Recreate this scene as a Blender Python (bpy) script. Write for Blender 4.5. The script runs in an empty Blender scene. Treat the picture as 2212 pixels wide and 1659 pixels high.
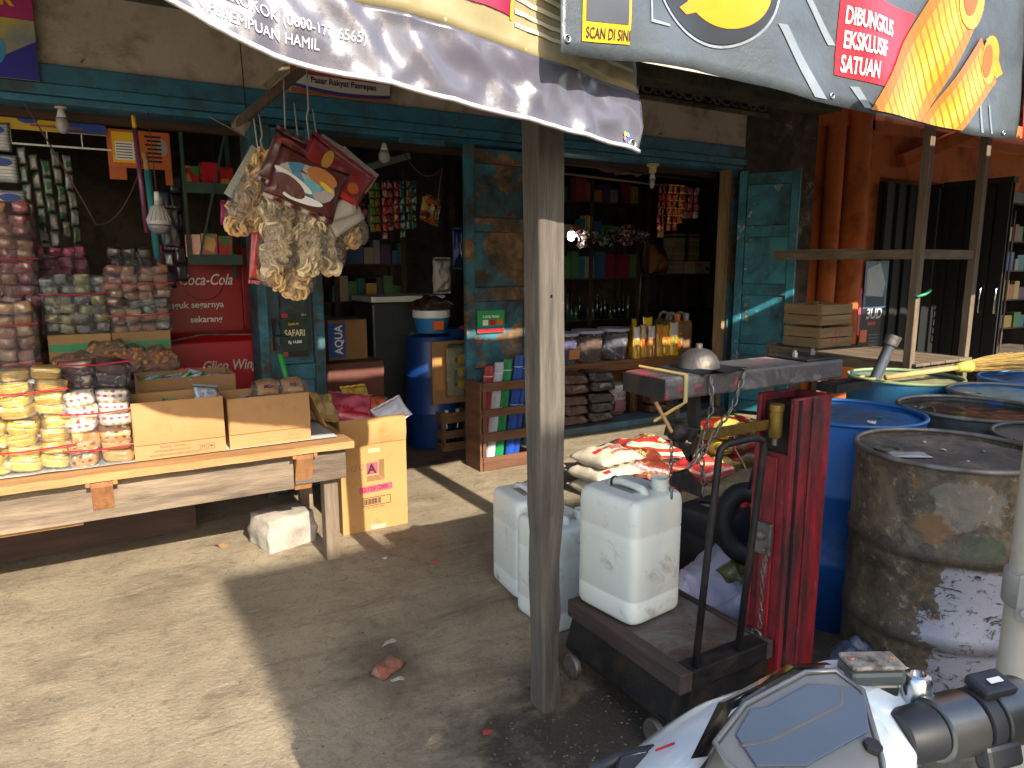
import bpy, bmesh, math, random
from mathutils import Vector, Matrix, noise
from math import sin, cos, pi, radians
random.seed(7)
SC = bpy.context.scene
COL = SC.collection
# ---------------------------------------------------------------- camera, sky, sun, exposure
cd = bpy.data.cameras.new('camera'); cam = bpy.data.objects.new('camera', cd); COL.objects.link(cam)
cam.location = (0, 0, 1.5)
cam.rotation_euler = (radians(90 - 9.6), 0, radians(-31))
cd.sensor_width = 36; cd.lens = 1533 / 2212 * 36; cd.clip_start = .02; cd.clip_end = 400
SC.camera = cam
SUN = Vector((-.005, 1, -.585)).normalized()           # the way the sunlight travels
w = bpy.data.worlds.new('World'); SC.world = w; w.use_nodes = True
nt = w.node_tree; sk = nt.nodes.new('ShaderNodeTexSky'); sk.sky_type = 'NISHITA'; sk.sun_disc = False
sk.sun_elevation = math.asin(-SUN.z); sk.sun_rotation = math.atan2(-SUN.x, -SUN.y)
sk.dust_density = 1.5
nt.links.new(sk.outputs[0], nt.nodes['Background'].inputs[0]); nt.nodes['Background'].inputs[1].default_value = .15
sd = bpy.data.lights.new('sun', 'SUN'); so = bpy.data.objects.new('sun', sd); COL.objects.link(so)
sd.energy = 3.4; sd.angle = radians(.45); sd.color = (1, .92, .80)
so.rotation_euler = SUN.to_track_quat('-Z', 'Y').to_euler(); so.location = (0, -8, 9)
SC.view_settings.view_transform = 'Standard'; SC.view_settings.look = 'None'
SC.view_settings.exposure = 1.6; SC.view_settings.gamma = 1
SC.render.engine = 'CYCLES'
SC.cycles.max_bounces = 6; SC.cycles.diffuse_bounces = 3; SC.cycles.glossy_bounces = 2; SC.cycles.transparent_max_bounces = 8; SC.cycles.transmission_bounces = 2

# ---------------------------------------------------------------- helpers
def C(s):
    s = s.lstrip('#'); o = []
    for i in (0, 2, 4):
        v = int(s[i:i+2], 16) / 255
        o.append(v / 12.92 if v <= .04045 else ((v + .055) / 1.055) ** 2.4)
    return (*o, 1)

MATS = {}
class NB:
    def __init__(s, m): s.t = m.node_tree; s.n = s.t.nodes; s.l = s.t.links
    def new(s, typ, **k):
        a = s.n.new('ShaderNode' + typ)
        for q, v in k.items(): setattr(a, q, v)
        return a
    def link(s, a, b): s.l.new(a, b)
    def noise(s, vec, scale, detail=6, rough=.6, dist=0):
        a = s.new('TexNoise'); a.inputs['Scale'].default_value = scale; a.inputs['Detail'].default_value = detail
        a.inputs['Roughness'].default_value = rough; a.inputs['Distortion'].default_value = dist
        s.link(vec, a.inputs['Vector']); return a.outputs['Fac']
    def ramp(s, fac, p0, p1, c0=(0, 0, 0, 1), c1=(1, 1, 1, 1)):
        a = s.new('ValToRGB'); e = a.color_ramp.elements
        e[0].position = p0; e[1].position = p1; e[0].color = c0; e[1].color = c1
        s.link(fac, a.inputs[0]); return a.outputs[0]
    def mix(s, fac, a, b, mode='MIX'):
        x = s.new('MixRGB'); x.blend_type = mode
        for i, v in enumerate((fac, a, b)):
            if isinstance(v, (int, float)): x.inputs[i].default_value = v
            elif isinstance(v, tuple): x.inputs[i].default_value = v
            else: s.link(v, x.inputs[i])
        return x.outputs[0]
    def math(s, op, a, b=0.):
        x = s.new('Math'); x.operation = op
        for i, v in enumerate((a, b)):
            if isinstance(v, (int, float)): x.inputs[i].default_value = v
            else: s.link(v, x.inputs[i])
        return x.outputs[0]

def M(name, c, c2=None, scale=5, rough=.6, metal=0, bump=0, bscale=60, dirt=None, dscale=3, damt=.4, chip=None, chamt=.4, chscale=6,
      stretch=(1, 1, 1), vary=0, coat=0, spec=.5, sub=0, emit=0, crough=.12):
    if name in MATS: return MATS[name]
    m = bpy.data.materials.new(name); m.use_nodes = True; N = NB(m); b = N.n['Principled BSDF']
    tc = N.new('TexCoord'); oi = N.new('ObjectInfo'); mp = N.new('Mapping'); mp.inputs['Scale'].default_value = stretch
    ad = N.new('VectorMath', operation='ADD'); r3 = N.math('MULTIPLY', oi.outputs['Random'], 31.7)
    N.link(tc.outputs['Object'], ad.inputs[0]); N.link(r3, ad.inputs[1]); N.link(ad.outputs[0], mp.inputs[0]); V = mp.outputs[0]
    c = C(c); c2 = C(c2) if c2 else tuple(x * .72 for x in c[:3]) + (1,)
    n1 = N.noise(V, scale, 8, .65, .3)
    col = N.mix(N.ramp(n1, .33, .67), c, c2)
    rg = rough
    if chip:
        n3 = N.noise(V, chscale, 9, .68, .4); f3 = N.ramp(n3, .5 + (.5 - chamt) * .35, .515 + (.5 - chamt) * .35)
        n4 = N.noise(V, chscale * 4, 4); cc = N.mix(N.ramp(n4, .4, .6), C(chip), tuple(x * .45 for x in C(chip)[:3]) + (1,))
        col = N.mix(f3, col, cc)
    if dirt:
        n2 = N.noise(V, dscale, 10, .72, .5); f2 = N.ramp(n2, .62 - damt * .35, .80 - damt * .25)
        col = N.mix(N.math('MULTIPLY', f2, .88), col, C(dirt))
        rg = N.math('ADD', N.math('MULTIPLY', f2, .25), rough)
    if vary:
        h = N.new('HueSaturation'); N.link(col, h.inputs['Color'])
        N.link(N.math('ADD', N.math('MULTIPLY', oi.outputs['Random'], vary), 1 - vary / 2), h.inputs['Value'])
        N.link(N.math('ADD', N.math('MULTIPLY', oi.outputs['Random'], vary * .06), .5 - vary * .03), h.inputs['Hue']); col = h.outputs[0]
    N.link(col, b.inputs['Base Color'])
    if isinstance(rg, float) or isinstance(rg, int): b.inputs['Roughness'].default_value = rg
    else: N.link(rg, b.inputs['Roughness'])
    b.inputs['Metallic'].default_value = metal; b.inputs['Coat Weight'].default_value = coat; b.inputs['Coat Roughness'].default_value = crough
    b.inputs['Specular IOR Level'].default_value = spec
    if sub: b.inputs['Subsurface Weight'].default_value = sub; b.inputs['Subsurface Radius'].default_value = (.03, .03, .03)
    if emit: b.inputs['Emission Color'].default_value = C('ffffff'); b.inputs['Emission Strength'].default_value = emit
    if bump:
        bp = N.new('Bump'); bp.inputs['Strength'].default_value = min(1, bump); bp.inputs['Distance'].default_value = .01 * max(1, bump)
        nb = N.noise(V, bscale, 6, .7); N.link(N.math('ADD', nb, N.math('MULTIPLY', n1, .8)), bp.inputs['Height']); N.link(bp.outputs[0], b.inputs['Normal'])
    MATS[name] = m; return m

def wrap_mat(name='cellophane', tint='ffffff', amt=.10):
    if name in MATS: return MATS[name]
    m = bpy.data.materials.new(name); m.use_nodes = True; N = NB(m); N.n.remove(N.n['Principled BSDF'])
    tc = N.new('TexCoord'); V = tc.outputs['Object']
    g = N.new('BsdfGlossy'); g.inputs['Roughness'].default_value = .12; g.inputs['Color'].default_value = (1, 1, 1, 1)
    t = N.new('BsdfTransparent'); t.inputs['Color'].default_value = C(tint)
    d = N.new('BsdfDiffuse'); d.inputs['Color'].default_value = (.8, .8, .8, 1)
    nz = N.noise(V, 26, 5, .6, 1.5); bp = N.new('Bump'); bp.inputs['Strength'].default_value = 1; bp.inputs['Distance'].default_value = .03
    N.link(nz, bp.inputs['Height']); N.link(bp.outputs[0], g.inputs['Normal'])
    lw = N.new('LayerWeight'); lw.inputs[0].default_value = .35; N.link(bp.outputs[0], lw.inputs['Normal'])
    fac = N.math('ADD', N.math('MULTIPLY', lw.outputs['Fresnel'], .75), .05)
    a = N.new('MixShader'); N.link(fac, a.inputs[0]); N.link(t.outputs[0], a.inputs[1]); N.link(g.outputs[0], a.inputs[2])
    st = N.ramp(N.noise(V, 18, 3, .5, 3), .60, .72)  # white streaks painted into the film as highlights
    b = N.new('MixShader'); N.link(N.math('MULTIPLY', st, amt * 2.6), b.inputs[0]); N.link(a.outputs[0], b.inputs[1]); N.link(d.outputs[0], b.inputs[2])
    N.link(b.outputs[0], N.n['Material Output'].inputs[0]); MATS[name] = m; return m

def pattern_mat(name, kind, cols, sc=40., rough=.4, sx=1., bump=.3):
    """print on packaging: dots, stripes, bands or patches in object space"""
    if name in MATS: return MATS[name]
    m = bpy.data.materials.new(name); m.use_nodes = True; N = NB(m); b = N.n['Principled BSDF']
    tc = N.new('TexCoord'); V = tc.outputs['Object']; oi = N.new('ObjectInfo')
    cs = [C(x) for x in cols]
    if kind == 'dots':
        vo = N.new('TexVoronoi'); vo.feature = 'F1'; vo.inputs['Randomness'].default_value = .25; vo.inputs['Scale'].default_value = sc
        mp = N.new('Mapping'); mp.inputs['Scale'].default_value = (1, .3, 1); N.link(V, mp.inputs[0]); N.link(mp.outputs[0], vo.inputs['Vector'])
        sp = N.new('SeparateColor'); N.link(vo.outputs['Color'], sp.inputs[0])
        dc = N.mix(N.math('GREATER_THAN', sp.outputs[0], .5), cs[1], cs[2])
        ring = N.math('LESS_THAN', vo.outputs['Distance'], .40); core = N.math('LESS_THAN', vo.outputs['Distance'], .29)
        col = N.mix(core, N.mix(ring, cs[0], cs[3]), dc)
    elif kind == 'waves':
        wv = N.new('TexWave'); wv.bands_direction = 'Z'; wv.inputs['Scale'].default_value = sc; wv.inputs['Distortion'].default_value = 3; wv.inputs['Detail'].default_value = 1.5
        wv.inputs['Detail Scale'].default_value = .7; mp = N.new('Mapping'); mp.inputs['Scale'].default_value = (sx, 1, 1); N.link(V, mp.inputs[0]); N.link(mp.outputs[0], wv.inputs['Vector'])
        cr = N.new('ValToRGB'); e = cr.color_ramp; e.interpolation = 'CONSTANT'; e.elements[0].color = cs[0]; e.elements[1].position = .42; e.elements[1].color = cs[1]
        x = e.elements.new(.66); x.color = cs[2]; x = e.elements.new(.80); x.color = cs[3 % len(cs)]
        N.link(wv.outputs[0], cr.inputs[0]); col = cr.outputs[0]
    else:                       # patches
        vo = N.new('TexVoronoi'); vo.inputs['Scale'].default_value = sc; ad = N.new('VectorMath', operation='ADD')
        N.link(V, ad.inputs[0]); N.link(N.math('MULTIPLY', oi.outputs['Random'], 17.), ad.inputs[1]); N.link(ad.outputs[0], vo.inputs['Vector'])
        sp = N.new('SeparateColor'); N.link(vo.outputs['Color'], sp.inputs[0]); cr = N.new('ValToRGB'); e = cr.color_ramp; e.interpolation = 'CONSTANT'
        e.elements[0].color = cs[0]; e.elements[1].position = 1 / len(cs); e.elements[1].color = cs[1]
        for i in range(2, len(cs)): x = e.elements.new(i / len(cs)); x.color = cs[i]
        N.link(sp.outputs[0], cr.inputs[0]); col = cr.outputs[0]
    n1 = N.noise(V, 9, 6); col = N.mix(N.math('MULTIPLY', n1, .35), col, tuple(x * .5 for x in cs[0][:3]) + (1,))
    N.link(col, b.inputs['Base Color']); b.inputs['Roughness'].default_value = rough; b.inputs['Coat Weight'].default_value = .4; b.inputs['Coat Roughness'].default_value = .15
    bp = N.new('Bump'); bp.inputs['Strength'].default_value = bump; bp.inputs['Distance'].default_value = .012; N.link(N.noise(V, 45, 4, .6, 1), bp.inputs['Height']); N.link(bp.outputs[0], b.inputs['Normal'])
    MATS[name] = m; return m

def wood(name, c, c2, axis='x', rough=.75, **k):
    st = {'x': (.12, 1, 1), 'y': (1, .12, 1), 'z': (1, 1, .10)}[axis]
    k.setdefault('bump', .6)
    return M(name + '_' + axis, c, c2, scale=22, rough=rough, bscale=70, stretch=st, vary=.25, **k)

def tag(o, label=None, cat=None, group=None, kind=None):
    for k, v in (('label', label), ('category', cat), ('group', group), ('kind', kind)):
        if v: o[k] = v
    return o
def thing(name, label, cat, loc=(0, 0, 0), rz=0, group=None):
    o = bpy.data.objects.new(name, None); COL.objects.link(o); o.empty_display_size = .05
    o.location = loc; o.rotation_euler = (0, 0, rz); return tag(o, label, cat, group)
def inst(name, me, parent=None, loc=(0, 0, 0), rot=(0, 0, 0), sc=(1, 1, 1), m=None):
    o = bpy.data.objects.new(name, me); COL.objects.link(o); o.parent = parent
    o.location = loc; o.rotation_euler = rot; o.scale = sc if isinstance(sc, tuple) else (sc,) * 3
    if m: o.material_slots[0].link = 'OBJECT'; o.material_slots[0].material = m
    return o
def dup(root, loc=None, rz=None, label=None):
    r = root.copy(); COL.objects.link(r)
    if loc is not None: r.location = loc
    if rz is not None: r.rotation_euler[2] = rz
    if label: r['label'] = label
    for ch in list(root.children):
        c = ch.copy(); COL.objects.link(c); c.parent = r
        for g in ch.children: d = g.copy(); COL.objects.link(d); d.parent = c
    return r

class B:
    """collects geometry for one mesh object"""
    def __init__(s): s.v = []; s.f = []
    def add(s, v, f):
        n = len(s.v); s.v += [tuple(x) for x in v]; s.f += [tuple(i + n for i in q) for q in f]; return s
    def box(s, x0, y0, z0, x1, y1, z1):
        return s.add([(x0, y0, z0), (x1, y0, z0), (x1, y1, z0), (x0, y1, z0), (x0, y0, z1), (x1, y0, z1), (x1, y1, z1), (x0, y1, z1)],
                     [(0, 3, 2, 1), (4, 5, 6, 7), (0, 1, 5, 4), (1, 2, 6, 5), (2, 3, 7, 6), (3, 0, 4, 7)])
    def cbox(s, c, d, rot=None):
        b = B().box(-d[0]/2, -d[1]/2, -d[2]/2, d[0]/2, d[1]/2, d[2]/2); R = rot or Matrix.Identity(3)
        return s.add([R @ Vector(p) + Vector(c) for p in b.v], b.f)
    def bar(s, a, b, w, h=None, up=(0, 0, 1)):
        a = Vector(a); b = Vector(b); d = b - a; z = d.normalized(); u = Vector(up)
        if abs(z.dot(u)) > .98: u = Vector((0, 1, 0))
        x = z.cross(u).normalized(); y = x.cross(z); h = h or w
        R = Matrix((x, y, z)).transposed(); return s.cbox((a + b) / 2, (w, h, d.length), R)
    def prism(s, pts, z0, z1):
        n = len(pts); v = [(p[0], p[1], z0) for p in pts] + [(p[0], p[1], z1) for p in pts]
        return s.add(v, [tuple(range(n))[::-1], tuple(range(n, 2*n))] + [(i, (i+1) % n, (i+1) % n + n, i + n) for i in range(n)])
    def lathe(s, prof, n=24, c=(0, 0, 0), R=None, cap=True):
        R = R or Matrix.Identity(3); v = []; f = []
        for r, z in prof:
            for i in range(n): v.append(R @ Vector((r * cos(2*pi*i/n), r * sin(2*pi*i/n), z)) + Vector(c))
        for j in range(len(prof) - 1):
            for i in range(n): k = (i + 1) % n; f.append((j*n + i, j*n + k, (j+1)*n + k, (j+1)*n + i))
        if cap: f.append(tuple(range(n))[::-1]); f.append(tuple(range((len(prof)-1)*n, len(prof)*n)))
        return s.add(v, f)
    def cyl(s, a, b, r, r2=None, n=12):
        a = Vector(a); b = Vector(b); d = b - a; R = d.to_track_quat('Z', 'Y').to_matrix()
        return s.lathe([(r, 0), (r if r2 is None else r2, d.length)], n, a, R)
    def tube(s, pts, r, n=6, closed=False):
        P = [Vector(p) for p in pts]; m = len(P); v = []; f = []; u = None
        for i, p in enumerate(P):
            a = P[(i-1) % m] if (closed or i) else p; b = P[(i+1) % m] if (closed or i < m-1) else p
            t = (b - a).normalized()
            if u is None: u = t.orthogonal().normalized()
            u = (u - t * u.dot(t)).normalized(); w_ = t.cross(u); rr = r[i] if isinstance(r, (list, tuple)) else r
            for k in range(n): v.append(p + (u * cos(2*pi*k/n) + w_ * sin(2*pi*k/n)) * rr)
        for i in range(m if closed else m - 1):
            j = (i + 1) % m
            for k in range(n): l = (k + 1) % n; f.append((i*n + k, i*n + l, j*n + l, j*n + k))
        if not closed: f += [tuple(range(n))[::-1], tuple(range((m-1)*n, m*n))]
        return s.add(v, f)
    def grid(s, fn, nu, nv):
        v = [fn(i / nu, j / nv) for j in range(nv + 1) for i in range(nu + 1)]
        return s.add(v, [(j*(nu+1)+i, j*(nu+1)+i+1, (j+1)*(nu+1)+i+1, (j+1)*(nu+1)+i) for j in range(nv) for i in range(nu)])
    def shell(s, fn, nu, nv, th):
        """a sheet with real thickness th along -y"""
        a = [Vector(fn(i / nu, j / nv)) for j in range(nv + 1) for i in range(nu + 1)]; k = len(a); w1 = nu + 1
        q = [(j*w1+i, j*w1+i+1, (j+1)*w1+i+1, (j+1)*w1+i) for j in range(nv) for i in range(nu)]
        f = q + [tuple(x + k for x in p[::-1]) for p in q]
        edge = [i for i in range(w1)] + [j*w1 + nu for j in range(1, nv + 1)] + [nv*w1 + i for i in range(nu - 1, -1, -1)] + [j*w1 for j in range(nv - 1, 0, -1)]
        for i in range(len(edge)): p, r = edge[i], edge[(i+1) % len(edge)]; f.append((p, p + k, r + k, r))
        return s.add(a + [p + Vector((0, th, 0)) for p in a], f)
    def pillow(s, w_, d, h, nu=10, nv=10, p=3., nz=.0, seed=0, flange=.0, squash=1.):
        top = []; bot = []
        for j in range(nv + 1):
            for i in range(nu + 1):
                u = 2*i/nu - 1; v = 2*j/nv - 1; e = max(0, (1 - abs(u)**p)) ** .5 * max(0, (1 - abs(v)**p)) ** .5
                pull = 1 - .05 * (abs(v) ** 2) * (1 - abs(u)) ; q = Vector((u * w_/2 * (1 - .06 * (1 - abs(v)**2) * abs(u)), v * d/2 * (1 - .06 * (1 - abs(u)**2) * abs(v)), 0))
                k = noise.noise(Vector((q.x * 9 / max(w_, .05) * .35 + seed * 3.1, q.y * 9 / max(d, .05) * .35, seed)))
                k2 = noise.noise(Vector((q.x * 40, q.y * 40, seed + 5)))
                t = e * h/2 * (1 + nz * k * 1.3) + nz * h * .10 * k2 * (e > 0)
                top.append(q + Vector((0, 0, t))); bot.append(q + Vector((0, 0, -t * squash)))
        a = [(j*(nu+1)+i, j*(nu+1)+i+1, (j+1)*(nu+1)+i+1, (j+1)*(nu+1)+i) for j in range(nv) for i in range(nu)]
        s.add(top, a); s.add(bot, [q[::-1] for q in a])
        if flange:
            for y in (-1, 1):
                s.grid(lambda u, v: ((u - .5) * w_, y * (d/2 + v * flange), .004 * sin(u * 25 + seed)), nu, 1)
        return s
    def block(s, w_, d, h, e=.35, nz=.2, seed=0, nu=20, nv=12):
        """soft rounded block with crumpled skin"""
        sg = lambda q, p: abs(q) ** p * (1 if q >= 0 else -1); v = []; f = []
        for j in range(nv + 1):
            ph = -pi/2 + pi * j / nv
            for i in range(nu):
                th = 2*pi*i/nu; x = sg(cos(ph), e) * sg(cos(th), e); y = sg(cos(ph), e) * sg(sin(th), e); z = sg(sin(ph), e)
                k = 1 + nz * .16 * noise.noise(Vector((x * 1.7 + seed, y * 1.7, z * 1.7))) + nz * .08 * noise.noise(Vector((x * 6, y * 6 + seed, z * 6)))
                v.append((x * w_/2 * k, y * d/2 * k, z * h/2 * k))
        for j in range(nv):
            for i in range(nu): k = (i + 1) % nu; f.append((j*nu + i, j*nu + k, (j+1)*nu + k, (j+1)*nu + i))
        return s.add(v, f)
    def rot(s, R, c=(0, 0, 0)): s.v = [tuple(R @ Vector(p) + Vector(c)) for p in s.v]; return s
    def mesh(s, name, mat, smooth=False):
        me = bpy.data.meshes.new(name); me.from_pydata(s.v, [], s.f); me.materials.append(mat)
        bm = bmesh.new(); bm.from_mesh(me); bmesh.ops.remove_doubles(bm, verts=bm.verts, dist=1e-5); bmesh.ops.recalc_face_normals(bm, faces=bm.faces); bm.to_mesh(me); bm.free()
        if smooth:
            me.polygons.foreach_set('use_smooth', [True] * len(me.polygons))
        return me
    def out(s, name, mat, parent=None, smooth=False, bevel=0, world=True):
        if parent is not None and world:
            o = parent.location.copy()
            if parent.parent is not None: o += parent.parent.location
            s.v = [(p[0] - o.x, p[1] - o.y, p[2] - o.z) for p in s.v]
        ob = bpy.data.objects.new(name, s.mesh(name, mat, smooth)); COL.objects.link(ob); ob.parent = parent
        if bevel:
            b = ob.modifiers.new('bevel', 'BEVEL'); b.width = bevel; b.segments = 2; b.limit_method = 'ANGLE'
        if smooth == 2:
            b = ob.modifiers.new('es', 'EDGE_SPLIT'); b.split_angle = radians(38)
        return ob
def L(name, parent, b, mat, smooth=False, bevel=0): return b.out(name, mat, parent, smooth, bevel, world=False)

def text_bm(s, size, shear=0, bold=0, sx=1., spacing=1., align='LEFT'):
    cu = bpy.data.curves.new('t', 'FONT'); cu.body = s; cu.size = size; cu.shear = shear; cu.offset = bold; cu.space_character = spacing; cu.align_x = align
    cu.resolution_u = 3
    o = bpy.data.objects.new('t', cu); COL.objects.link(o); bpy.context.view_layer.update()
    me = bpy.data.meshes.new_from_object(o.evaluated_get(bpy.context.evaluated_depsgraph_get()))
    v = [(p.co.x * sx, p.co.y, 0) for p in me.vertices]; f = [tuple(p.vertices) for p in me.polygons]
    bpy.data.objects.remove(o); bpy.data.curves.remove(cu); bpy.data.meshes.remove(me); return v, f
def lettering(s, size, mat, parent, loc, rot=(pi/2, 0, 0), name='lettering', **k):
    """flat printed letters, local to parent; default faces -y and reads along +x"""
    v, f = text_bm(s, size, **k); R = Matrix.Identity(3)
    from mathutils import Euler
    R = Euler(rot).to_matrix(); b = B(); b.add([R @ Vector(p) + Vector(loc) for p in v], f)
    me = bpy.data.meshes.new(name); me.from_pydata(b.v, [], b.f); me.materials.append(mat)
    o = bpy.data.objects.new(name, me); COL.objects.link(o); o.parent = parent; return o
def drape(o, host, lift=.0015):
    """lay flat print onto the curved top of its own bag or sack"""
    from mathutils.bvhtree import BVHTree
    me = host.data; t = BVHTree.FromPolygons([q.co for q in me.vertices], [tuple(p.vertices) for p in me.polygons])
    for q in o.data.vertices:
        h = t.ray_cast(Vector((q.co.x, q.co.y, 1)), Vector((0, 0, -1)))
        if h[0] is not None: q.co.z = h[0].z + lift
    return o
def plate(name, parent, x0, z0, x1, z1, y, mat, th=.0015):
    """thin printed panel facing -y in parent's frame"""
    return L(name, parent, B().box(x0, y - th, z0, x1, y, z1), mat)
# ---------------------------------------------------------------- materials
BLACK = M('print_black', '191716', rough=.6); WHITE = M('print_white', 'e8e6e0', 'dcdad2', rough=.5); RED = M('print_red', 'b8202a', '9c1822', rough=.45)
PINK = M('print_pink', 'cf4a5c', 'bb4254', rough=.6); GREEN = M('print_green', '1f7a4a', '1a6a40', rough=.5); YELLOW = M('print_yellow', 'e8bc20', 'd8a818', rough=.45); BLUE = M('print_blue', '1c4aa0', '183c88', rough=.5); ORANGEP = M('print_orange', 'e0701c', 'cc6014', rough=.5)
GREY = M('print_grey', '5a5c60', '4c4e52', rough=.5); CREAMP = M('print_cream', 'dccf9e', 'cdbf8c', rough=.5)
TEAL = M('teal_paint', '2f7590', '276680', scale=3, rough=.5, dirt='3a3024', dscale=3.5, damt=.45, chip='5f4a36', chamt=.12, chscale=5, bump=.25, bscale=90)
TEALW = M('teal_paint_worn', '2f7a8c', '266a7c', scale=3, rough=.5, dirt='30281f', dscale=3, damt=.85, chip='6e553c', chamt=.36, chscale=3.2, bump=.35, bscale=80)
PLASTER = M('plaster', 'b7ac9d', 'a79b8b', scale=2.2, rough=.9, dirt='5d5144', dscale=2.4, damt=.34, chip='6c6054', chamt=.02, chscale=4, bump=.35, bscale=40)
GRIME = M('grimy_render', '6b5f52', '564a3f', scale=2.5, rough=.9, dirt='2a241e', dscale=2, damt=.9, chip='a79a88', chamt=.18, chscale=1.7, bump=.4, bscale=40)
DARKW = wood('dark_board', '4a3324', '33241a', 'x'); DARKZ = wood('dark_board', '4a3324', '33241a', 'z'); DARKY = wood('dark_board', '4a3324', '33241a', 'y')
OLDX = wood('old_timber', '8d7a63', '5c4d3e', 'x', dirt='352c24', dscale=2.2, damt=.55); OLDZ = wood('old_timber', '8d7a63', '5c4d3e', 'z', dirt='352c24', dscale=2.2, damt=.55); OLDY = wood('old_timber', '8d7a63', '5c4d3e', 'y', dirt='352c24', dscale=2.2, damt=.55)
PINEX = wood('pine', 'b48855', '946c3e', 'x', dirt='5d442c', dscale=2, damt=.3); PINEY = wood('pine', 'c79a62', 'a67c4a', 'y', dirt='5d442c', dscale=2, damt=.3); PINEZ = wood('pine', 'b98f5e', '96703f', 'z')
CRX = wood('crate_wood', '7a5234', '583a24', 'x'); CRY = wood('crate_wood', '7a5234', '583a24', 'y'); CRZ = wood('crate_wood', '7a5234', '583a24', 'z')
CARD = M('cardboard', 'a87e50', '9c7348', scale=3, rough=.85, bump=.12, bscale=120, dirt='8a6238', dscale=5, damt=.16, vary=.1)
CARDD = M('cardboard_brown', '8f6a45', '7e5c3a', scale=3, rough=.85, bump=.12, bscale=120, vary=.3)
WRAP = wrap_mat(); WRAPD = wrap_mat('cellophane_violet', 'e0d0e4', .14)
IRON = M('black_iron', '2c2a2b', '1e1d1e', scale=12, rough=.55, metal=.6, dirt='4a3a2c', dscale=8, damt=.35, bump=.3, bscale=90)
STEEL = M('dull_steel', '8a8680', '6c6862', scale=12, rough=.45, metal=.8, dirt='4a4038', dscale=7, damt=.5, bump=.2)
CHROME = M('chrome', 'c8c8c6', 'b4b4b2', scale=8, rough=.22, metal=1)
RUBBER = M('black_rubber', '1d1d1f', '141415', rough=.6)
WPLAST = M('white_plastic', 'dcdcd6', 'd0d0c8', rough=.35)

# ---------------------------------------------------------------- ground
def ground_mat():
    m = bpy.data.materials.new('worn_concrete'); m.use_nodes = True; N = NB(m); b = N.n['Principled BSDF']
    tc = N.new('TexCoord'); V = tc.outputs['Object']
    c = N.mix(N.ramp(N.noise(V, .9, 8, .6, .3), .35, .65), C('a6967a'), C('8b7d64'))
    c = N.mix(N.math('MULTIPLY', N.ramp(N.noise(V, 2.3, 10, .7, .6), .46, .66), .62), c, C('6a5944'))
    c = N.mix(N.math('MULTIPLY', N.ramp(N.noise(V, 26, 8, .75), .52, .7), .5), c, C('5c4f3d'))
    c = N.mix(N.math('MULTIPLY', N.ramp(N.noise(V, 90, 3, .6), .60, .72), .45), c, C('c9b996'))
    st_ = N.new('Mapping'); st_.inputs['Scale'].default_value = (.6, 3.2, 1); st_.inputs['Rotation'].default_value = (0, 0, .35); N.link(V, st_.inputs[0])
    c = N.mix(N.math('MULTIPLY', N.ramp(N.noise(st_.outputs[0], 2.2, 10, .75, .8), .52, .68), .5), c, C('4c4132'))
    c = N.mix(N.math('MULTIPLY', N.ramp(N.noise(st_.outputs[0], 5, 10, .7, .4), .60, .70), .45), c, C('cbbb9a'))
    c = N.mix(N.math('MULTIPLY', N.ramp(N.noise(V, 11, 10, .78, .6), .54, .66), .42), c, C('46392b'))
    vo = N.new('TexVoronoi'); vo.feature = 'DISTANCE_TO_EDGE'; vo.inputs['Scale'].default_value = .45; wp = N.new('VectorMath', operation='ADD'); nzc = N.new('TexNoise'); nzc.inputs['Scale'].default_value = 2.5; nzc.inputs['Detail'].default_value = 8; N.link(V, nzc.inputs['Vector']); N.link(V, wp.inputs[0]); N.link(nzc.outputs['Color'], wp.inputs[1]); N.link(wp.outputs[0], vo.inputs['Vector'])
    c = N.mix(N.math('MULTIPLY', N.ramp(vo.outputs['Distance'], .002, .008, (1, 1, 1, 1), (0, 0, 0, 1)), .22), c, C('3a3026'))
    # spilt oil round the foot of the scale
    sp = N.new('SeparateXYZ'); N.link(V, sp.inputs[0])
    dx = N.math('MULTIPLY', N.math('SUBTRACT', sp.outputs[0], 1.5), .8); dy = N.math('SUBTRACT', sp.outputs[1], 1.45)
    dist = N.math('SQRT', N.math('ADD', N.math('MULTIPLY', dx, dx), N.math('MULTIPLY', dy, dy)))
    edge = N.math('ADD', dist, N.math('MULTIPLY', N.math('SUBTRACT', N.noise(V, 3, 9, .72, .5), .5), 1.3))
    oil = N.ramp(edge, .40, .80, (1, 1, 1, 1), (0, 0, 0, 1))
    c = N.mix(N.math('MULTIPLY', oil, .9), c, C('1c1712'))
    dx2 = N.math('SUBTRACT', sp.outputs[0], .86); dy2 = N.math('MULTIPLY', N.math('SUBTRACT', sp.outputs[1], 2.42), .45)
    d2 = N.math('ADD', N.math('SQRT', N.math('ADD', N.math('MULTIPLY', dx2, dx2), N.math('MULTIPLY', dy2, dy2))), N.math('MULTIPLY', N.math('SUBTRACT', N.noise(V, 7, 8, .7), .5), .35))
    c = N.mix(N.math('MULTIPLY', N.ramp(d2, .05, .20, (1, 1, 1, 1), (0, 0, 0, 1)), .6), c, C('3a3026'))
    N.link(c, b.inputs['Base Color']); N.link(N.ramp(oil, 0, 1, (.92, .92, .92, 1), (.55, .55, .55, 1)), b.inputs['Roughness'])
    bp = N.new('Bump'); bp.inputs['Strength'].default_value = .8; bp.inputs['Distance'].default_value = .014
    N.link(N.math('ADD', N.noise(V, 55, 8, .75), N.math('MULTIPLY', N.noise(V, 5, 6, .6), 1.4)), bp.inputs['Height']); N.link(bp.outputs[0], b.inputs['Normal'])
    return m
GM = ground_mat()
tag(B().grid(lambda u, v: ((u - .5) * 70, (v - .5) * 70, 0), 2, 2).out('ground', GM), kind='structure')
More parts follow.
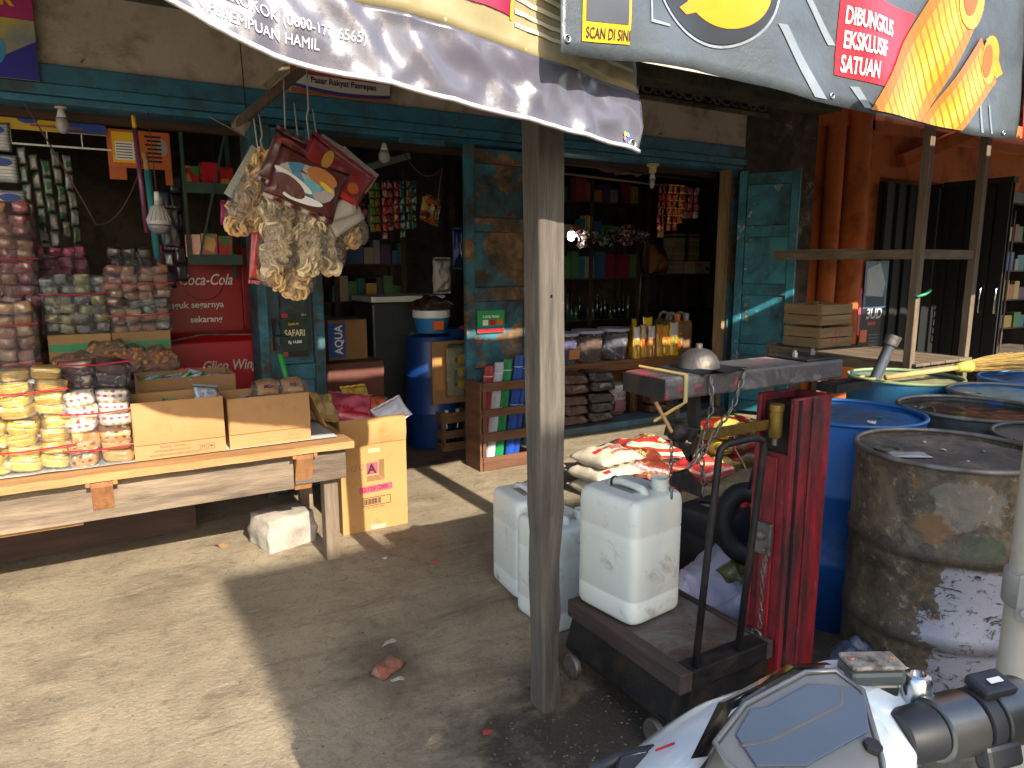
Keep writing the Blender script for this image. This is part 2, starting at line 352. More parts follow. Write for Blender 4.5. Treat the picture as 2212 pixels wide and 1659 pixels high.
tag(B().prism([(2.30, 3.22), (3.7, 3.02), (7.8, 2.8), (14, 2.8), (14, 4.698), (3.06, 4.698)], -.1, .10).out('pavement', GM, bevel=.015), kind='structure')
tag(B().box(-1.6, 4.715, .001, 3.03, 7.2, .012).out('shop_floor', M('floor_screed', '6a5d4c', '54483a', scale=3, rough=.8, dirt='2f271f', damt=.4)), kind='structure')
tag(B().box(3.05, 4.92, .001, 7.3, 7.2, .13).out('shop_floor', MATS['floor_screed']), kind='structure')

# ---------------------------------------------------------------- the shop building
sh = thing('shop_building', 'dirty plastered market shop row with blue-green timber lintel and doorways', 'building', (2.2, 4.7, 0))
def wallbits(): 
    return B().box(-1.9, 4.7, 2.535, 5.32, 4.9, 3.45)
wallbits().out('upper_wall', PLASTER, sh)
# right pillar, its render stained and peeling
B().box(5.322, 4.69, 0, 6.32, 4.9, 3.45).out('pillar', GRIME, sh)
# plain plaster side pillar and the wall between the openings
B().box(-1.9, 4.72, 0, -1.6, 4.9, 2.53).out('side_pillar', PLASTER, sh)
B().box(3.03, 4.72, 0, 3.14, 4.9, 2.37).out('dividing_wall', PLASTER, sh)
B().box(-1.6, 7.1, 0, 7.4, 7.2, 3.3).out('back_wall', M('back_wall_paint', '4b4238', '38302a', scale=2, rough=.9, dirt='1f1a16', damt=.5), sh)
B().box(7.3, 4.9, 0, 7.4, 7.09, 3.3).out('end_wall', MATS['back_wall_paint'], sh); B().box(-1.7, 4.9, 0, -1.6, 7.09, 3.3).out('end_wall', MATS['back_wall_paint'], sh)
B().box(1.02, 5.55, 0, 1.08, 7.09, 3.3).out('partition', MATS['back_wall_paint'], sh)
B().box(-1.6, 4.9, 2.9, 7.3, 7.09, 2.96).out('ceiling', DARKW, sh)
for k in range(10): B().box(-1.2 + k * .85, 4.91, 2.80, -1.14 + k * .85, 7.09, 2.897).out('ceiling_joist', DARKY, sh)
B().box(-1.6, 4.905, 2.30, 5.2, 4.96, 2.52).out('head_board', DARKW, sh)
# lintel: three stepped mouldings
for (z0, z1, y) in ((2.445, 2.545, 4.672), (2.385, 2.443, 4.66), (2.345, 2.383, 4.682)):
    B().box(-1.9, y, z0, 5.30, 4.9, z1).out('lintel_moulding', TEAL, sh, bevel=.006)
B().box(1.93, 4.655, 2.31, 2.25, 4.70, 2.344).out('lintel_block', TEAL, sh)
# jambs
for x0, x1, y in ((.925, .985, 4.60), (2.955, 3.028, 4.66), (3.142, 3.20, 4.68), (5.16, 5.235, 4.675), (5.237, 5.318, 4.655)):
    B().box(x0, y, .101 if x0 > 3 else 0, x1, 4.85, 2.343).out('jamb', TEALW, sh, bevel=.005)
B().box(5.115, 4.70, .13, 5.158, 4.80, 2.343).out('inner_jamb', wood('jamb_strip', 'a08258', '7a6242', 'z'), sh)
# blue-painted threshold below the right-hand opening
B().box(3.2, 4.64, .101, 5.16, 4.90, .16).out('threshold', M('blue_threshold', '3f86a0', '5c5346', scale=2, rough=.7, dirt='50473c', dscale=2.5, damt=.75, bump=.3), sh, bevel=.01)
# vent band: pierced blocks with round and square rings
B().box(4.02, 4.70, 2.86, 5.60, 4.72, 2.87).out('vent_ledge', GRIME, sh)
VB = M('vent_concrete', '75695a', '5b5045', rough=.9, dirt='2c251f', damt=.6, bump=.4)
B().box(4.02, 4.66, 3.005, 5.56, 4.70, 3.05).out('vent_rail', VB, sh); B().box(4.02, 4.66, 2.83, 5.56, 4.70, 2.86).out('vent_rail', VB, sh)
B().box(4.03, 4.694, 2.861, 5.55, 4.699, 3.004).out('vent_shade_sheet', M('vent_shadow', '241e1a', '1a1613', rough=.95), sh)  # flat dark sheet painting the shade inside the vent openings
for k in range(13):
    x = 4.10 + k * .115; c = (x, 4.675, 2.933)
    if k % 2: P = [(x + .05 * cos(a), 4.675, 2.933 + .05 * sin(a)) for a in [i * pi / 8 for i in range(16)]]; b = B().tube(P, .009, 5, True).bar((x, 4.675, 2.933), (x, 4.675, 2.98), .012).bar((x, 4.675, 2.933), (x - .04, 4.675, 2.905), .012).bar((x, 4.675, 2.933), (x + .04, 4.675, 2.905), .012)
    else: P = [(x - .05, 4.675, 2.90), (x - .03, 4.675, 2.885), (x + .03, 4.675, 2.885), (x + .05, 4.675, 2.90), (x + .05, 4.675, 2.965), (x + .03, 4.675, 2.98), (x - .03, 4.675, 2.98), (x - .05, 4.675, 2.965)]; b = B().tube(P, .009, 5, True)
    b.out('vent_ring', VB, sh)
# mossy concrete ledge high on the wall
B().box(-1.9, 4.45, 2.93, 6.32, 4.70, 3.03).out('wall_ledge', M('mossy_ledge', '5c5d4b', '46473a', rough=.95, dirt='2b2b22', damt=.6, bump=.6), sh)

# awning roof over the forecourt, on purlins, carried by the post
aw = thing('awning_roof', 'corrugated lean-to roof above the shop front, mostly hidden by the banners', 'roof', (1, 3, 2.7))
B().grid(lambda u, v: (-3 + u * 17.0, 1.62 + v * 2.9, 2.78 + v * .42 + .018 * sin(u * 17.0 * 2 * pi / .13)), 900, 1).out('roof_sheet', M('roof_sheet', '6f6a62', '4f4a44', scale=2, rough=.7, metal=.3, dirt='5a3a24', damt=.5), aw, True)  # right-hand reach is added, unseen, to shade the orange shop
for y, z in ((1.8, 2.72), (3.0, 2.90), (4.2, 3.07)): B().box(-3, y - .03, z - .04, 14, y + .03, z + .03).out('purlin', OLDX, aw)

# ---------------------------------------------------------------- timber post
def post():
    t = thing('timber_post', 'tall weathered grey timber post standing in the middle of the forecourt', 'post', (1.25, 1.85, 0))
    n = 30; v = []; f = []
    for j in range(n + 1):
        z = 2.70 * j / n; k = 1 if j > 7 else .93 - .01 * j
        for (sx, sy) in ((-1, -1), (-.2, -1.03), (1, -1), (1, 1), (-1, 1), (-1.03, .1)):
            a = noise.noise(Vector((sx * 2, sy * 2, z * 3))) * .006
            if z < .55 and sx > 0 and sy < 0: a -= .008 + .01 * noise.noise(Vector((3, 1, z * 9)))
            v.append((1.252 - .024 * z + sx * (.046 * k + a), 1.85 - .01 * z + sy * (.046 * k + a), z))
        if j: 
            for i in range(6): q = (i + 1) % 6; f.append(((j-1)*6 + i, (j-1)*6 + q, j*6 + q, j*6 + i))
    f += [tuple(range(6))[::-1], tuple(range(n*6, n*6 + 6))]
    PM = wood('post_timber', '6c6358', '3c362f', 'z', dirt='332b25', dscale=2.4, damt=.6, chip='b4aca0', chamt=.26, chscale=4)
    B().add(v, f).out('shaft', PM, t, bevel=.006)
    B().box(1.19, 1.75, 1.40, 1.192, 1.76, 1.41).out('nail', IRON, t)
post()

# ---------------------------------------------------------------- door leaves
def leaf(name, label, loc, rz, w_, h, rails, mat, extra=0):
    t = thing(name, label, 'door', loc, rz)
    for x in (0, w_ - .07): L('stile', t, B().box(x, -.045, 0, x + .07, 0, h), mat, bevel=.004)
    for i, z in enumerate(rails):
        L('rail', t, B().box(.071, -.043, z, w_ - .071, -.002, z + .10), mat, bevel=.004)
        if i: L('panel', t, B().box(.0715, -.030, rails[i-1] + .101, w_ - .0715, -.010, z - .001), mat, bevel=.006)
    for k in range(extra): L('folded_leaf', t, B().box(.02 + .01 * k, .004 + .05 * k, .01, w_ - .01 - .012 * k, .044 + .05 * k, h - .01), mat, bevel=.004)
    return t
lfL = leaf('door_leaf', 'blue-green panelled door leaf with the dark green price poster on it', (.985, 4.655, .01), 0, .355, 2.32, (.02, .75, 1.35, 2.21), TEALW)
lfR = leaf('door_leaf', 'peeling blue-green door leaf beside the crate of coloured bundles', (2.385, 4.655, .01), 0, .565, 2.33, (.02, .62, 1.22, 1.72, 2.2), M('teal_peeling', '2f7a8c', '266a7c', scale=3, rough=.5, dirt='2c251d', dscale=3, damt=.8, chip='a07a52', chamt=.5, chscale=2.6, bump=.4, bscale=80))
lfO = leaf('door_leaf', 'blue-green shutter leaf folded outwards beside the orange pipes', (5.215, 4.64, .12), radians(-63), .52, 2.2, (.02, .55, 1.1, 1.62, 2.08), M('teal_bright', '2c8797', '237585', scale=3, rough=.5, dirt='2c251d', dscale=2.6, damt=.55, chip='cfd6d2', chamt=.12, chscale=5, bump=.3), extra=3)
L('latch', lfL, B().box(.02, -.07, .95, .035, -.046, 1.15).cyl((.027, -.075, 1.05), (.12, -.075, 1.035), .006), IRON)
L('hinge', lfO, B().box(.1, -.055, .3, .25, -.046, .33), IRON)
# posters fixed to the leaves
ps = thing('price_poster', 'dark green cigarette price poster lettered SAFARI on the door leaf', 'poster', (1.145, 4.606, 1.06))
L('sheet', ps, B().box(-.083, -.002, -.15, .083, 0, .135), M('poster_green', '1d3326', '14251b', rough=.5, dirt='0d150f', damt=.2))
lettering('SAFARI', .058, CREAMP, ps, (-.066, -.003, -.015), sx=.72, bold=.001); lettering('DJARUM', .022, YELLOW, ps, (-.04, -.003, .055), sx=.8)
lettering('Rp 14.000', .026, WHITE, ps, (-.045, -.003, -.062), sx=.8, bold=.0008); plate('corner_flash', ps, -.08, .105, -.042, .13, -.002, RED); plate('warning_strip', ps, -.082, -.148, .082, -.112, -.002, BLACK); plate('warning_picture', ps, -.08, -.146, -.05, -.114, -.004, M('warn_pic', 'a4502e', '703018', rough=.6))
lettering('21+', .02, WHITE, ps, (.045, -.003, .112))
pl = thing('flavour_poster', 'green and red noodle flavour poster on the peeling door leaf', 'poster', (2.585, 4.606, 1.08))
L('sheet', pl, B().box(-.115, -.002, -.085, .115, 0, .08), M('poster_bright_green', '2c9a50', '238544', rough=.5))
plate('red_strip', pl, -.113, -.083, .113, -.055, -.002, RED); plate('blue_strip', pl, -.113, -.054, .113, -.044, -.002, BLUE)
lettering('3 LEVEL PANAS', .026, WHITE, pl, (-.07, -.003, .026), sx=.8, bold=.001)
for k, c in enumerate((WHITE, RED, ORANGEP)): plate('picture_panel', pl, -.07 + k * .06, -.03, -.025 + k * .06, .012, -.002, c)
# market sign on the wall
sg = thing('market_sign', 'red white and blue wall sign reading Pasar Rakyat Pasrepan', 'sign', (1.54, 4.69, 2.655))
L('board', sg, B().box(-.325, -.008, -.105, .325, 0, .10), M('sign_white', 'c9c4bc', 'bdb8b0', rough=.5)); plate('red_band', sg, -.324, .012, .324, .099, -.008, M('sign_red', 'a84a48', '943e3e', rough=.5))
B_ = B().grid(lambda u, v: (-.324 + .648 * u, -.0095, -.052 - .018 * sin(u * pi) * 1.3 + (v - .5) * .022 - .012 * u), 24, 1); L('blue_wave', sg, B_, M('sign_blue', '3c3f86', '34377a', rough=.5))
B_ = B().grid(lambda u, v: (-.324 + .648 * u, -.0093, -.104 + v * (.038 - .02 * sin(u * pi) - .010 * u)), 24, 1); L('orange_wave', sg, B_, M('sign_orange', 'a86438', '96582e', rough=.5))
lettering('Pasar Rakyat Pasrepan', .052, M('sign_text', '2b2c4c', rough=.5), sg, (-.20, -.0105, -.032), sx=.92, bold=.0012)
# detergent banner at the far left
dp = thing('detergent_sign', 'pink yellow and blue detergent panel at the top left', 'sign', (-.42, 4.66, 2.64))
L('panel', dp, B().box(-.5, -.006, -.195, .325, 0, .10), M('panel_yellow', 'c6b428', '2a62a8', scale=1.6, rough=.45)); L('pink_header', dp, B().box(-.5, -.012, .101, .325, -.002, .30), M('panel_pink', 'b03474', 'a02c68', rough=.45))
L('blue_corner', dp, B().add([(.0, -.008, -.194), (.324, -.008, -.194), (.324, -.008, .0)], [(0, 1, 2)]), M('panel_blue', '34307e', '2a2a9a', rough=.45))
b = B(); b.add([(-.08 + .27 * cos(a), -.0085 - .0005, -.06 + .15 * sin(a)) for a in [i * pi / 16 for i in range(32)]] , [tuple(range(32))]); L('round_badge', dp, b, M('badge_cyan', '3f9cc4', '2c78b0', rough=.4))
b = B(); b.add([(-.08 + .19 * cos(a), -.0105, -.09 + .08 * sin(a)) for a in [i * pi / 16 for i in range(32)]] , [tuple(range(32))]); L('badge_centre', dp, b, M('badge_white', 'b6c2cc', '8a98a8', rough=.4))
lettering('R', .10, YELLOW, dp, (.18, -.0135, .16), bold=.004); lettering('jan', .075, M('badge_dark', '2c3440', rough=.4), dp, (.03, -.0115, -.01), sx=.9, bold=.003); lettering('SERBU', .03, RED, dp, (.04, -.0115, -.05), bold=.001)
# ---------------------------------------------------------------- unseen building added behind the camera to shade the forecourt
ob = thing('shade_building', 'unseen building added behind the camera to shade the forecourt', 'building', (8, -9, 0))
B().box(.50, -11, 0, 16, -7, 5.21).out('wall', PLASTER, ob); B().box(.90, -7.2, 5.211, 16, -7, 5.40).out('parapet', PLASTER, ob); B().box(.50, -7.2, 5.401, 16, -7, 6.05).out('parapet', PLASTER, ob); B().box(.49, -7.25, 6.051, 16.2, -6.96, 6.12).out('coping', GRIME, ob)  # gap at the parapet corner is shaped to let sun onto the scooter
for k in range(5): B().box(2 + k * 2.7, -7.0, 0.02, 4 + k * 2.7, -6.97, 2.4).out('shutter', IRON, ob); B().box(2.3 + k * 2.7, -7.0, 3.4, 3.6 + k * 2.7, -6.97, 4.6).out('window', M('dull_glass', '30383c', rough=.2), ob)

# ---------------------------------------------------------------- banners
def interp(pts, x):
    if x <= pts[0][0]: return pts[0][1]
    for (a, b), (c, d) in zip(pts, pts[1:]):
        if x <= c: return b + (d - b) * (x - a) / (c - a)
    return pts[-1][1]
def fine(s): return noise.noise(Vector(s))
B1 = [(-1.5, 2.50), (-.3, 2.20), (0, 2.07), (.202, 1.974), (.259, 1.944), (.324, 1.920), (.388, 1.902), (.455, 1.893), (.523, 1.885), (.591, 1.879), (.69, 1.864), (.79, 1.851), (.92, 1.833), (1.096, 1.812), (1.32, 1.790)]
def s1(x, s, d=0):
    z = interp(B1, x) + s
    f1 = fine((x * 3.2 - s * 2.5, s * 3.5, 1)); f2 = fine((x * 8 + s * 7, s * 6 - x, 4)); y = 1.5 + .030 * sin(4.2 * x + 2.1 * s + .6) + .050 * abs(f1) + .020 * abs(f2) + .006 * fine((x * 26, s * 20, 7))
    return (x + .006 * sin(20 * s) * (x > 1.2), y - d, z)
def banner_mat(name, c, c2, rough=.30, sc=3):
    m = M(name, c, c2, scale=sc, rough=rough, bump=.16, bscale=9, dirt='3c362e', dscale=2.5, damt=.12, spec=.7); return m
b1 = thing('advertising_banner', 'sunlit silver-grey and cream banner sagging across the shop front', 'banner', (0, 1.5, 1.8))
SILV = banner_mat('banner_silver', '5a5861', '4c4a53', .24); CRM = banner_mat('banner_cream', '968a68', '867a58', .28); CRIM = banner_mat('banner_crimson', '8e2a44', '7c203a', .3)
def strip(fn, x0, x1, a0, a1, nx, ny): return B().shell(lambda u, v: fn(x0 + (x1 - x0) * u, a0 + (a1 - a0) * v), nx, ny, .0012)
strip(s1, -1.5, 1.305, 0, .152, 220, 18).out('grey_print', SILV, b1, True)
B().shell(lambda u, v: s1(-1.5 + 2.805 * u, .1522 + (2.84 - .1522 - interp(B1, -1.5 + 2.805 * u)) * v), 200, 44, .0012).out('cream_print', CRM, b1, True)
B().grid(lambda u, v: s1(.05 + .835 * u, .216 + .3 * v, .003), 40, 14).out('crimson_panel', CRIM, b1, True)
B().grid(lambda u, v: s1(.885 + .006 * u, .21 + .3 * v, .0032), 2, 10).out('panel_border', YELLOW, b1, True)
B().tube([s1(-1.5 + 2.805 * i / 120, .004, .002) for i in range(121)], .006, 5).out('hem', M('hem_white', 'b9b6b8', 'a6a3a6', rough=.6, bump=.5, bscale=90), b1, True)
for k in range(5): B().grid(lambda u, v: s1(.90 + .39 * u, .20 + k * .028 + .010 * v, .0032), 14, 1).out('print_line', M('line_cream', 'cfc3a0', rough=.4), b1, True)
def letter_on(fn, s, size, mat, parent, x, a, slope=0, d=.004, **k):
    v, f = text_bm(s, size, **k); b = B(); b.add([fn(x + p[0], a + p[1] + slope * p[0], d) for p in v], f); o = parent.location
    me = bpy.data.meshes.new('lettering'); me.from_pydata([(q[0] - o.x, q[1] - o.y, q[2] - o.z) for q in b.v], [], b.f); me.materials.append(mat)
    ob_ = bpy.data.objects.new('lettering', me); COL.objects.link(ob_); ob_.parent = parent
LW = M('letter_pale', 'd8d4de', rough=.4)
letter_on(s1, 'N MEROKOK (0800-177-6565)', .030, LW, b1, .235, .066, .02, sx=.82)
letter_on(s1, 'N PEREMPUAN HAMIL', .029, LW, b1, .225, .024, .06, sx=.82)
def ring(c, r, t, mat, parent, n=14): B().tube([(c[0] + r * cos(i*2*pi/n), c[1], c[2] + r * sin(i*2*pi/n)) for i in range(n)], t, 6, True).out('eyelet', mat, parent, True)
ring(s1(1.268, .016, .002), .010, .004, CHROME, b1)
for k, c in enumerate((YELLOW, M('dot_cyan', '6cc4e0', rough=.4), M('dot_pink', 'e06aa0', rough=.4))):
    cx, cz = 1.236 + .012 * (k % 2), .034 - .012 * (k // 2); B().add([s1(cx + .006 * cos(i * pi/5), cz + .006 * sin(i * pi/5), .004) for i in range(10)], [tuple(range(10))]).out('print_dot', c, b1)
# dark banner, on the right
B2 = [(.95, 1.968), (1.101, 1.972), (1.245, 1.985), (1.402, 1.994), (1.5, 1.99), (1.611, 1.98), (1.848, 1.962), (2.138, 1.953), (2.472, 1.957), (2.737, 1.948), (3.05, 1.960)]
def s2(x, z, d=0):
    y = 1.40 + .022 * sin(5.2 * x + .5) * (2.6 - z) + .008 * sin(13 * x + 7 * z) + .006 * fine((x * 5, z * 7, 2))
    return (x, y - d, z)
b2 = thing('advertising_banner', 'dark grey banner with red slogan box and golden rolls', 'banner', (2, 1.4, 1.95))
DK = M('banner_dark', '50565a', '3e4448', scale=2.2, rough=.34, bump=.4, bscale=14, dirt='24282a', dscale=1.6, damt=.35, spec=.6)
def sb2(u, v):
    x = .968 + (3.025 - .968) * u; z0 = interp(B2, x); return s2(x, z0 + (2.84 - z0) * v)
B().shell(sb2, 130, 26, .0012).out('dark_print', DK, b2, True)
def patch(name, q, mat, parent, fn=s2, d=.003, nu=12, nv=12):
    (a, b, c, e) = q
    def g(u, v):
        x = (a[0]*(1-u) + b[0]*u) * (1-v) + (e[0]*(1-u) + c[0]*u) * v; z = (a[1]*(1-u) + b[1]*u) * (1-v) + (e[1]*(1-u) + c[1]*u) * v; return fn(x, z, d)
    return B().grid(g, nu, nv).out(name, mat, parent, True)
def disc2(name, cx, cz, rx, rz, mat, d, a0=0, a1=2*pi, n=36, r0=0.):
    return B().grid(lambda u, v: s2(cx + (r0 + (1-r0)*v) * rx * cos(a0 + (a1-a0)*u), cz + (r0 + (1-r0)*v) * rz * sin(a0 + (a1-a0)*u), d), n, 6).out(name, mat, b2, True)
YB = banner_mat('banner_yellow', 'dda81c', 'cf9a14'); RB = banner_mat('banner_red', 'c42a34', 'b4222c'); OB = banner_mat('banner_orange', 'e8921c', 'd8801a')
patch('yellow_label', ((1.027, 2.002), (1.163, 2.013), (1.163, 2.16), (1.025, 2.15)), YB, b2)
patch('grey_square', ((1.036, 2.046), (1.155, 2.054), (1.155, 2.15), (1.034, 2.145)), M('label_grey', '4b4e55', '43464c', rough=.35), b2, d=.0045)
letter_on(s2, 'SCAN DI SINI', .034, BLACK, b2, 1.036, 2.0105, .07, d=.005, sx=.63, bold=.0006)
disc2('silver_ring', 1.46, 2.24, .225, .185, M('ring_silver', 'b9bcc0', '8c9096', rough=.25, metal=.4), .003, pi * .95, 2.02 * pi, 36, .965)
disc2('dark_disc', 1.46, 2.24, .215, .176, M('disc_dark', '2e3236', rough=.35), .0035, pi, 2*pi)
disc2('orange_emblem', 1.49, 2.215, .155, .11, OB, .005, pi * 1.05, 2*pi); patch('emblem_tail', ((1.335, 2.13), (1.36, 2.118), (1.46, 2.15), (1.44, 2.20)), OB, b2, d=.0055)
patch('silver_frame', ((1.235, 2.075), (1.30, 2.078), (1.30, 2.084), (1.235, 2.082)), MATS['ring_silver'], b2); patch('silver_frame', ((1.229, 2.075), (1.235, 2.075), (1.235, 2.20), (1.229, 2.20)), MATS['ring_silver'], b2)
PS = M('streak_pale', '7e8589', '6c7377', rough=.35)
for q in (((1.848, 1.972), (1.905, 1.972), (1.715, 2.145), (1.675, 2.142)), ((1.905, 2.122), (1.935, 2.125), (1.79, 2.262), (1.765, 2.258)), ((2.075, 1.966), (2.11, 1.966), (2.045, 2.022), (2.005, 2.020)), ((2.80, 1.962), (2.815, 1.962), (2.76, 2.10), (2.748, 2.10)), ((2.87, 1.965), (2.882, 1.965), (2.84, 2.06), (2.83, 2.06))): patch('pale_streak', q, PS, b2, d=.0028)
patch('slogan_box', ((1.937, 2.045), (2.20, 2.035), (2.33, 2.275), (1.935, 2.285)), RB, b2)
for s, x, z in (('DIBUNGKUS', 1.957, 2.188), ('EKSKLUSIF', 1.959, 2.122), ('SATUAN', 1.957, 2.056)): letter_on(s2, s, .066, WHITE, b2, x, z, .0, d=.006, sx=.66, bold=.0012)
def roll_mat(name, ax, cc_='dc9a1c'):
    m = bpy.data.materials.new(name); m.use_nodes = True; N = NB(m); bs = N.n['Principled BSDF']; tc = N.new('TexCoord')
    mp = N.new('Mapping'); mp.inputs['Rotation'].default_value = (0, ax, 0); N.link(tc.outputs['Object'], mp.inputs[0])
    wv = N.new('TexWave'); wv.bands_direction = 'X'; wv.inputs['Scale'].default_value = 9; wv.inputs['Distortion'].default_value = 1.2; N.link(mp.outputs[0], wv.inputs['Vector'])
    c = N.mix(N.ramp(wv.outputs[0], .02, .30), C('8a5210'), C(cc_)); c = N.mix(N.math('MULTIPLY', N.noise(mp.outputs[0], 3, 2), .35), c, C('b8640f'))
    N.link(c, bs.inputs['Base Color']); bs.inputs['Roughness'].default_value = .35; MATS[name] = m; return m
TONES = [roll_mat('roll_print_%d' % i, radians(37), c) for i, c in enumerate(('a85c10', 'cc8414', 'e0a41e', 'ecc444', 'd89418', 'b06810'))]
def roll(q, d):
    a, b_, c, e = [Vector((p[0], 0, p[1])) for p in q]
    for i in range(6):
        t0, t1 = i / 6, (i + 1) / 6; p = [a.lerp(b_, t0), a.lerp(b_, t1), e.lerp(c, t1), e.lerp(c, t0)]
        patch('golden_roll', [(k.x, k.z) for k in p], TONES[i], b2, d=d, nu=3)
roll(((2.10, 1.962), (2.43, 1.962), (2.73, 2.36), (2.44, 2.40)), .0065); roll(((2.42, 1.962), (2.66, 1.955), (2.86, 2.14), (2.73, 2.27)), .0075)
disc2('roll_end', 2.635, 2.37, .085, .09, OB, .009); disc2('roll_end_hole', 2.625, 2.39, .05, .07, M('roll_hole', 'c85a14', 'a8480e', rough=.4), .0105)
disc2('roll_end', 2.80, 2.205, .052, .080, OB, .009); disc2('roll_end_hole', 2.785, 2.20, .03, .055, MATS['roll_hole'], .0105)
patch('roll_tip', ((2.76, 2.27), (2.80, 2.275), (2.885, 2.17), (2.85, 2.15)), OB, b2, d=.0095)
for x, z in ((.985, 2.0), (2.95, 1.975), (1.93, 1.985)): ring(s2(x, z, .002), .008, .003, CHROME, b2)
# red banner at the right edge of the picture
b3 = thing('advertising_banner', 'red banner at the far right edge with a green label', 'banner', (3.2, 1.4, 1.95))
def s3(x, z, d=0): return (x, 1.385 + .012 * sin(6 * x) + .006 * fine((x * 4, z * 5, 9)) - d, z)
B().shell(lambda u, v: s3(3.035 - .12 * v + 5.2 * u, 1.955 + .89 * v), 120, 16, .0012).out('red_print', M('banner_red3', 'b8202c', 'a81824', rough=.35, bump=.3, bscale=14), b3, True)  # extra unseen length added to keep sun off the orange shop
patch('green_label', ((3.05, 1.985), (3.3, 1.985), (3.3, 2.16), (3.03, 2.16)), M('label_green', '1d6a44', '175a38', rough=.35), b3, s3); patch('red_inset', ((3.066, 2.04), (3.3, 2.04), (3.3, 2.15), (3.05, 2.15)), M('label_red', 'c83038', rough=.35), b3, s3, .0045)
letter_on(s3, 'SCAN', .036, WHITE, b3, 3.062, 1.995, 0, d=.006, sx=.7, bold=.001); patch('white_picture', ((3.0, 2.22), (3.3, 2.2), (3.3, 2.5), (2.96, 2.5)), M('pic_white', 'd8c8c0', 'c8a8a0', rough=.4), b3, s3)
ring(s3(3.055, 1.972, .002), .008, .003, CHROME, b3)

# ---------------------------------------------------------------- the long display table
tb = thing('display_table', 'long rough pine table in front of the left-hand shop', 'table', (0, 3.7, 0))
for k, (y0, y1) in enumerate(((3.30, 3.50), (3.504, 3.71), (3.714, 3.92), (3.924, 4.12))):
    n = 40; b = B().grid(lambda u, v: (-2.2 + 3.28 * u, y0 + (y1 - y0) * v + (.006 * fine((u * 30, k, 0)) if (v == 0 and k == 0) else 0), .645 + .001 * k), n, 1)
    vs = b.v[:]; b = B(); w1 = n + 1
    low = [(x, y, z - .034 + .004 * fine((x * 6, y * 9, 3))) for x, y, z in vs]
    b.add(vs + low, [(j, j+1, j+1+w1, j+w1) for j in range(n)] + [(j+2*w1, j+w1+2*w1, j+1+w1+2*w1, j+1+2*w1) for j in range(n)] + [(j, j+2*w1, j+1+2*w1, j+1) for j in range(n)] + [(j+w1, j+1+w1, j+1+3*w1, j+3*w1) for j in range(n)] + [(0, w1, 3*w1, 2*w1), (n, n+2*w1, n+3*w1, n+w1)])
    b.out('top_board', PINEX, tb)
B().box(-2.2, 3.375, .425, .80, 3.405, .608).out('apron', OLDX, tb, bevel=.004); B().box(.80, 3.352, .448, 1.052, 3.384, .607).out('end_apron', OLDX, tb, bevel=.004)
B().box(1.03, 3.385, .45, 1.052, 4.08, .60).out('side_apron', OLDY, tb, bevel=.004); B().box(-2.2, 3.41, .405, -.08, 3.44, .424).out('under_plank', PINEX, tb)
for x in (-.04, .80):
    B().add([(x, 3.31, .585), (x + .08, 3.31, .585), (x + .08, 3.372, .47 if x < .5 else .42), (x, 3.372, .47 if x < .5 else .42), (x, 3.374, .606), (x + .08, 3.374, .606), (x + .08, 3.31, .606), (x, 3.31, .606)], [(0, 1, 2, 3), (0, 3, 4, 7), (1, 6, 5, 2), (3, 2, 5, 4), (7, 4, 5, 6), (0, 7, 6, 1)]).out('bracket', wood('bracket_wood', 'a0703f', '7c5430', 'z'), tb)
    B().box(x - .018, 3.305, .592, x - .001, 3.37, .609).out('bracket_cleat', MATS['bracket_wood_z'], tb); B().box(x + .081, 3.305, .592, x + .098, 3.37, .609).out('bracket_cleat', MATS['bracket_wood_z'], tb)
for x, y in ((.955, 3.42), (1.0, 4.08), (-2.1, 3.42), (-2.1, 4.0)): B().box(x, y, 0, x + .072, y + .07, .609).out('leg', OLDZ, tb, bevel=.005)
sheet = B().grid(lambda u, v: (-1.5 + 2.53 * u, 3.40 + .70 * v + .008 * fine((u * 20, 1, 1)), .6495 + .003 * (1 + fine((u * 22, v * 9, 2)))), 60, 14)
tag(sheet.out('plastic_sheet', M('sheet_white', 'c9cac6', 'b4b6b2', rough=.4, bump=.4, bscale=12), None, True), 'white plastic sheet spread under the goods on the pine table', 'sheet')

# ---------------------------------------------------------------- cartons
def carton(name, label, loc, w_, d, h, mat, flap=.0, rz=0, group=None, back=0, sides=0, t=.004):
    o = thing(name, label, 'box', loc, rz, group)
    def panel(nm, b): return L(nm, o, b, mat, bevel=.0015)
    panel('front_panel', B().box(0, 0, 0, w_, t, h)); panel('back_panel', B().box(0, d - t, 0, w_, d, h))
    panel('side_panel', B().box(0, t, 0, t, d - t, h)); panel('side_panel', B().box(w_ - t, t, 0, w_, d - t, h)); panel('bottom_panel', B().box(t, t, .001, w_ - t, d - t, .005))
    if flap: panel('flap', B().shell(lambda u, v: (.003 + (w_ - .006) * u, -.004 - .013 * sin(v * pi * .9) - .002 * fine((u * 6, v * 4, w_)), h + .002 - flap * v), 12, 8, .003))
    if back: panel('flap', B().shell(lambda u, v: (.003 + (w_ - .006) * u, d + .006 + .02 * v, h - .002 + back * v), 6, 3, .003))
    if sides:
        panel('flap', B().add([(w_ + .001, .02, h), (w_ + .001, d - .02, h), (w_ + .09, d - .03, h - sides), (w_ + .09, .03, h - sides), (w_ + .004, .02, h), (w_ + .004, d - .02, h), (w_ + .093, d - .03, h - sides), (w_ + .093, .03, h - sides)], [(0, 1, 2, 3), (7, 6, 5, 4), (0, 3, 7, 4), (1, 5, 6, 2), (0, 4, 5, 1), (3, 2, 6, 7)]))
    return o
INK = M('carton_ink', '57462f', rough=.8); GINK = M('carton_green_ink', '4f8a4c', rough=.8)
c1 = carton('cardboard_box', 'left-hand open bakery carton with folded front flap on the table', (.135, 3.40, .652), .372, .27, .255, CARD, flap=.188)
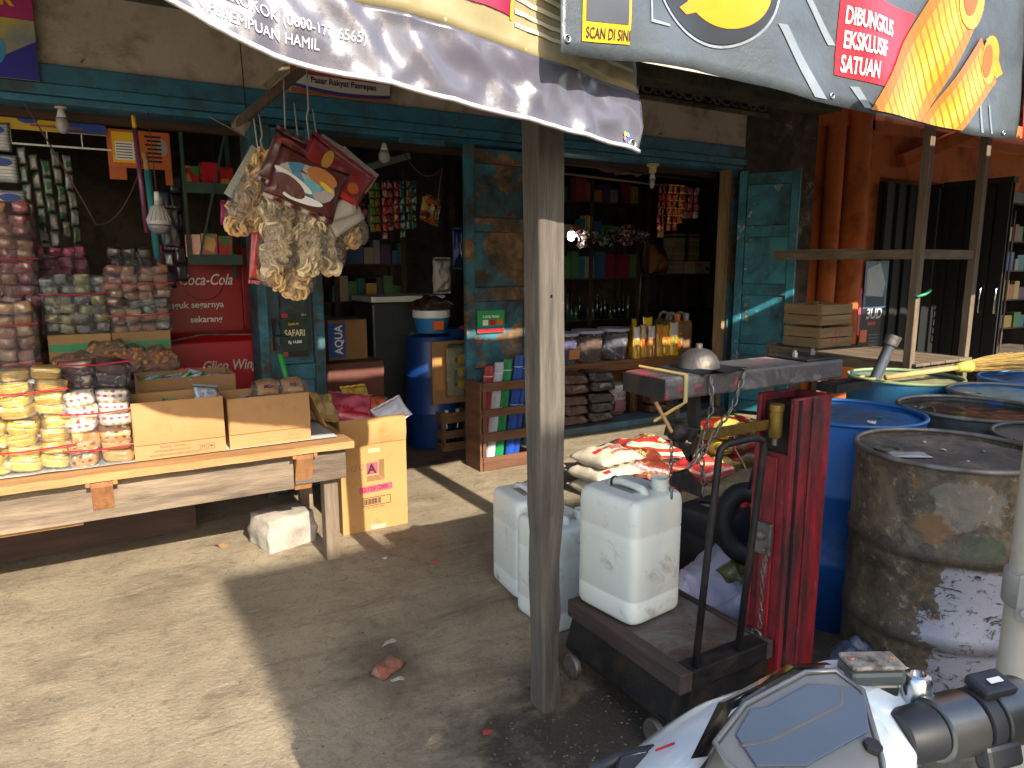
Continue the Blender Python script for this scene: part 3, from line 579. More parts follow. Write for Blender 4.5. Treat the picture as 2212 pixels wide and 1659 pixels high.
c2 = carton('cardboard_box', 'right-hand bakery carton holding a bag of buns on the table', (.525, 3.41, .652), .375, .26, .235, CARD, flap=.170, sides=.19)
c3 = carton('cardboard_box', 'open carton standing behind the two bakery cartons on the table', (.19, 3.78, .652), .44, .28, .30, CARDD, flap=0)
for o, ink, x in ((c1, INK, 0), (c2, GINK, -.0)):
    lettering('Bandung - Indonesia', .016, ink, o, (.10, -.0012, .048), sx=.8); lettering('ptindonesiabakeryfamily.com', .016, ink, o, (.075, -.0012, .030), sx=.8); lettering('delicious@ptindonesiabakeryfamily.com', .016, ink, o, (.055, -.0012, .012), sx=.8)
    for k in range(2):
        x0 = .262 + k * .034; b = B()
        for a, c in (((x0, .018), (x0 + .026, .018)), ((x0, .044), (x0 + .026, .044)), ((x0, .018), (x0, .044)), ((x0 + .026, .018), (x0 + .026, .044))): b.bar((a[0], -.0012, a[1]), (c[0], -.0012, c[1]), .0018, .0004)
        if k: b.add([(x0 + .013 + .009 * cos(i * pi / 8), -.0012, .031 + .007 * sin(i * pi / 8)) for i in range(9)], [tuple(range(9))]).bar((x0 + .013, -.0012, .022), (x0 + .013, -.0012, .034), .0018, .0004)
        else:
            for q in (.009, .017): b.bar((x0 + q, -.0012, .022), (x0 + q, -.0012, .036), .0018, .0004).add([(x0 + q - .004, -.0012, .034), (x0 + q + .004, -.0012, .034), (x0 + q, -.0012, .041)], [(0, 1, 2)])
        L('handling_mark', o, b, ink)
cA = carton('cardboard_box', 'tall cardboard carton marked 12/120/12000 standing on the floor', (1.135, 3.72, 0), .388, .40, .655, M('cardboard_tall', 'b0824e', 'a67845', scale=3, rough=.85, bump=.12, bscale=120, dirt='8f6436', dscale=4, damt=.18), flap=.15)
L('emblem', cA, B().box(.147, -.0016, .332, .213, -.0002, .398), PINK); lettering('A', .075, BLACK, cA, (.153, -.003, .338), bold=.003, sx=.95)
for k in range(5):
    e = .005 + k * .0065; L('emblem_line', cA, B().box(.147, -.0012, .325 - e - .0026, .213 + e + .003, 0, .325 - e).box(.219 + e - .0025, -.0012, .325 - e, .219 + e + .0005, 0, .41), BLACK)
L('number_strip', cA, B().add([(.10, -.0012, .222), (.298, -.0012, .228), (.298, -.0012, .268), (.10, -.0012, .262)], [(0, 1, 2, 3)]), PINK); lettering('12/120/12000', .034, BLACK, cA, (.112, -.002, .233), rot=(pi/2, -.03, 0), sx=.84, bold=.0008)
b = B(); xx = .128
for k in range(26): wd = random.choice((.0012, .002, .0035)); b.box(xx, -.0014, .155, xx + wd, -.0002, .188); xx += wd + random.choice((.001, .0018, .0025))
for (x0, z0, x1, z1) in ((.118, .146, .285, .149), (.118, .193, .285, .196), (.118, .149, .121, .193), (.282, .149, .285, .193)): b.box(x0, -.0016, z0, x1, -.0002, z1)
L('barcode', cA, b, BLACK); lettering('0 89 99909 00061 1', .016, INK, cA, (.135, -.0012, .130)); lettering('12/12', .05, M('pen', '8a6a44', rough=.8), cA, (.05, -.0012, .36), shear=.3, sx=.7)
L('tape', cA, B().box(.165, -.0015, .005, .25, -.0002, .03), M('tape', 'cdb48c', rough=.3)); L('tape', cA, B().box(.16, -.0012, .455, .23, -.0001, .478), MATS['tape'])
lettering('2 C/2', .03, M('pen_red', 'b4502c', rough=.8), cA, (.185, -.002, .06), rot=(pi/2, 1.0, 0), shear=.2, sx=.7)
L('side_print', cA, B().box(-.0012, .12, .36, 0, .22, .40).box(-.0012, .12, .30, 0, .22, .345).box(-.0012, .08, .12, 0, .3, .15).box(-.0012, .08, .08, 0, .3, .10), INK)
# things in the tall carton
def bag(name, label, loc, rot, w_, d, h, mat, nz=.5, seed=1, group=None, cat='bag', flange=.012, p=2.6):
    o = B().pillow(w_, d, h, 22, 22, p, nz, seed, flange).out(name, mat, None, True); o.location = loc; o.rotation_euler = rot
    return tag(o, label, cat, group)
REDBAG = pattern_mat('red_bag_print', 'patches', ['b83848', 'c85060', 'a02838', 'cf8a90'], 14, .3)
rb = bag('snack_bag', 'pink and red printed snack bag leaning in the tall carton', (1.24, 3.84, .70), (.62, .15, -.25), .25, .21, .07, M('pinkred_bag', 'c06070', 'a83848', scale=14, rough=.3, coat=.4, bump=.5, bscale=25), .5, 2)
drape(lettering('ENAK', .045, M('bag_red', 'a81c30', rough=.4), rb, (-.09, -.05, .035), rot=(0, 0, 0), bold=.002), rb); L('band', rb, B().grid(lambda u, v: (-.1 + .2 * u, -.075 + .02 * v, .027 + .008 * sin(u * pi)), 8, 1), MATS['bag_red'])
bag('snack_bag', 'orange prawn-coloured cracker bag in the tall carton', (1.42, 3.88, .66), (.3, -.1, .3), .2, .2, .12, M('orange_bag', 'd8703c', 'c25a2c', scale=16, rough=.35, coat=.5, bump=.6, bscale=30), .6, 3)
bag('plastic_bag', 'crumpled white plastic bag end sticking out of the tall carton', (1.455, 3.76, .665), (.9, -.35, .1), .2, .12, .03, M('plastic_white', 'd6d0d4', 'c6c0c6', rough=.3, bump=.6, bscale=18), .9, 4)
bag('noodle_bag', 'twisted bag of tan noodles between the carton and the tall box', (1.06, 3.80, .73), (.7, .3, .4), .19, .19, .11, pattern_mat('noodle_print', 'waves', ['a88a52', 'c2a468', '8a6e3e', 'b89a60'], 30, .4), .6, 5)
bag('snack_bag', 'clear bag of yellow snacks behind the pink bag', (1.34, 3.99, .71), (.9, 0, .2), .17, .18, .08, M('yellow_bag', 'd2b040', 'b8903a', scale=20, rough=.25, coat=.6, bump=.6, bscale=30), .7, 6)
# buns on the right carton
def wrapper_box(o, w_, d, h, seed, mat=WRAP, z0=0., bulge=.012):
    """clear film pulled over a block of packs: x,y centred, resting at z0"""
    n = 12; b = B()
    def pt(u, v, s):
        return None
    prof = []
    ring_ = 28; rows = 9; v = []; f = []
    for j in range(rows + 1):
        z = z0 + h * j / rows; k = 1 if j < rows - 1 else (.93 if j == rows - 1 else .72)
        for i in range(ring_):
            a = 2 * pi * i / ring_; ca, sa = cos(a), sin(a); q = 1 / max(abs(ca), abs(sa)); q = 1 + (q - 1) * .86
            nn = .010 * fine((ca * 3 + seed, sa * 3, z * 26)) + bulge * .4 * fine((ca * 9, sa * 9 + seed, z * 60))
            v.append(((w_/2 * k + bulge + nn) * ca * q, (d/2 * k + bulge + nn) * sa * q, z + (.004 * fine((a, z * 5, seed)))))
    for j in range(rows):
        for i in range(ring_): k = (i + 1) % ring_; f.append((j*ring_ + i, j*ring_ + k, (j+1)*ring_ + k, (j+1)*ring_ + i))
    f.append(tuple(range(rows*ring_, (rows+1)*ring_))); b.add(v, f); return L('clear_wrapper', o, b, mat, True)
CAKE = B().block(.096, .13, .060, .38, .5, 3).mesh('cake', MATS['print_cream'], True)
BUN = M('bun_crust', 'b87c3c', 'd8a468', scale=9, rough=.5, bump=.2)
def bundle(name, label, loc, cols, rows, deps, pw, pd, ph, mats, seed, strap=None, rz=0, wrap=WRAP, jit=.007, cat='snack pack', group=None, pname='pack', me=None):
    o = thing(name, label, cat, loc, rz, group); R = random.Random(seed)
    for i in range(cols):
        for j in range(rows):
            for k in range(deps):
                inst(pname, me or CAKE, o, ((i - (cols-1)/2) * pw + R.uniform(-jit, jit), (k - (deps-1)/2) * pd + R.uniform(-jit, jit), ph * (j + .5) + R.uniform(-jit, jit) * .4),
                     (R.uniform(-.18, .18), R.uniform(-.2, .2), R.uniform(-.3, .3)), (pw / .095 * R.uniform(.95, 1.1), pd / .13 * R.uniform(.95, 1.05), ph / .062 * R.uniform(1.0, 1.25)), mats[R.randrange(len(mats))])
    wrapper_box(o, cols * pw, deps * pd, rows * ph, seed, wrap)
    if strap is not None:
        for z in strap:
            w_, d = cols * pw / 2 + .016, deps * pd / 2 + .016; P = [(-w_, -d, z), (0, -d - .004, z - .006), (w_, -d, z + .003), (w_, d, z), (-w_, d, z)]
            L('red_strap', o, B().tube(P, .0035, 5, True), RED)
    return o
bb = thing('bun_bag', 'clear bag of chocolate buns lying on the right-hand carton', 'bread', (.79, 3.52, .86), -.1)
for k in range(2):
    L('bun', bb, B().pillow(.105, .12, .055, 10, 10, 2.6, .1, k).rot(Matrix.Rotation(.5, 3, 'X'), (-.058 + k * .116, 0, .05)), BUN, True)
    L('print_star', bb, B().add([(-.058 + k * .116 + (.022 if i % 2 else .040) * cos(i * pi / 5) * .8, -.050 - .012 * sin(i * pi / 5) * (.4 if i % 2 else .8), .062 + (.014 if i % 2 else .026) * sin(i * pi / 5) * .6) for i in range(10)], [tuple(range(10))]), M('print_maroon', '7c2438', rough=.4))
wrapper_box(bb, .24, .12, .085, 5)
# ---------------------------------------------------------------- wrapped cakes on the left of the table
BAN = [pattern_mat('banana_wrap', 'waves', ['dcbc58', 'ece0b0', '7c5c34', 'd2ac40'], 7, .3), pattern_mat('banana_wrap_b', 'waves', ['d0a848', 'b88440', 'ece4c8', 'dcc060'], 9, .3)]
DOT = [pattern_mat('dot_wrap', 'dots', ['ece6dc', 'c8283c', 'e0bc28', 'f4f0e8'], 44, .3)]; DOTB = [pattern_mat('brown_dot_wrap', 'dots', ['c89458', '5c3420', 'f4efe4', 'c89458'], 40, .3), BUN]
bundle('cake_pack', 'lower pack of yellow banana sponge cakes at the table front', (-.255, 3.50, .655), 3, 4, 1, .108, .15, .055, BAN, 11, strap=(.10,), pname='cake')
bundle('cake_pack', 'upper pack of yellow banana sponge cakes stacked on the lower one', (-.26, 3.50, .882), 3, 4, 1, .105, .15, .050, BAN, 12, strap=(.11,), pname='cake')
bundle('cake_pack', 'pack of brown cakes with white polka dots beside the carton', (.01, 3.49, .655), 2, 3, 1, .118, .14, .048, DOTB, 13, strap=(.075,), pname='cake')
bundle('cake_pack', 'pack of red and yellow polka dot cakes above the brown dotted ones', (.012, 3.49, .805), 2, 3, 1, .118, .14, .056, DOT, 14, strap=(.08,), pname='cake')
bundle('cake_pack', 'dark dotted cake pack with red strap on top of the polka dot cakes', (.02, 3.54, .98), 2, 2, 1, .12, .14, .055, [M('dark_bun', '5c4434', '7a5c44', scale=12, rough=.4, coat=.5), pattern_mat('dark_dot_wrap', 'dots', ['4a3428', '6a4a38', 'b8a898', '4a3428'], 40, .3)], 15, strap=(.105,), wrap=WRAPD, pname='cake')
# snack sachets lying in the cartons
SNK = pattern_mat('sachet_green_print', 'patches', ['8fa8b0', '4cae3c', 'b8c4cc', '6c7884', 'd0d6d8'], 24, .22)
SACH = B().pillow(.10, .075, .022, 8, 8, 3, .5, 9, .006).mesh('sachet', SNK, True)
for c, n, z, lab, z0 in ((c1, 16, .20, 'silver and green snack sachet lying in the left-hand carton', 0), (c3, 14, .27, 'grey and green snack packet poking out of the carton behind', 0), (c2, 8, .16, 'small snack sachet lying deep in the right-hand carton', 0)):
    R = random.Random(int(z * 100))
    for k in range(n):
        x, y = c.location.x + R.uniform(.06, .32 if c is not c3 else .38), c.location.y + R.uniform(.05, .21)
        o = inst('snack_sachet', SACH, None, (x, y, c.location.z + z + R.uniform(-.02, .02)), (R.uniform(-.7, .7), R.uniform(-.5, .5), R.uniform(0, 6)), R.uniform(.9, 1.2), SNK); tag(o, lab, 'sachet', 'sachets in the cartons: ' + lab.split(' in ')[-1] if ' in ' in lab else 'sachets in the carton behind')
    tag(B().box(c.location.x + .006, c.location.y + .006, c.location.z + .006, c.location.x + (.36 if c is not c3 else .43), c.location.y + .25, c.location.z + z - .03).out('sachet_pile', SNK), 'heap of snack sachets filling the ' + {c1: 'left-hand carton', c2: 'right-hand carton', c3: 'carton at the back'}[c], 'sachets')
o = inst('snack_sachet', SACH, None, (.455, 3.50, .895), (1.1, .2, .5), 1.35, pattern_mat('blue_silver', 'waves', ['8c98a8', 'a8b4c0', '6c7888', 'c8ccd0'], 40, .2)); tag(o, 'large silver-blue snack packet standing at the right of the left-hand carton', 'sachet')

# ---------------------------------------------------------------- inside the left-hand shop
ct = thing('shop_counter', 'dark wooden counter inside the left-hand opening carrying stacked snacks', 'counter', (-.5, 4.6, 0))
B().box(-1.58, 4.16, .86, .44, 5.3, .90).out('top', DARKW, ct); B().box(-1.58, 4.20, .02, .44, 4.24, .859).out('front', DARKW, ct)
for x in (-1.5, .36): B().box(x, 5.2, 0.013, x + .06, 5.26, .859).out('leg', DARKZ, ct)
PB = [M('brown_snack', 'b07a5c', '7c4c38', scale=26, rough=.3, crough=.04, coat=1, bump=.8, bscale=40), M('tan_snack', 'c49a70', '8c6448', scale=26, rough=.3, crough=.04, coat=1, bump=.8, bscale=40)]
PR = [M('plum_snack', 'a85a58', '743840', scale=26, rough=.3, crough=.04, coat=1, bump=.8, bscale=40), PB[0]]
PG = [M('olive_snack', 'b0a468', '74724a', scale=26, rough=.3, crough=.04, coat=1, bump=.8, bscale=40), M('silver_snack', '9a968c', '5c5c58', scale=30, rough=.22, coat=.5, metal=.3, bump=.8, bscale=40)]
PK = [M('pink_snack', 'b84c68', '8c3450', scale=22, rough=.3, coat=.5, bump=.8, bscale=40)]
PS_ = [MATS['silver_snack'], PB[0], PB[1]]
bundle('snack_bundle', 'tall stack of reddish brown snack packs at the far left of the opening', (-.36, 4.62, .905), 4, 15, 1, .08, .15, .061, PR, 21, strap=(.3, .62))
bundle('snack_bundle', 'pale brown snack pack stack at the left edge in front of the tall one', (-.38, 4.36, .905), 4, 7, 1, .08, .14, .058, PB, 22, strap=(.1, .3))
bundle('snack_bundle', 'olive and silver snack pack stack on the left green-striped carton', (-.035, 4.45, 1.137), 4, 6, 1, .070, .15, .050, PG, 23, strap=(.21,))
bundle('snack_bundle', 'silver snack pack stack on the right green-striped carton', (.265, 4.45, 1.137), 4, 4, 1, .074, .15, .044, PS_, 24, strap=(.09,))
bundle('snack_bundle', 'copper brown snack pack stack above the silver packs', (.265, 4.45, 1.314), 4, 4, 1, .077, .15, .043, PB, 25, strap=(.08,))
bundle('snack_bundle', 'pink snack pack stack behind the olive packs', (-.09, 4.80, 1.137), 4, 8, 1, .064, .13, .057, PK, 26, wrap=WRAPD)
bundle('snack_bundle', 'dark snack pack stack behind the copper brown packs', (.26, 4.80, 1.137), 3, 8, 1, .073, .13, .057, [M('dusky_snack', '584c3c', '3a3228', scale=22, rough=.3, coat=.5, bump=.8, bscale=40)], 27, wrap=WRAPD)
for i, (x, lab) in enumerate(((-.175, 'green-striped carton under the olive snack packs'), (.115, 'green-striped carton under the silver snack packs'))):
    c = carton('cardboard_box', lab, (x, 4.36, .902), .285, .56, .232, CARDD); L('green_band', c, B().box(.002, -.0012, .145, .283, 0, .185), GREEN)
    lettering('Roti', .03, M('band_red', 'a8382c', rough=.6), c, (.17, -.002, .15), shear=.2); L('lid', c, B().box(0, 0, .233, .285, .56, .2345), CARDD)
# cracker bags, small round crackers seen through film
BALL = B().lathe([(.001, -.012), (.010, -.007), (.013, 0), (.010, .007), (.001, .012)], 8).mesh('cracker', M('cracker_ball', 'c8843c', 'a86428', scale=30, rough=.6, vary=.4), True)
def cracker_sack(label, loc, w_, d, h, seed, n=40):
    o = thing('cracker_sack', label, 'crackers', loc); R = random.Random(seed)
    L('cracker_heap', o, B().pillow(w_ * .9, d * .9, h * .85, 10, 10, 3, .4, seed).rot(Matrix.Identity(3), (0, 0, h * .46)), M('cracker_mass', 'a8703a', '7c4e28', scale=30, rough=.7, bump=1, bscale=50), True)
    for k in range(n):
        u, v = R.uniform(-.9, .9), R.uniform(-1, .3); e = (1 - abs(u)**3) ** .5 * (1 - abs(v)**3) ** .5
        inst('cracker', BALL, o, (u * w_ * .45, v * d * .45, h * .46 + e * h * .43), (R.uniform(0, 3), R.uniform(0, 3), 0), 1.0)
    L('clear_wrapper', o, B().pillow(w_, d, h, 16, 16, 3, .5, seed + 1).rot(Matrix.Identity(3), (0, 0, h * .5)), WRAP, True); return o
for i, (x, y, w_, z) in enumerate(((-.05, 4.24, .27, .0), (.18, 4.22, .2, .02), (.32, 4.215, .20, 0), (.09, 4.28, .22, .05))):
    cracker_sack(('clear sack of dark orange crackers at the left of the counter front', 'clear sack of pale crackers in the middle of the counter front', 'clear sack of round orange crackers nearest the red freezer', 'small flat sack of crackers lying across the others')[i], (x, y, .902 + z), w_, .15, .15, 40 + i, (30, 36, 40, 20)[i])
# red drinks cooler and ice-cream freezer
RF = M('freezer_red', 'b01820', '981018', scale=2, rough=.35, dirt='4c0a0e', damt=.15); DR = M('cooler_red', 'a8141e', '8c0e16', scale=2, rough=.4)
ck = thing('drinks_cooler', 'tall red soft drink cooler behind the freezer in the left-hand shop', 'cooler', (.72, 5.34, .013))
L('cabinet', ck, B().box(-.25, 0, 0, .27, .55, 1.62), DR, bevel=.01); L('front_panel', ck, B().box(-.245, -.012, .05, .25, -.001, 1.60), DR, bevel=.004); L('door_edge', ck, B().box(.251, -.03, .02, .295, -.001, 1.60), M('cooler_edge', '8c1018', rough=.4), bevel=.004)
lettering('Coca-Cola', .108, WHITE, ck, (-.16, -.0135, 1.345), shear=.35, sx=.74, bold=.001); lettering('teguk segarnya', .062, WHITE, ck, (-.24, -.0135, 1.19), sx=.98, bold=.0012); lettering('sekarang', .06, WHITE, ck, (-.1, -.0135, 1.09), sx=.98, bold=.0012)
L('bottle_cap_ring', ck, B().tube([(.0 + .13 * cos(i * pi / 16), -.0135, 1.37 + .13 * sin(i * pi / 16)) for i in range(32)], .003, 4, True), M('ring_dark', '7c0c14', rough=.4))
L('handle', ck, B().box(.15, -.03, .99, .21, -.013, 1.02), WPLAST, bevel=.004)
fz = thing('ice_freezer', 'low red ice cream freezer lettered Glico Wings beside the door leaf', 'freezer', (.75, 4.93, .013))
prof = [(0, 0), (.38, 0), (.38, 1.0), (.30, 1.03), (.10, 1.045), (.0, .985)]
b = B(); n = len(prof); v = [(-.32, p[0], p[1]) for p in prof] + [(.55, p[0], p[1]) for p in prof]
b.add(v, [tuple(range(n)), tuple(range(n, 2*n))[::-1]] + [(i, i + n, (i+1) % n + n, (i+1) % n) for i in range(n)]); L('body', fz, b, RF, bevel=.012)
L('lid_rim', fz, B().tube([(-.32, .02, 1.0), (-.1, .06, 1.035), (.2, .06, 1.02), (.55, .02, .985)], .008, 6), STEEL, True)
lettering('Glico Wings', .095, M('freezer_cream', 'cbbda8', rough=.5), fz, (-.13, -.002, .80), shear=.25, sx=.78, bold=.0015); lettering('ice cream', .03, MATS['freezer_cream'], fz, (-.06, -.002, .762), sx=.8)
L('grille', fz, B().box(-.3, -.006, .05, .5, -.001, .2), IRON); L('label', fz, B().box(-.318, -.003, .80, -.27, -.0012, .90), CREAMP)
# green metal wall shelf with red packs
ws = thing('wall_shelf', 'dark green two-tier bracket shelf above the red cooler', 'shelf', (.78, 5.1, 1.5)); GS = M('shelf_green', '2c4a42', '223a34', rough=.5)
for z in (1.525, 1.97): B().box(.60, 4.97, z, .92, 5.30, z + .02).out('shelf_board', GS, ws); B().box(.60, 4.955, z - .03, .92, 4.969, z + .035).out('shelf_lip', GS, ws)
B().bar((.66, 4.95, 1.54), (.86, 4.95, 2.33), .02, .012).out('stay', GS, ws); B().bar((.60, 4.96, 1.5), (.60, 4.96, 2.3), .02).out('stay', GS, ws); B().bar((.92, 5.28, 1.4), (.92, 5.28, 2.4), .025).out('stay', GS, ws)
RP = pattern_mat('red_pack_print', 'patches', ['a81820', 'c02028', 'd8a040', '8c1018', '2c7a3c', 'b81c28'], 16, .3); RPK = B().box(-.045, -.03, 0, .045, .03, .14).mesh('red_pack', RP)
for i, (x, z, s) in enumerate(((.64, 1.546, 1), (.735, 1.546, 1.05), (.83, 1.546, .95), (.66, 1.991, .85), (.76, 1.991, 1.05), (.86, 1.991, .9))):
    o = inst('biscuit_pack', RPK, None, (x, 5.05, z), (0, 0, .1 * (i - 2)), s); tag(o, ('left', 'middle', 'right')[i % 3] + ' red biscuit pack on the ' + ('lower' if z < 1.8 else 'upper') + ' tier of the green bracket shelf', 'packet', 'red packs on the %s tier' % ('lower' if z < 1.8 else 'upper'))
bag('chips_bag', 'pink snack bag hanging beside the green bracket shelf', (.84, 4.93, 1.82), (1.5, .1, .3), .1, .13, .03, M('pink_chips', 'd05088', 'b83a70', rough=.3, coat=.4), .5, 8, cat='bag')
# price header and hanging boards
hd = thing('header_board', 'yellow baby-milk header board with empty price windows', 'sign', (-.12, 4.97, 2.2)); YH = M('header_yellow', 'c8a828', 'b0901c', scale=4, rough=.5)
B().box(-.45, 4.96, 2.24, .20, 4.966, 2.335).out('board', YH, hd); plate('blue_flash', hd, .12, .045, .318, .13, -.0105, BLUE); plate('red_line', hd, -.05, .062, .2, .075, -.0112, M('header_red', '9c5038', rough=.5))
for x in (-.44, -.27, -.1, .07): B().box(x, 4.962, 2.165, x + .006, 4.968, 2.239).out('frame_bar', WPLAST, hd)
B().box(-.45, 4.962, 2.158, .22, 4.968, 2.168).out('frame_rail', WPLAST, hd); L('badge', hd, B().add([(-.06 + .05 * cos(i * pi/8), -.0112, .10 + .025 * sin(i * pi/8)) for i in range(16)], [tuple(range(16))]), BLUE)
od = thing('price_board', 'orange price list board hanging beside the purple broom handle', 'sign', (.37, 4.985, 2.13)); OR = M('board_orange', 'c4642c', 'b0541e', rough=.5)
L('board', od, B().box(-.17, -.004, -.06, .17, 0, .16), OR, bevel=.003); L('tab', od, B().box(-.17, -.004, -.13, -.08, 0, -.061), OR); L('tab', od, B().box(.13, -.004, -.15, .17, 0, -.061), OR); plate('list_panel', od, -.145, -.03, -.02, .145, -.004, YELLOW); plate('list_sheet', od, -.13, -.015, -.03, .09, -.0056, WHITE)
for k in range(6): plate('list_line', od, -.125, -.006 + k * .016, -.04, .0 + k * .016, -.0073, GREY)
for k in range(7): plate('print_block', od, .03 + .012 * (k % 2), -.02 + k * .024, .12, -.008 + k * .024, -.004, BLACK)
L('picture', od, B().add([(.125 + .03 * cos(i * pi/6), -.005, .07 + .05 * sin(i * pi/6)) for i in range(12)], [tuple(range(12))]), M('pic_grey', '9c9890', rough=.5))
dpz = thing('nappy_poster', 'hanging blue and white nappy pack strip at the left of the opening', 'poster', (-.30, 4.95, 1.83))
for k, z in enumerate((.0, .19, .36)):
    L('pack', dpz, B().pillow(.15, .16, .03, 8, 8, 5, .2, k).rot(Matrix.Rotation(pi/2, 3, 'X'), (-.02 * k, 0, z)), pattern_mat('nappy_print', 'waves', ['b8c0c4', '5c84b4', 'c8a078', 'd0d0cc'], 9, .4), True)
    L('blue_badge', dpz, B().add([(-.02 * k + .05 * cos(i * pi/8), -.0172, z + .035 + .022 * sin(i * pi/8)) for i in range(16)], [tuple(range(16))]), BLUE)
# hanging strips of small sachets
def strip_of(label, loc, n, w_, h, mat, rz=0, name='sachet_strip', group=None, lean=0, seed=0):
    key = 'sach_%d_%d' % (int(w_ * 1000), int(h * 1000)); R = random.Random(seed)
    me = bpy.data.meshes.get(key) or B().pillow(w_, h, .014, 6, 6, 4, .4, 2).rot(Matrix.Rotation(pi/2, 3, 'X')).mesh(key, mat, True)
    o = thing(name, label, 'sachets', loc, rz, group)
    for k in range(n): inst('sachet', me, o, (lean * k + R.uniform(-.003, .003), R.uniform(-.006, .006), -h * (k + .5)), (R.uniform(-.12, .12), R.uniform(-.05, .05), R.uniform(-.25, .25)), 1, mat)
    return o
GW = pattern_mat('green_white_print', 'patches', ['7c8078', '2f6a38', '8c8c86', '5a6058', '94948c'], 30, .3)
for k in range(5): strip_of(('first', 'second', 'third', 'fourth', 'fifth')[k] + ' strip of green and white sachets from the left below the yellow header', (-.23 + k * .055, 4.97 + .03 * (k % 2), 2.15 - .03 * (k % 3)), 5 + k % 3, .045, .10, GW, .2 * (k - 2), group='green and white sachet strips', lean=.004, seed=k)
# lamps, cords, broom handles
def lamp(label, loc, r, lit=0, ribs=0, holder=True):
    o = thing('light_bulb', label, 'lamp', loc)
    if holder: L('lamp_holder', o, B().lathe([(.055, .12), (.055, .105), (.032, .09), (.03, .05), (.026, .045)], 16), M('holder_cream', 'cbb68c', 'b8a27a', rough=.5), 2)
    if ribs:
        L('heat_sink', o, B().lathe([(.016, .05), (.016, .03), (.03, .02), (r * .98, -.055), (r, -.075), (r * .97, -.08)], 24), M('lamp_white', 'bab8b4', 'a8a6a2', rough=.45), 2)
        L('dome', o, B().lathe([(r * .96, -.081), (r * .9, -.10), (r * .7, -.12), (r * .4, -.132), (.002, -.136)], 24), M('lamp_dome', '8c8a88', rough=.3), True)
        L('socket', o, B().lathe([(.012, .1), (.014, .09), (.016, .051)], 12), WPLAST, True)
        for k in range(16): a = k * pi / 8; L('fin', o, B().bar((.03 * cos(a), .03 * sin(a), .018), (r * 1.02 * cos(a), r * 1.02 * sin(a), -.06), .004, .006), MATS['lamp_white'])
    else:
        L('base', o, B().lathe([(.014, .045), (.02, .02), (.026, .0)], 14), WPLAST, True)
        L('globe', o, B().lathe([(.026, 0), (r, -.03), (r * 1.02, -.045), (r * .8, -.07), (r * .4, -.082), (.001, -.085)], 20), M('globe_lit', 'ffffff', emit=14) if lit else M('globe_off', 'a8a6a4', '9c9a98', rough=.3), True)
    return o
lamp('unlit bulb in a cream holder under the left end of the lintel', (-.015, 4.76, 2.29), .032)
big = lamp('large ribbed unlit LED bulb hanging on a cord over the snacks', (.405, 4.55, 1.80), .062, ribs=1, holder=False)
lamp('unlit pear-shaped lamp under the lintel of the doorway', (1.86, 4.80, 2.27), .04, holder=False)
lit = lamp('small lit white bulb deep inside the right-hand shop', (4.02, 5.6, 1.80), .034, lit=1, holder=False)
def cord(label, pts, r=.0035, mat=None, name='cord', cat='cable'):
    return tag(B().tube(pts, r, 5).out(name, mat or IRON, None, True), label, cat)
def sag(a, b, s, n=14): a = Vector(a); b = Vector(b); return [a.lerp(b, i / n) - Vector((0, 0, s * 4 * (i/n) * (1 - i/n))) for i in range(n + 1)]
CB = M('cord_brown', '5c3c34', rough=.5)
cord('brown cord dropping to the large ribbed bulb', [(.40, 4.6, 2.34), (.402, 4.57, 2.1), (.405, 4.55, 1.90)], .003, CB)
cord('brown cable looping from the header board to the lintel', sag((-.22, 4.72, 2.42), (.10, 4.75, 1.72), -.02) + sag((.10, 4.75, 1.72), (.37, 4.8, 2.1), .10)[1:], .004, CB)
cord('thin black wire running up the wall behind the banner', [(.935, 4.65, 2.345), (.93, 4.66, 2.6), (.92, 4.66, 2.95)], .003)
cord('pale string tied across the corner of the left-hand opening', [(.72, 4.64, 2.35), (.93, 4.60, 2.24)], .003, M('string_pale', '9a8c7c', rough=.8))
cord('tangle of cable inside the doorway at the upper right', sag((2.05, 4.95, 2.32), (2.35, 4.9, 2.2), .12) + sag((2.35, 4.9, 2.2), (2.3, 4.92, 1.8), -.05)[1:], .004, CB)
hb = thing('long_broom', 'purple wrapped broom handle hanging in the left-hand opening', 'broom', (.335, 4.72, 1.9)); L('handle', hb, B().cyl((0, 0, .36), (.018, 0, -.22), .014), pattern_mat('purple_wrap', 'waves', ['7a2c58', '8c3a68', 'b8a0b0', '64204a'], 60, .3), True); L('tip', hb, B().cyl((-.003, 0, .43), (0, 0, .361), .011), YELLOW, True)
hb = thing('long_broom', 'teal wrapped broom handle standing beside the large bulb', 'broom', (.395, 4.70, 1.7)); L('handle', hb, B().cyl((-.015, 0, .33), (0, 0, -.17), .019), pattern_mat('teal_wrap', 'waves', ['1f7c80', '2a8c90', '9cc0c0', '186468'], 60, .3), True); L('tip', hb, B().cyl((-.022, 0, .43), (-.015, 0, .331), .014), PINEZ, True); L('clear_end', hb, B().cyl((0, 0, -.171), (.012, 0, -.26), .016, .01), WRAP, True)
strip_of('dim strip of dark hanging packets beside the bracket shelf', (.56, 5.05, 2.05), 6, .07, .11, M('dark_packet', '4a4c50', '26282c', scale=18, rough=.3, coat=.5), .3, seed=9)
strip_of('twisted strip of blue-black packets left of the bracket shelf', (.48, 4.98, 1.95), 5, .07, .12, M('blue_packet', '3c4a5c', '1e2630', scale=18, rough=.3, coat=.5), -.2, seed=10)
bag('plastic_bag', 'limp translucent plastic bag hanging beside the ribbed bulb', (.50, 4.88, 1.72), (1.5, .05, .2), .09, .24, .04, M('bag_grey', '6c6a68', '54524f', rough=.3, bump=.6, bscale=20), .8, 12, cat='bag')
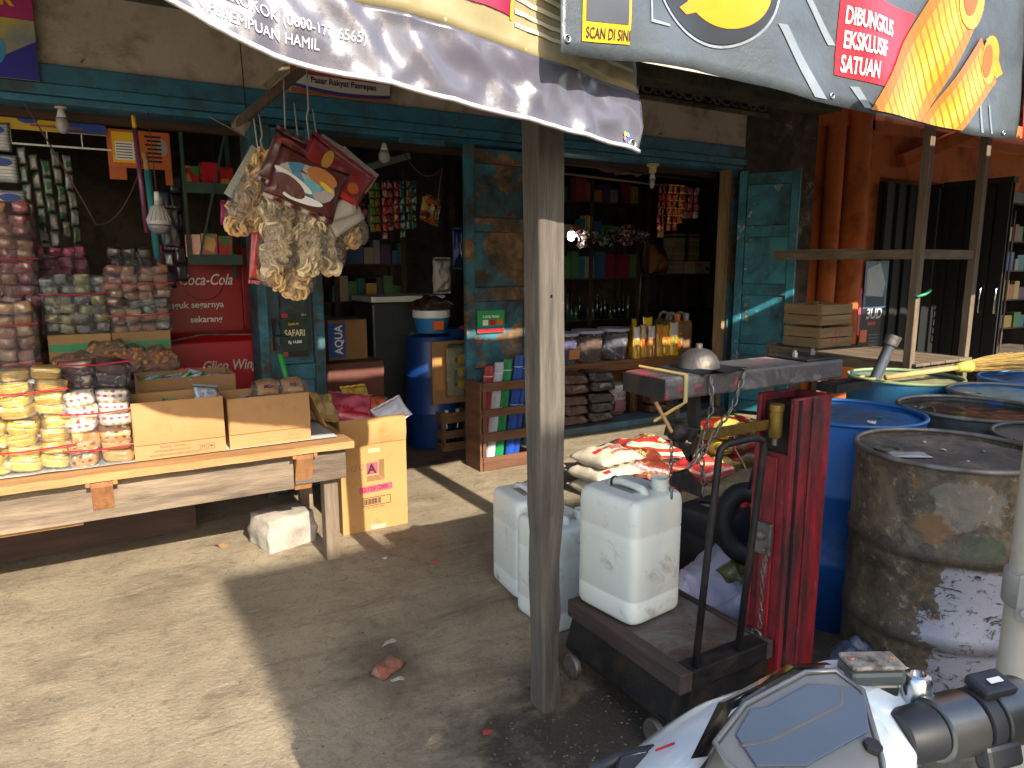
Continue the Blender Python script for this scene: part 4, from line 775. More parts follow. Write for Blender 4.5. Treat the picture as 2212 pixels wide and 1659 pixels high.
GB = tag(B().cyl((1.02, 4.5, .95), (1.085, 4.5, .62), .018, .014).out('green_pipe', M('bright_green', '38b04c', '2c9c40', rough=.4), None, True), 'bright green plastic pipe leaning on the door leaf below the price poster', 'pipe')

# ---------------------------------------------------------------- hanging cracker bags under the banner
stick = thing('hanging_stick', 'grey weathered stick jutting out below the banner hem', 'stick', (.6, 2.7, 2.05))
B().add(*(lambda q: (q.v, q.f))(B().bar((.50, 2.72, 1.97), (.80, 2.60, 2.235), .022, .034))).out('pole', DARKZ, stick, bevel=.008); B().bar((.505, 2.71, 1.99), (.545, 2.70, 1.965), .008, .05).out('splinter', OLDZ, stick); B().bar((.60, 2.655, 2.10), (.68, 2.64, 2.18), .006, .02).out('splinter', OLDZ, stick)
def nest():
    b = B(); R = random.Random(3)
    for k in range(7):
        a0 = R.uniform(0, 6); rx, ry = R.uniform(.010, .026), R.uniform(.012, .034); cx, cy, cz = R.uniform(-.007, .007), R.uniform(-.010, .010), R.uniform(-.007, .007); ti = R.uniform(-.35, .35)
        P = [(cx + rx * cos(a), cy + ry * sin(a), cz + ti * rx * cos(a + a0) + .005 * sin(3 * a + a0)) for a in [i * 2 * pi / 14 for i in range(14)]]
        b.tube(P, R.uniform(.0038, .006), 5, True)
    return b
KR = M('kerupuk', 'dcba84', 'c49c64', scale=40, rough=.6, vary=.35, sub=.0, bump=.3, bscale=90); NEST = nest().mesh('nest', KR, True)
KY = M('kerupuk_yellow', 'd8a840', 'c08c2c', scale=40, rough=.6, vary=.3); KW = M('kerupuk_pale', 'e6d0a8', 'd0b488', scale=30, rough=.55, vary=.3)
def kbag(label, top, length, wid, m, seed, lean=(0, 0), flat=.7):
    o = thing('cracker_bag', label, 'crackers', top); R = random.Random(seed); n = int(length / .017)
    for k in range(n):
        t = (k + .5) / n; r = wid * (.30 + .70 * min(1, t * 2.2)) * (1 if t < .9 else .85)
        for q in range(3):
            a = R.uniform(0, 2*pi); rr = r * R.uniform(.35, .8)
            inst('cracker', NEST, o, (lean[0] * t + rr * cos(a), lean[1] * t + rr * flat * sin(a), -length * t), (R.uniform(.8, 2.3), R.uniform(-.6, .6), R.uniform(0, 6)), R.uniform(.8, 1.25), m)
    P = [(.004, 0), (.012, -.02 * length / .3)] + [(wid * (.45 + .75 * min(1, t * 2.2)) * 1.12, -length * t) for t in (.12, .3, .55, .8)] + [(wid * 1.0, -length * .97), (wid * .4, -length * 1.02)]
    b = B(); ringn = 16; v = []; f = []
    for r, z in P:
        for i in range(ringn): a = 2*pi*i/ringn; rr = r * (1 + .16 * fine((cos(a) * 2 + seed, sin(a) * 2, z * 14))); v.append((lean[0] * -z / length + rr * cos(a), lean[1] * -z / length + rr * .8 * sin(a), z))
    for j in range(len(P) - 1):
        for i in range(ringn): k = (i + 1) % ringn; f.append((j*ringn + i, j*ringn + k, (j+1)*ringn + k, (j+1)*ringn + i))
    L('clear_bag', o, b.add(v, f), WRAP, True); return o
HY = 2.70
for i, (lab, top, ln, wd, m, lean) in enumerate((
    ('leftmost tapering bag of tan crackers hanging from the stick', (.60, HY - .02, 1.88), .26, .055, KR, (-.10, 0)),
    ('long bag of woven cracker nests in the left middle of the cluster', (.64, HY - .07, 1.80), .32, .056, KW, (-.035, 0)),
    ('long bag of woven cracker nests in the centre of the cluster', (.72, HY - .09, 1.76), .29, .056, KW, (.0, 0)),
    ('bag of woven cracker nests to the right of the centre', (.775, HY - .08, 1.72), .24, .052, KW, (.01, 0)),
    ('short fat bag of smooth tan crackers at the right of the cluster', (.86, HY - .03, 1.72), .15, .060, KR, (.03, 0)),
    ('low bag of tan stick crackers hanging at the bottom left', (.615, HY - .02, 1.62), .20, .046, KR, (-.01, 0)),
    ('lowest bag of tan stick crackers at the bottom middle', (.685, HY - .04, 1.62), .23, .048, KR, (.0, 0)),
    ('yellow cracker bag showing behind the right-hand nests', (.81, HY + .0, 1.68), .16, .046, KY, (.01, 0)),
    ('small yellow cracker bag peeping out low between the nests', (.66, HY - .01, 1.62), .12, .04, KY, (0, 0)))):
    kbag(lab, top, ln, wd, m, 60 + i, lean)
RK = M('red_cracker_bag', 'c84a44', 'a83434', scale=30, rough=.3, coat=.5, bump=.6, bscale=40)
bag('cracker_bag', 'slim red cracker bag at the left of the hanging cluster', (.555, HY + .02, 1.56), (pi/2, .12, .2), .045, .24, .035, RK, .5, 31, cat='crackers'); bag('cracker_bag', 'slim red cracker bag hidden low behind the tan ones', (.63, HY + .06, 1.52), (pi/2, -.05, .2), .05, .18, .03, RK, .5, 32, cat='crackers')
CH = M('choc_packet', '5e2420', '481a18', scale=5, rough=.3, coat=.5, bump=.4, bscale=14); CR2 = M('maroon_packet', '6a1c22', '8c2024', scale=4, rough=.28, coat=.6, bump=.4, bscale=14)
PW = M('paper_white', 'b6aea2', 'a89f92', rough=.7, bump=.3, bscale=20)
def packet(name, label, loc, rot, w_, h, mat, seed, deco=0):
    o = B().pillow(w_, h, .03, 14, 14, 4, .5, seed, .012).rot(Matrix.Rotation(pi/2, 3, 'X')).out(name, mat, None, True); o.location = loc; o.rotation_euler = rot; return tag(o, label, 'packet')
p1 = packet('snack_packet', 'maroon chocolate snack packet tilted on top of the cracker cluster', (.80, HY - .155, 1.815), (.06, .55, .1), .27, .135, CR2, 3)
p2 = packet('snack_packet', 'brown and blue snack packet at the front of the cracker cluster', (.70, HY - .165, 1.775), (.05, .38, -.05), .25, .175, CH, 4)
p3 = packet('snack_packet', 'dark brown packet behind the left end of the cluster', (.635, HY - .13, 1.85), (.1, .4, 0), .13, .17, CH, 5)
def blob(o, name, cx, cz, rx, rz, mat, y=-.021, n=16, a=0): L(name, o, B().add([(cx + rx * cos(i*2*pi/n) * cos(a) - rz * sin(i*2*pi/n) * sin(a), y, cz + rx * cos(i*2*pi/n) * sin(a) + rz * sin(i*2*pi/n) * cos(a)) for i in range(n)], [tuple(range(n))]), mat)
blob(p2, 'blue_print', -.01, -.005, .105, .06, pattern_mat('sea_print', 'patches', ['4c8cac', '6cb0c0', '8a9cc0', '3c7ca0', 'b8a8a0'], 22, .35), -.0185); blob(p2, 'biscuit_print', .035, .035, .055, .028, M('biscuit', 'b8763a', '9c5c2c', rough=.5), -.0205, a=-.1)
blob(p2, 'chocolate_print', -.055, -.035, .06, .028, CH, -.0207, a=-.3); blob(p2, 'white_swirl', -.05, -.012, .075, .014, WHITE, -.0200, a=-.25); blob(p2, 'white_swirl', .0, -.06, .07, .014, WHITE, -.0200, a=.1)
blob(p2, 'yellow_print', .06, .01, .03, .008, YELLOW, -.0212, a=-.3)
blob(p1, 'gold_print', -.05, .02, .018, .035, M('gold', 'b88a34', '9c7028', rough=.4), -.0185); blob(p1, 'wafer_print', .02, .0, .022, .018, M('wafer', '7c4a2c', rough=.5), -.0187); blob(p1, 'orange_print', .075, -.01, .022, .02, M('amber', 'a85418', rough=.5), -.0187); blob(p1, 'red_flash', .02, -.05, .1, .010, M('flash_red', 'b82a20', '9c1c18', rough=.3), -.0187)
blob(p3, 'red_badge', -.015, .05, .035, .018, M('badge_red', 'b8452c', rough=.5), -.0185)
for i, (x, z, a, w_, h, y) in enumerate(((.655, 1.90, .25, .10, .08, -.09), (.80, 1.89, .5, .10, .10, -.09), (.90, 1.84, .62, .16, .09, -.08), (.81, 1.69, -.3, .13, .06, -.16), (.845, 1.66, -.55, .14, .07, -.13))):
    o = B().shell(lambda u, v: ((u - .5) * w_, .012 * sin(u * 3) * v, (v - .5) * h), 6, 4, .001).out('paper_card', PW, None, True); o.location = (x, HY + y, z); o.rotation_euler = (.1, a, .1 * i - .2); tag(o, ('white card standing at the left behind the chocolate packets', 'white card in the middle behind the maroon packet', 'white card sticking out at the right behind the maroon packet', 'white bag underside below the brown and blue packet', 'crumpled white bag end at the lower right of the packets')[i], 'card')
o = B().shell(lambda u, v: ((u - .5) * .06, .01 * u, (v - .5) * .20), 3, 4, .001).out('paper_card', pattern_mat('card_print', 'waves', ['b4b4ac', '7aa0b4', 'b8b870', 'a8a8a0'], 20, .5), None); o.location = (.525, HY - .02, 1.81); o.rotation_euler = (0, .55, .1); tag(o, 'blue and yellow printed card at the far left of the cracker cluster', 'card')
ST = M('string_white', 'a8a29a', rough=.7)
for i, (a, c) in enumerate((((.565, 2.70, 2.02), (.575, 2.68, 1.86)), ((.585, 2.70, 2.03), (.595, 2.68, 1.86)), ((.66, 2.63, 2.13), (.648, 2.60, 1.92)), ((.735, 2.61, 2.18), (.73, 2.59, 1.89)), ((.70, 2.66, 2.06), (.70, 2.62, 1.88)), ((.765, 2.66, 2.05), (.765, 2.60, 1.88)))):
    m_ = Vector(a).lerp(Vector(c), .6) + Vector((-.008 * (i % 2), 0, .0)); cord(('far left', 'second', 'third', 'longest', 'short middle', 'rightmost')[i] + ' white string holding up the cracker cluster', [a, Vector(a).lerp(Vector(c), .5), m_, c], .003, ST, 'string', 'string')

# ---------------------------------------------------------------- stone and litter on the floor
def rock():
    b = B(); me = None; bm = bmesh.new(); bmesh.ops.create_cube(bm, size=1); bmesh.ops.subdivide_edges(bm, edges=bm.edges, cuts=9, use_grid_fill=True)
    for v in bm.verts:
        p = v.co.copy(); q = p.normalized() * .58; p = p.lerp(q, .45 if p.z > 0 else .22)
        p += Vector((fine(p * 3), fine(p * 3 + Vector((5, 0, 0))), fine(p * 3 + Vector((0, 7, 0))))) * .05 + p.normalized() * .02 * fine(p * 14); v.co = Vector((p.x * .29, p.y * .26, max(p.z, -.42) * .20))
    me = bpy.data.meshes.new('stone'); bm.to_mesh(me); bm.free(); me.polygons.foreach_set('use_smooth', [True] * len(me.polygons))
    me.materials.append(M('white_stone', 'b0a698', '968c7e', scale=4, rough=.9, dirt='7a6f60', dscale=5, damt=.35, bump=.7, bscale=50)); o = inst('stone', me, None, (.83, 3.82, .083), (0, 0, .25)); tag(o, 'rough white stone block lying on the floor beside the table leg', 'stone')
rock()
def scrap(label, x, y, s, mat, seed, cat='litter', z=0.0, n=7):
    R = random.Random(seed); P = [(s * R.uniform(.5, 1) * cos(i*2*pi/n), s * .7 * R.uniform(.5, 1) * sin(i*2*pi/n)) for i in range(n)]
    b = B(); v = [(x + p[0], y + p[1], .003 + z + abs(R.uniform(0, .35)) * s) for p in P] + [(x, y, .004 + z + s * .3)]; v += [(a, c_, d - .0015) for a, c_, d in v]
    b.add(v, [(i, (i+1) % n, n) for i in range(n)] + [((i+1) % n + n + 1, i + n + 1, 2*n + 1) for i in range(n)] + [(i, i + n + 1, (i+1) % n + n + 1, (i+1) % n) for i in range(n)]); tag(b.out('litter_scrap', mat), label, cat)
LF = M('dry_leaf', '8a6a44', '6c5034', rough=.8); RS = M('red_scrap', 'b04444', '983838', rough=.5); WS = M('pale_scrap', 'b8ae9c', 'a0978a', rough=.7)
scrap('curled brown leaf on the sunlit floor under the table', .53, 3.90, .055, LF, 1, 'leaf'); scrap('small red scrap on the shaded floor right of the table', 1.42, 3.13, .025, RS, 2); scrap('red plastic scrap on the floor left of the post foot', 1.00, 1.82, .03, RS, 3)
scrap('tiny pale scrap beside the tall carton', 1.22, 3.3, .02, WS, 4); scrap('pale paper scrap among the oil stain', .93, 2.50, .04, WS, 5)
bk = B().pillow(.13, .075, .05, 8, 6, 4, .5, 6).out('brick_lump', M('brick_red', '8a4a38', '6c3a2c', rough=.9, dirt='a89880', damt=.4, bump=.6), None, True); bk.location = (.855, 2.32, .018); bk.rotation_euler = (0, 0, .5); tag(bk, 'broken piece of red brick in the dark stain on the floor', 'brick')
scrap('white flake beside the broken brick', .87, 2.25, .035, WS, 8)
R = random.Random(5); PEB = B().pillow(.016, .012, .008, 4, 4, 2.5, .4, 2).mesh('pebble', M('pebble', '8c8274', '6a6054', rough=.9, vary=.6), True); b = B()
for k in range(900):
    near = k < 520; x = R.uniform(.9, 1.75) if near else R.uniform(-.6, 2.6); y = R.uniform(1.2, 2.1) if near else R.uniform(1.3, 4.5); s = R.uniform(.15, .7); a = R.uniform(0, 6)
    b.add([(x + s * (cos(a) * p[0] - sin(a) * p[1]), y + s * (sin(a) * p[0] + cos(a) * p[1]), p[2] * s + .001) for p in [tuple(v.co) for v in PEB.vertices]], [tuple(p.vertices) for p in PEB.polygons])
tag(b.out('grit', M('grit', '6c6254', '4c443a', scale=30, rough=.9)), 'scattered grit and crumbs over the concrete floor', 'grit', kind='stuff')
# ---------------------------------------------------------------- inside the doorway
SMALL = [M('pk_%d' % i, c, None, scale=9, rough=.45, vary=.3) for i, c in enumerate(('8a3030', '3c5a8a', 'b89a40', '4c7a4c', '8a8a84', 'a86a34', '5a3a5c', '9c9080', '2c6a70', '7c2440'))]
BX = B().box(-.5, -.5, 0, .5, .5, 1).mesh('packet_box', SMALL[0])
BTL = B().lathe([(.5, 0), (.5, .55), (.42, .66), (.16, .78), (.16, .95), (.2, .96), (.2, 1)], 10).mesh('bottle_shape', SMALL[0], 2)
def shelf_unit(label, x0, x1, y0, y1, zs, z1, nup=3):
    o = thing('shelving', label, 'shelf', ((x0 + x1) / 2, (y0 + y1) / 2, 0))
    for z in zs: B().box(x0, y0, z - .02, x1, y1, z).out('shelf_board', DARKW, o)
    for i in range(nup):
        x = x0 + (x1 - x0 - .05) * i / (nup - 1)
        B().box(x, y0 - .012, .131 if x0 > 3 else .013, x + .05, y0 - .001, z1).out('upright', DARKZ, o); B().box(x, y1 + .001, .131 if x0 > 3 else .013, x + .05, y1 + .02, z1).out('upright', DARKZ, o)
    return o
def fill(x0, x1, y, z, hmax, label, group, seed, cat='packet', name='shop_packet', wr=(.05, .12), mats=SMALL, me=BX, dens=.9):
    R = random.Random(seed); x = x0
    while x < x1 - .04:
        w_ = R.uniform(*wr); h = hmax * R.uniform(.5, 1)
        if R.random() < dens: tag(inst(name, me, None, (x + w_/2, y + R.uniform(0, .03), z), (0, 0, R.uniform(-.06, .06)), (w_ * .94, w_ * .9 if me is BTL else .11, h), R.choice(mats)), label, cat, group)
        x += w_
shelf_unit('dark shelving full of packets seen through the doorway', 1.35, 2.75, 6.6, 6.9, (.45, .80, 1.15, 1.50, 1.85, 2.2), 2.4)
for k, z in enumerate((.45, .80, 1.15, 1.50, 1.85)): fill(1.42, 2.72, 6.68, z + .001, .24, 'dim packet on the %s shelf behind the doorway' % ('lowest', 'second', 'third', 'fourth', 'top')[k], 'packets on the %s doorway shelf' % ('lowest', 'second', 'third', 'fourth', 'top')[k], 100 + k)
aq = carton('cardboard_box', 'brown carton with blue AQUA side inside the doorway', (1.66, 5.25, .42), .30, .32, .30, CARDD); L('blue_print', aq, B().box(.0, -.0015, .02, .13, 0, .28), BLUE); lettering('AQUA', .085, WHITE, aq, (.105, -.003, .045), rot=(pi/2, -pi/2, 0), bold=.002, sx=.9); aq.location = (1.55, 5.25, .78); L('lid', aq, B().box(0, 0, .301, .30, .32, .304), CARDD)
cl = carton('cardboard_box', 'open reddish carton under the AQUA carton in the doorway', (1.50, 5.15, .36), .44, .42, .40, M('carton_maroon', '6c4034', '5a342a', rough=.85), flap=.12, back=0); L('lid', cl, B().box(0, .0, .401, .44, .42, .404), CARDD)
lc = carton('cardboard_box', 'plain carton on the floor under the other two in the doorway', (1.48, 5.12, .014), .48, .44, .344, CARDD); L('lid', lc, B().box(0, 0, .345, .48, .44, .3455), CARDD)
fill(1.62, 1.95, 5.08, .014, .20, 'small clear snack bag on the floor of the doorway', 'bags in front of the cartons', 120, 'bag', 'snack_bag', (.08, .11), [M('dim_bag', '7c6c54', '5c4c3c', rough=.3, coat=.5)])
# blue barrel with tubs on it
def barrel(label, loc, r, h, mat, lid=None, name='barrel'):
    o = thing(name, label, 'barrel', loc); L('body', o, B().lathe([(r * .92, 0), (r, .04), (r, h * .31), (r * 1.03, h * .33), (r, h * .35), (r, h * .64), (r * 1.03, h * .66), (r, h * .68), (r, h * .93), (r * .94, h)], 32), mat, 2)
    L('lid', o, B().lathe([(r * .97, h - .02), (r * .98, h + .012), (r * .93, h + .02), (r * .9, h + .008)], 32), lid or mat, 2); return o
BB = M('barrel_blue', '143874', '102c5c', scale=3, rough=.4, dirt='10203c', damt=.25)
barrel('dark blue plastic barrel standing just inside the doorway', (2.42, 5.30, .013), .22, .90, BB)
tub = thing('tub', 'white-rimmed blue tub on the blue barrel', 'bucket', (2.40, 5.26, .955)); L('bowl', tub, B().lathe([(.12, 0), (.145, .12)], 24), M('tub_blue', '2c78b0', '24689c', rough=.35), 2); L('rim', tub, B().lathe([(.147, .121), (.152, .125), (.152, .18), (.14, .182)], 24), WPLAST, 2); L('label', tub, B().box(-.05, -.146, .03, .04, -.14, .10), ORANGEP)
bag('goods_bag', 'dark brown wrapped bag heaped on the blue tub', (2.40, 5.26, 1.175), (0, 0, .3), .30, .24, .13, M('brown_wrap', '4a3024', '34221a', scale=12, rough=.25, coat=.5, bump=.8, bscale=30), .6, 13)
tb2 = thing('basin', 'blue basin with a red scoop beside the barrel top', 'basin', (2.56, 5.12, .92)); L('bowl', tb2, B().lathe([(.06, 0), (.10, .07), (.105, .072)], 20), BB, 2); L('scoop', tb2, B().cyl((0, -.05, .06), (.08, -.05, .075), .03, .028, 10), RED, True)
cf = carton('cardboard_box', 'flattened brown carton with flowers print leaning on the blue barrel', (2.30, 5.04, .40), .30, .03, .50, CARDD, rz=0); L('orange_patch', cf, B().box(.02, -.0015, .12, .12, 0, .38), M('carton_orange', 'a87840', '9a6c38', rough=.8))
yb = thing('snack_bundle', 'yellow and clear snack packs hanging in front of the flattened carton', 'snack pack', (2.50, 4.98, .46))
for k in range(7): inst('pack', CAKE, yb, (.03 * (k % 2), 0, .05 + k * .05), (pi/2, 0, .1), (.9, .6, .5), YELLOW if k % 2 else M('pale_pack', '9c9470', rough=.3))
for k in range(7): inst('pack', CAKE, yb, (-.07, 0, .05 + k * .05), (pi/2, .05, -.1), (.7, .6, .5), M('pale_pack', '9c9470', rough=.3))
wrapper_box(yb, .18, .05, .42, 8)
bc = thing('bottle_crate', 'small brown wooden bottle crate standing in the doorway', 'crate', (2.36, 5.0, .013))
def crate_parts(o, w_, d, h, slats, mx, my, mz, t=.014):
    for x in (0, w_ - .03):
        for y in (0, d - .03): L('corner_post', o, B().box(x, y, 0, x + .03, y + .03, h), mz, bevel=.003)
    for z0, z1 in slats:
        L('slat', o, B().box(-.004, -t - .001, z0, w_ + .004, -.001, z1), mx, bevel=.003); L('slat', o, B().box(-.004, d + .001, z0, w_ + .004, d + t, z1), mx, bevel=.003)
        L('slat', o, B().box(-t - .001, -.004, z0, -.001, d + .004, z1), my, bevel=.003); L('slat', o, B().box(w_ + .001, -.004, z0, w_ + t, d + .004, z1), my, bevel=.003)
    L('floor_board', o, B().box(.001, .001, .004, w_ - .001, d - .001, .014), mx)
crate_parts(bc, .24, .22, .33, ((.01, .075), (.11, .175), (.235, .32)), CRX, CRY, CRZ)
GL = M('dark_bottle', '1c2a24', '141e1a', rough=.15, coat=.5)
for i, (x, y) in enumerate(((.07, .07), (.17, .07), (.07, .16), (.17, .16))):
    o = thing('glass_bottle', 'dark glass bottle in the %s of the small crate' % ('front left', 'front right', 'back left', 'back right')[i], 'bottle', (2.36 + x, 5.0 + y, .028)); inst('body', BTL, o, (0, 0, 0), (0, 0, 0), (.07, .07, .29), GL); L('cap', o, B().lathe([(.016, .285), (.016, .31), (.001, .312)], 10), WPLAST, True)
bag('plastic_bag', 'white plastic carrier bag hanging at the right of the doorway', (2.46, 5.18, 1.41), (pi/2, 0, .2), .17, .26, .10, M('bag_dim_white', 'a09c98', '8c8884', rough=.4, bump=.7, bscale=16), .8, 14, p=2.0)
bag('plastic_bag', 'blue plastic bag hanging above the white carrier bag', (2.56, 5.1, 1.62), (pi/2, 0, .1), .09, .30, .05, BB, .6, 15); bag('chips_bag', 'gold and orange crisp bags hanging at the upper right of the doorway', (2.38, 5.2, 1.92), (1.4, .3, .2), .18, .20, .08, pattern_mat('gold_print', 'patches', ['a8782c', 'b84c24', '3c3028', 'c8b070', '2c2824'], 20, .25), .8, 16)
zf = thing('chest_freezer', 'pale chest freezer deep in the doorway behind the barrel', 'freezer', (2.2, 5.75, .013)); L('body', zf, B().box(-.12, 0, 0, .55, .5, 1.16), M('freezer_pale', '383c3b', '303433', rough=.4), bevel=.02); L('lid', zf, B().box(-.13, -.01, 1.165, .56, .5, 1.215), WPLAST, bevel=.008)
tl = thing('tube_light', 'long pale fluorescent fitting under the doorway ceiling', 'lamp', (2.08, 5.4, 2.25)); B().bar((1.86, 5.25, 2.20), (2.30, 5.45, 2.345), .075, .05).out('housing', M('fitting_grey', '8c8c8a', '7a7a78', rough=.4), tl); B().bar((1.87, 5.24, 2.165), (2.30, 5.44, 2.31), .03, .05).out('black_edge', IRON, tl)
cc = thing('strip_rail', 'dark rail under the fitting holding sachet strips', 'rail', (2.0, 5.3, 2.16)); B().bar((1.68, 5.28, 2.10), (2.32, 5.32, 2.17), .02).out('rail', IRON, cc)
SC_ = [pattern_mat('strip_%d' % i, 'patches', c, 34, .25) for i, c in enumerate((['7a1e44', '54142e', 'a0506c'], ['3c3c40', '8c8c90', '24242a'], ['8c1c44', '2a2428', 'a83c5c'], ['2a2a2c', 'a82c48', '1c1c1e'], ['6ca02c', 'b8903c', '3c8c34'], ['4c8c34', 'c84c2c', '3c7a30'], ['b83028', 'a89c90', '8c2420'], ['a82a3c', 'c8848c', '742030'], ['a42838', 'd0a0a0', '842030'], ['1c6a5c', '9cb8b0', '14544a'], ['1c6450', '8ca89c', 'a83a34'], ['2c5c4c', 'a4b4a8', '20443a']))]
SN = ('plum', 'grey', 'crimson and black', 'black and pink', 'lime green', 'green and orange', 'brick red', 'rose red', 'red and white', 'teal', 'dark green', 'grey-green')
for k in range(12): strip_of(SN[k] + ' sachet strip on the rail under the doorway fitting', (1.73 + k * .05, 5.26 + .02 * (k % 2), 2.09 + k * .005), 5 + (k > 3) + (k % 3 == 0), .046, .062, SC_[k], .1 * (k % 3 - 1), seed=30 + k)

# ---------------------------------------------------------------- slatted crate of coloured bundles by the peeling leaf
cr = thing('slatted_crate', 'tall slatted wooden crate of coloured plastic bundles by the peeling door leaf', 'crate', (2.41, 4.42, .001))
crate_parts(cr, .42, .20, .66, ((.0, .10), (.215, .285), (.40, .46), (.59, .655)), CRX, CRY, CRZ, .016); L('side_board', cr, B().box(-.030, -.01, 0, -.0175, .21, .66), CRY)
for i, (x, c, nm, hh) in enumerate(((.07, 'b02834', 'red', .76), (.15, 'c8c8cc', 'white', .78), (.225, '1f8a4c', 'green', .80), (.32, '2450a8', 'blue', .82), (.385, '2c58b0', 'second blue', .80))):
    m = M('bundle_' + nm.split()[-1], c, None, scale=30, rough=.35, stretch=(1, 1, .05), bump=.6, bscale=60); b = B(); n = 40
    v = []; f = []
    for z, k in ((.016, 1), (hh * .5, 1), (hh * .95, 1.02), (hh, .9)):
        for q in range(n): a = 2*pi*q/n; r = .033 * k * (1 + .10 * (q % 2)); v.append((r * cos(a) + .12 * (z - .4), r * sin(a), z))
    for j in range(3):
        for q in range(n): k = (q + 1) % n; f.append((j*n + q, j*n + k, (j+1)*n + k, (j+1)*n + q))
    f += [tuple(range(n))[::-1], tuple(range(3*n, 4*n))]; o = thing('cord_bundle', nm + ' plastic cord bundle standing in the slatted crate', 'cord bundle', (2.41 + x, 4.52 + (.03 if i == 4 else 0), .001)); L('bundle', o, b.add(v, f), m)
    for z in (hh * .55, hh * .9): L('tie', o, B().tube([((.037) * cos(q * pi/8) + .12 * (z - .4), .037 * sin(q * pi/8), z) for q in range(16)], .003, 4, True), WHITE)

# ---------------------------------------------------------------- right-hand shop
sf = thing('shop_bench', 'rough timber bench shelf across the right-hand opening', 'shelf', (4.2, 5.0, .13))
BRW = wood('bench_wood', '8c5c34', '6a4426', 'x'); BRZ = wood('bench_wood', '8c5c34', '6a4426', 'z'); BRY = wood('bench_wood', '8c5c34', '6a4426', 'y')
B().box(3.26, 4.93, .615, 5.10, 5.10, .645).out('top_board', BRW, sf, bevel=.003); B().box(3.26, 5.104, .616, 5.10, 5.30, .645).out('top_board', BRW, sf, bevel=.003); B().box(3.26, 4.932, .555, 5.10, 4.96, .614).out('front_rail', BRW, sf, bevel=.003)
for x in (3.30, 3.95, 4.30, 5.02): B().box(x, 4.965, .131, x + .055, 5.02, .614).out('leg', BRZ, sf, bevel=.003)
B().bar((3.72, 4.99, .60), (3.94, 4.99, .36), .03, .05).out('brace', BRW, sf); B().bar((4.52, 4.99, .36), (4.34, 4.99, .60), .03, .05).out('brace', BRW, sf); B().box(3.82, 4.90, .161, 4.12, 4.93, .235).out('foot_block', BRW, sf, bevel=.003); B().box(3.3, 5.28, .14, 5.05, 5.30, .60).out('back_board', BRW, sf)
def tubbucket(label, x, y, r, h, fillc, filln):
    o = thing('storage_tub', label, 'tub', (x, y, .647)); L('contents', o, B().lathe([(r * .86, .004), (r * .97, h * .80), (.001, h * .84)], 24), M(filln, fillc, None, scale=60, rough=.9, bump=.6, bscale=140), True)
    L('wall', o, B().lathe([(r * .88, 0), (r, h)], 28, cap=False), wrap_mat('tub_clear', 'd6d2e4', .30), True); L('lid', o, B().lathe([(r * 1.05, h - .015), (r * 1.06, h + .008), (r * .6, h + .012), (.001, h + .012)], 28), M('tub_lid', 'aaa6ba', '9c98ac', rough=.35), 2); return o
t1 = tubbucket('lavender storage tub with an orange label next to the post', 3.52, 5.02, .135, .26, '9a96b4', 'tub_white'); L('label', t1, B().box(-.02, -.14, .05, .09, -.132, .13), M('label_peach', 'd08a54', 'b87444', rough=.5))
tubbucket('storage tub of tan grain between the other two tubs', 3.80, 5.03, .138, .27, 'b08c64', 'grain_tan'); tubbucket('storage tub of pale grey grain beside the oil pouches', 4.10, 5.04, .14, .275, '9a9894', 'grain_grey')
def pouch(label, x, y, h, w_, mats, rz):
    o = thing('oil_pouch', label, 'oil pouch', (x, y, .647), rz); n = 8; v = []; f = []
    def g(u, s): 
        def q(uu, vv):
            t = vv; d = .045 * (1 - t) ** .6 * (1 - abs(2*uu - 1) ** 3) ** .5; return ((uu - .5) * w_ * (1 - .05 * sin(t * pi)), -s * d - .004 * s + .004 * fine((uu * 5, t * 7, x)), t * h + (.012 * abs(2*uu - 1) if t > .95 else 0))
        return q
    b = B()
    for s in (1, -1): b.grid(g(0, s), 10, 12)
    lo = B(); 
    L('oil', o, B().add([p for p in b.v], b.f), mats[0], True)
    for (nm, z0, z1, m, d) in (('print_top', .62, 1.0, mats[1], .0025), ('print_fruit', .38, .60, mats[2], .0022)):
        L(nm, o, B().grid(lambda u, v_: tuple(Vector(g(0, 1)(.05 + .9 * u, z0 + (z1 - z0) * v_)) + Vector((0, -d, 0))), 8, 5), m, True)
    return o
OIL = M('oil_yellow', 'd8a414', 'c48a0c', rough=.15, coat=.7); WT = M('pouch_white', 'd0c8bc', 'bcb0a4', scale=14, rough=.3, coat=.4); FR = pattern_mat('fruit_print', 'patches', ['c8402c', 'd86c20', '4c8a3c', 'd89c30'], 30, .3); YT = M('pouch_yellow', 'd4a61c', 'd06a18', scale=8, rough=.3, coat=.4)
for i, (x, y, h, mt, rz) in enumerate(((4.31, 4.97, .28, (OIL, WT, FR), .15), (4.42, 5.0, .29, (OIL, WT, FR), .3), (4.50, 4.98, .28, (M('oil_amber', 'b8741c', 'a0601c', rough=.15, coat=.7), WT, FR), .1), (4.60, 4.98, .29, (OIL, YT, YT), .2), (4.68, 4.99, .28, (OIL, YT, FR), -.1), (4.77, 4.97, .30, (OIL, WT, FR), .05), (4.40, 5.11, .34, (OIL, YELLOW, YELLOW), .5), (4.56, 5.10, .35, (OIL, YELLOW, YELLOW), -.3))):
    pouch(('white-topped oil pouch at the left end of the row', 'second white-topped oil pouch from the left', 'amber oil pouch in the middle of the row', 'orange and yellow oil pouch', 'slim yellow oil pouch right of the orange one', 'large white-topped oil pouch at the right end', 'plain yellow pouch standing behind at the left', 'plain yellow pouch standing behind in the middle')[i], x, y, h, .095 if i != 5 else .115, mt, rz)
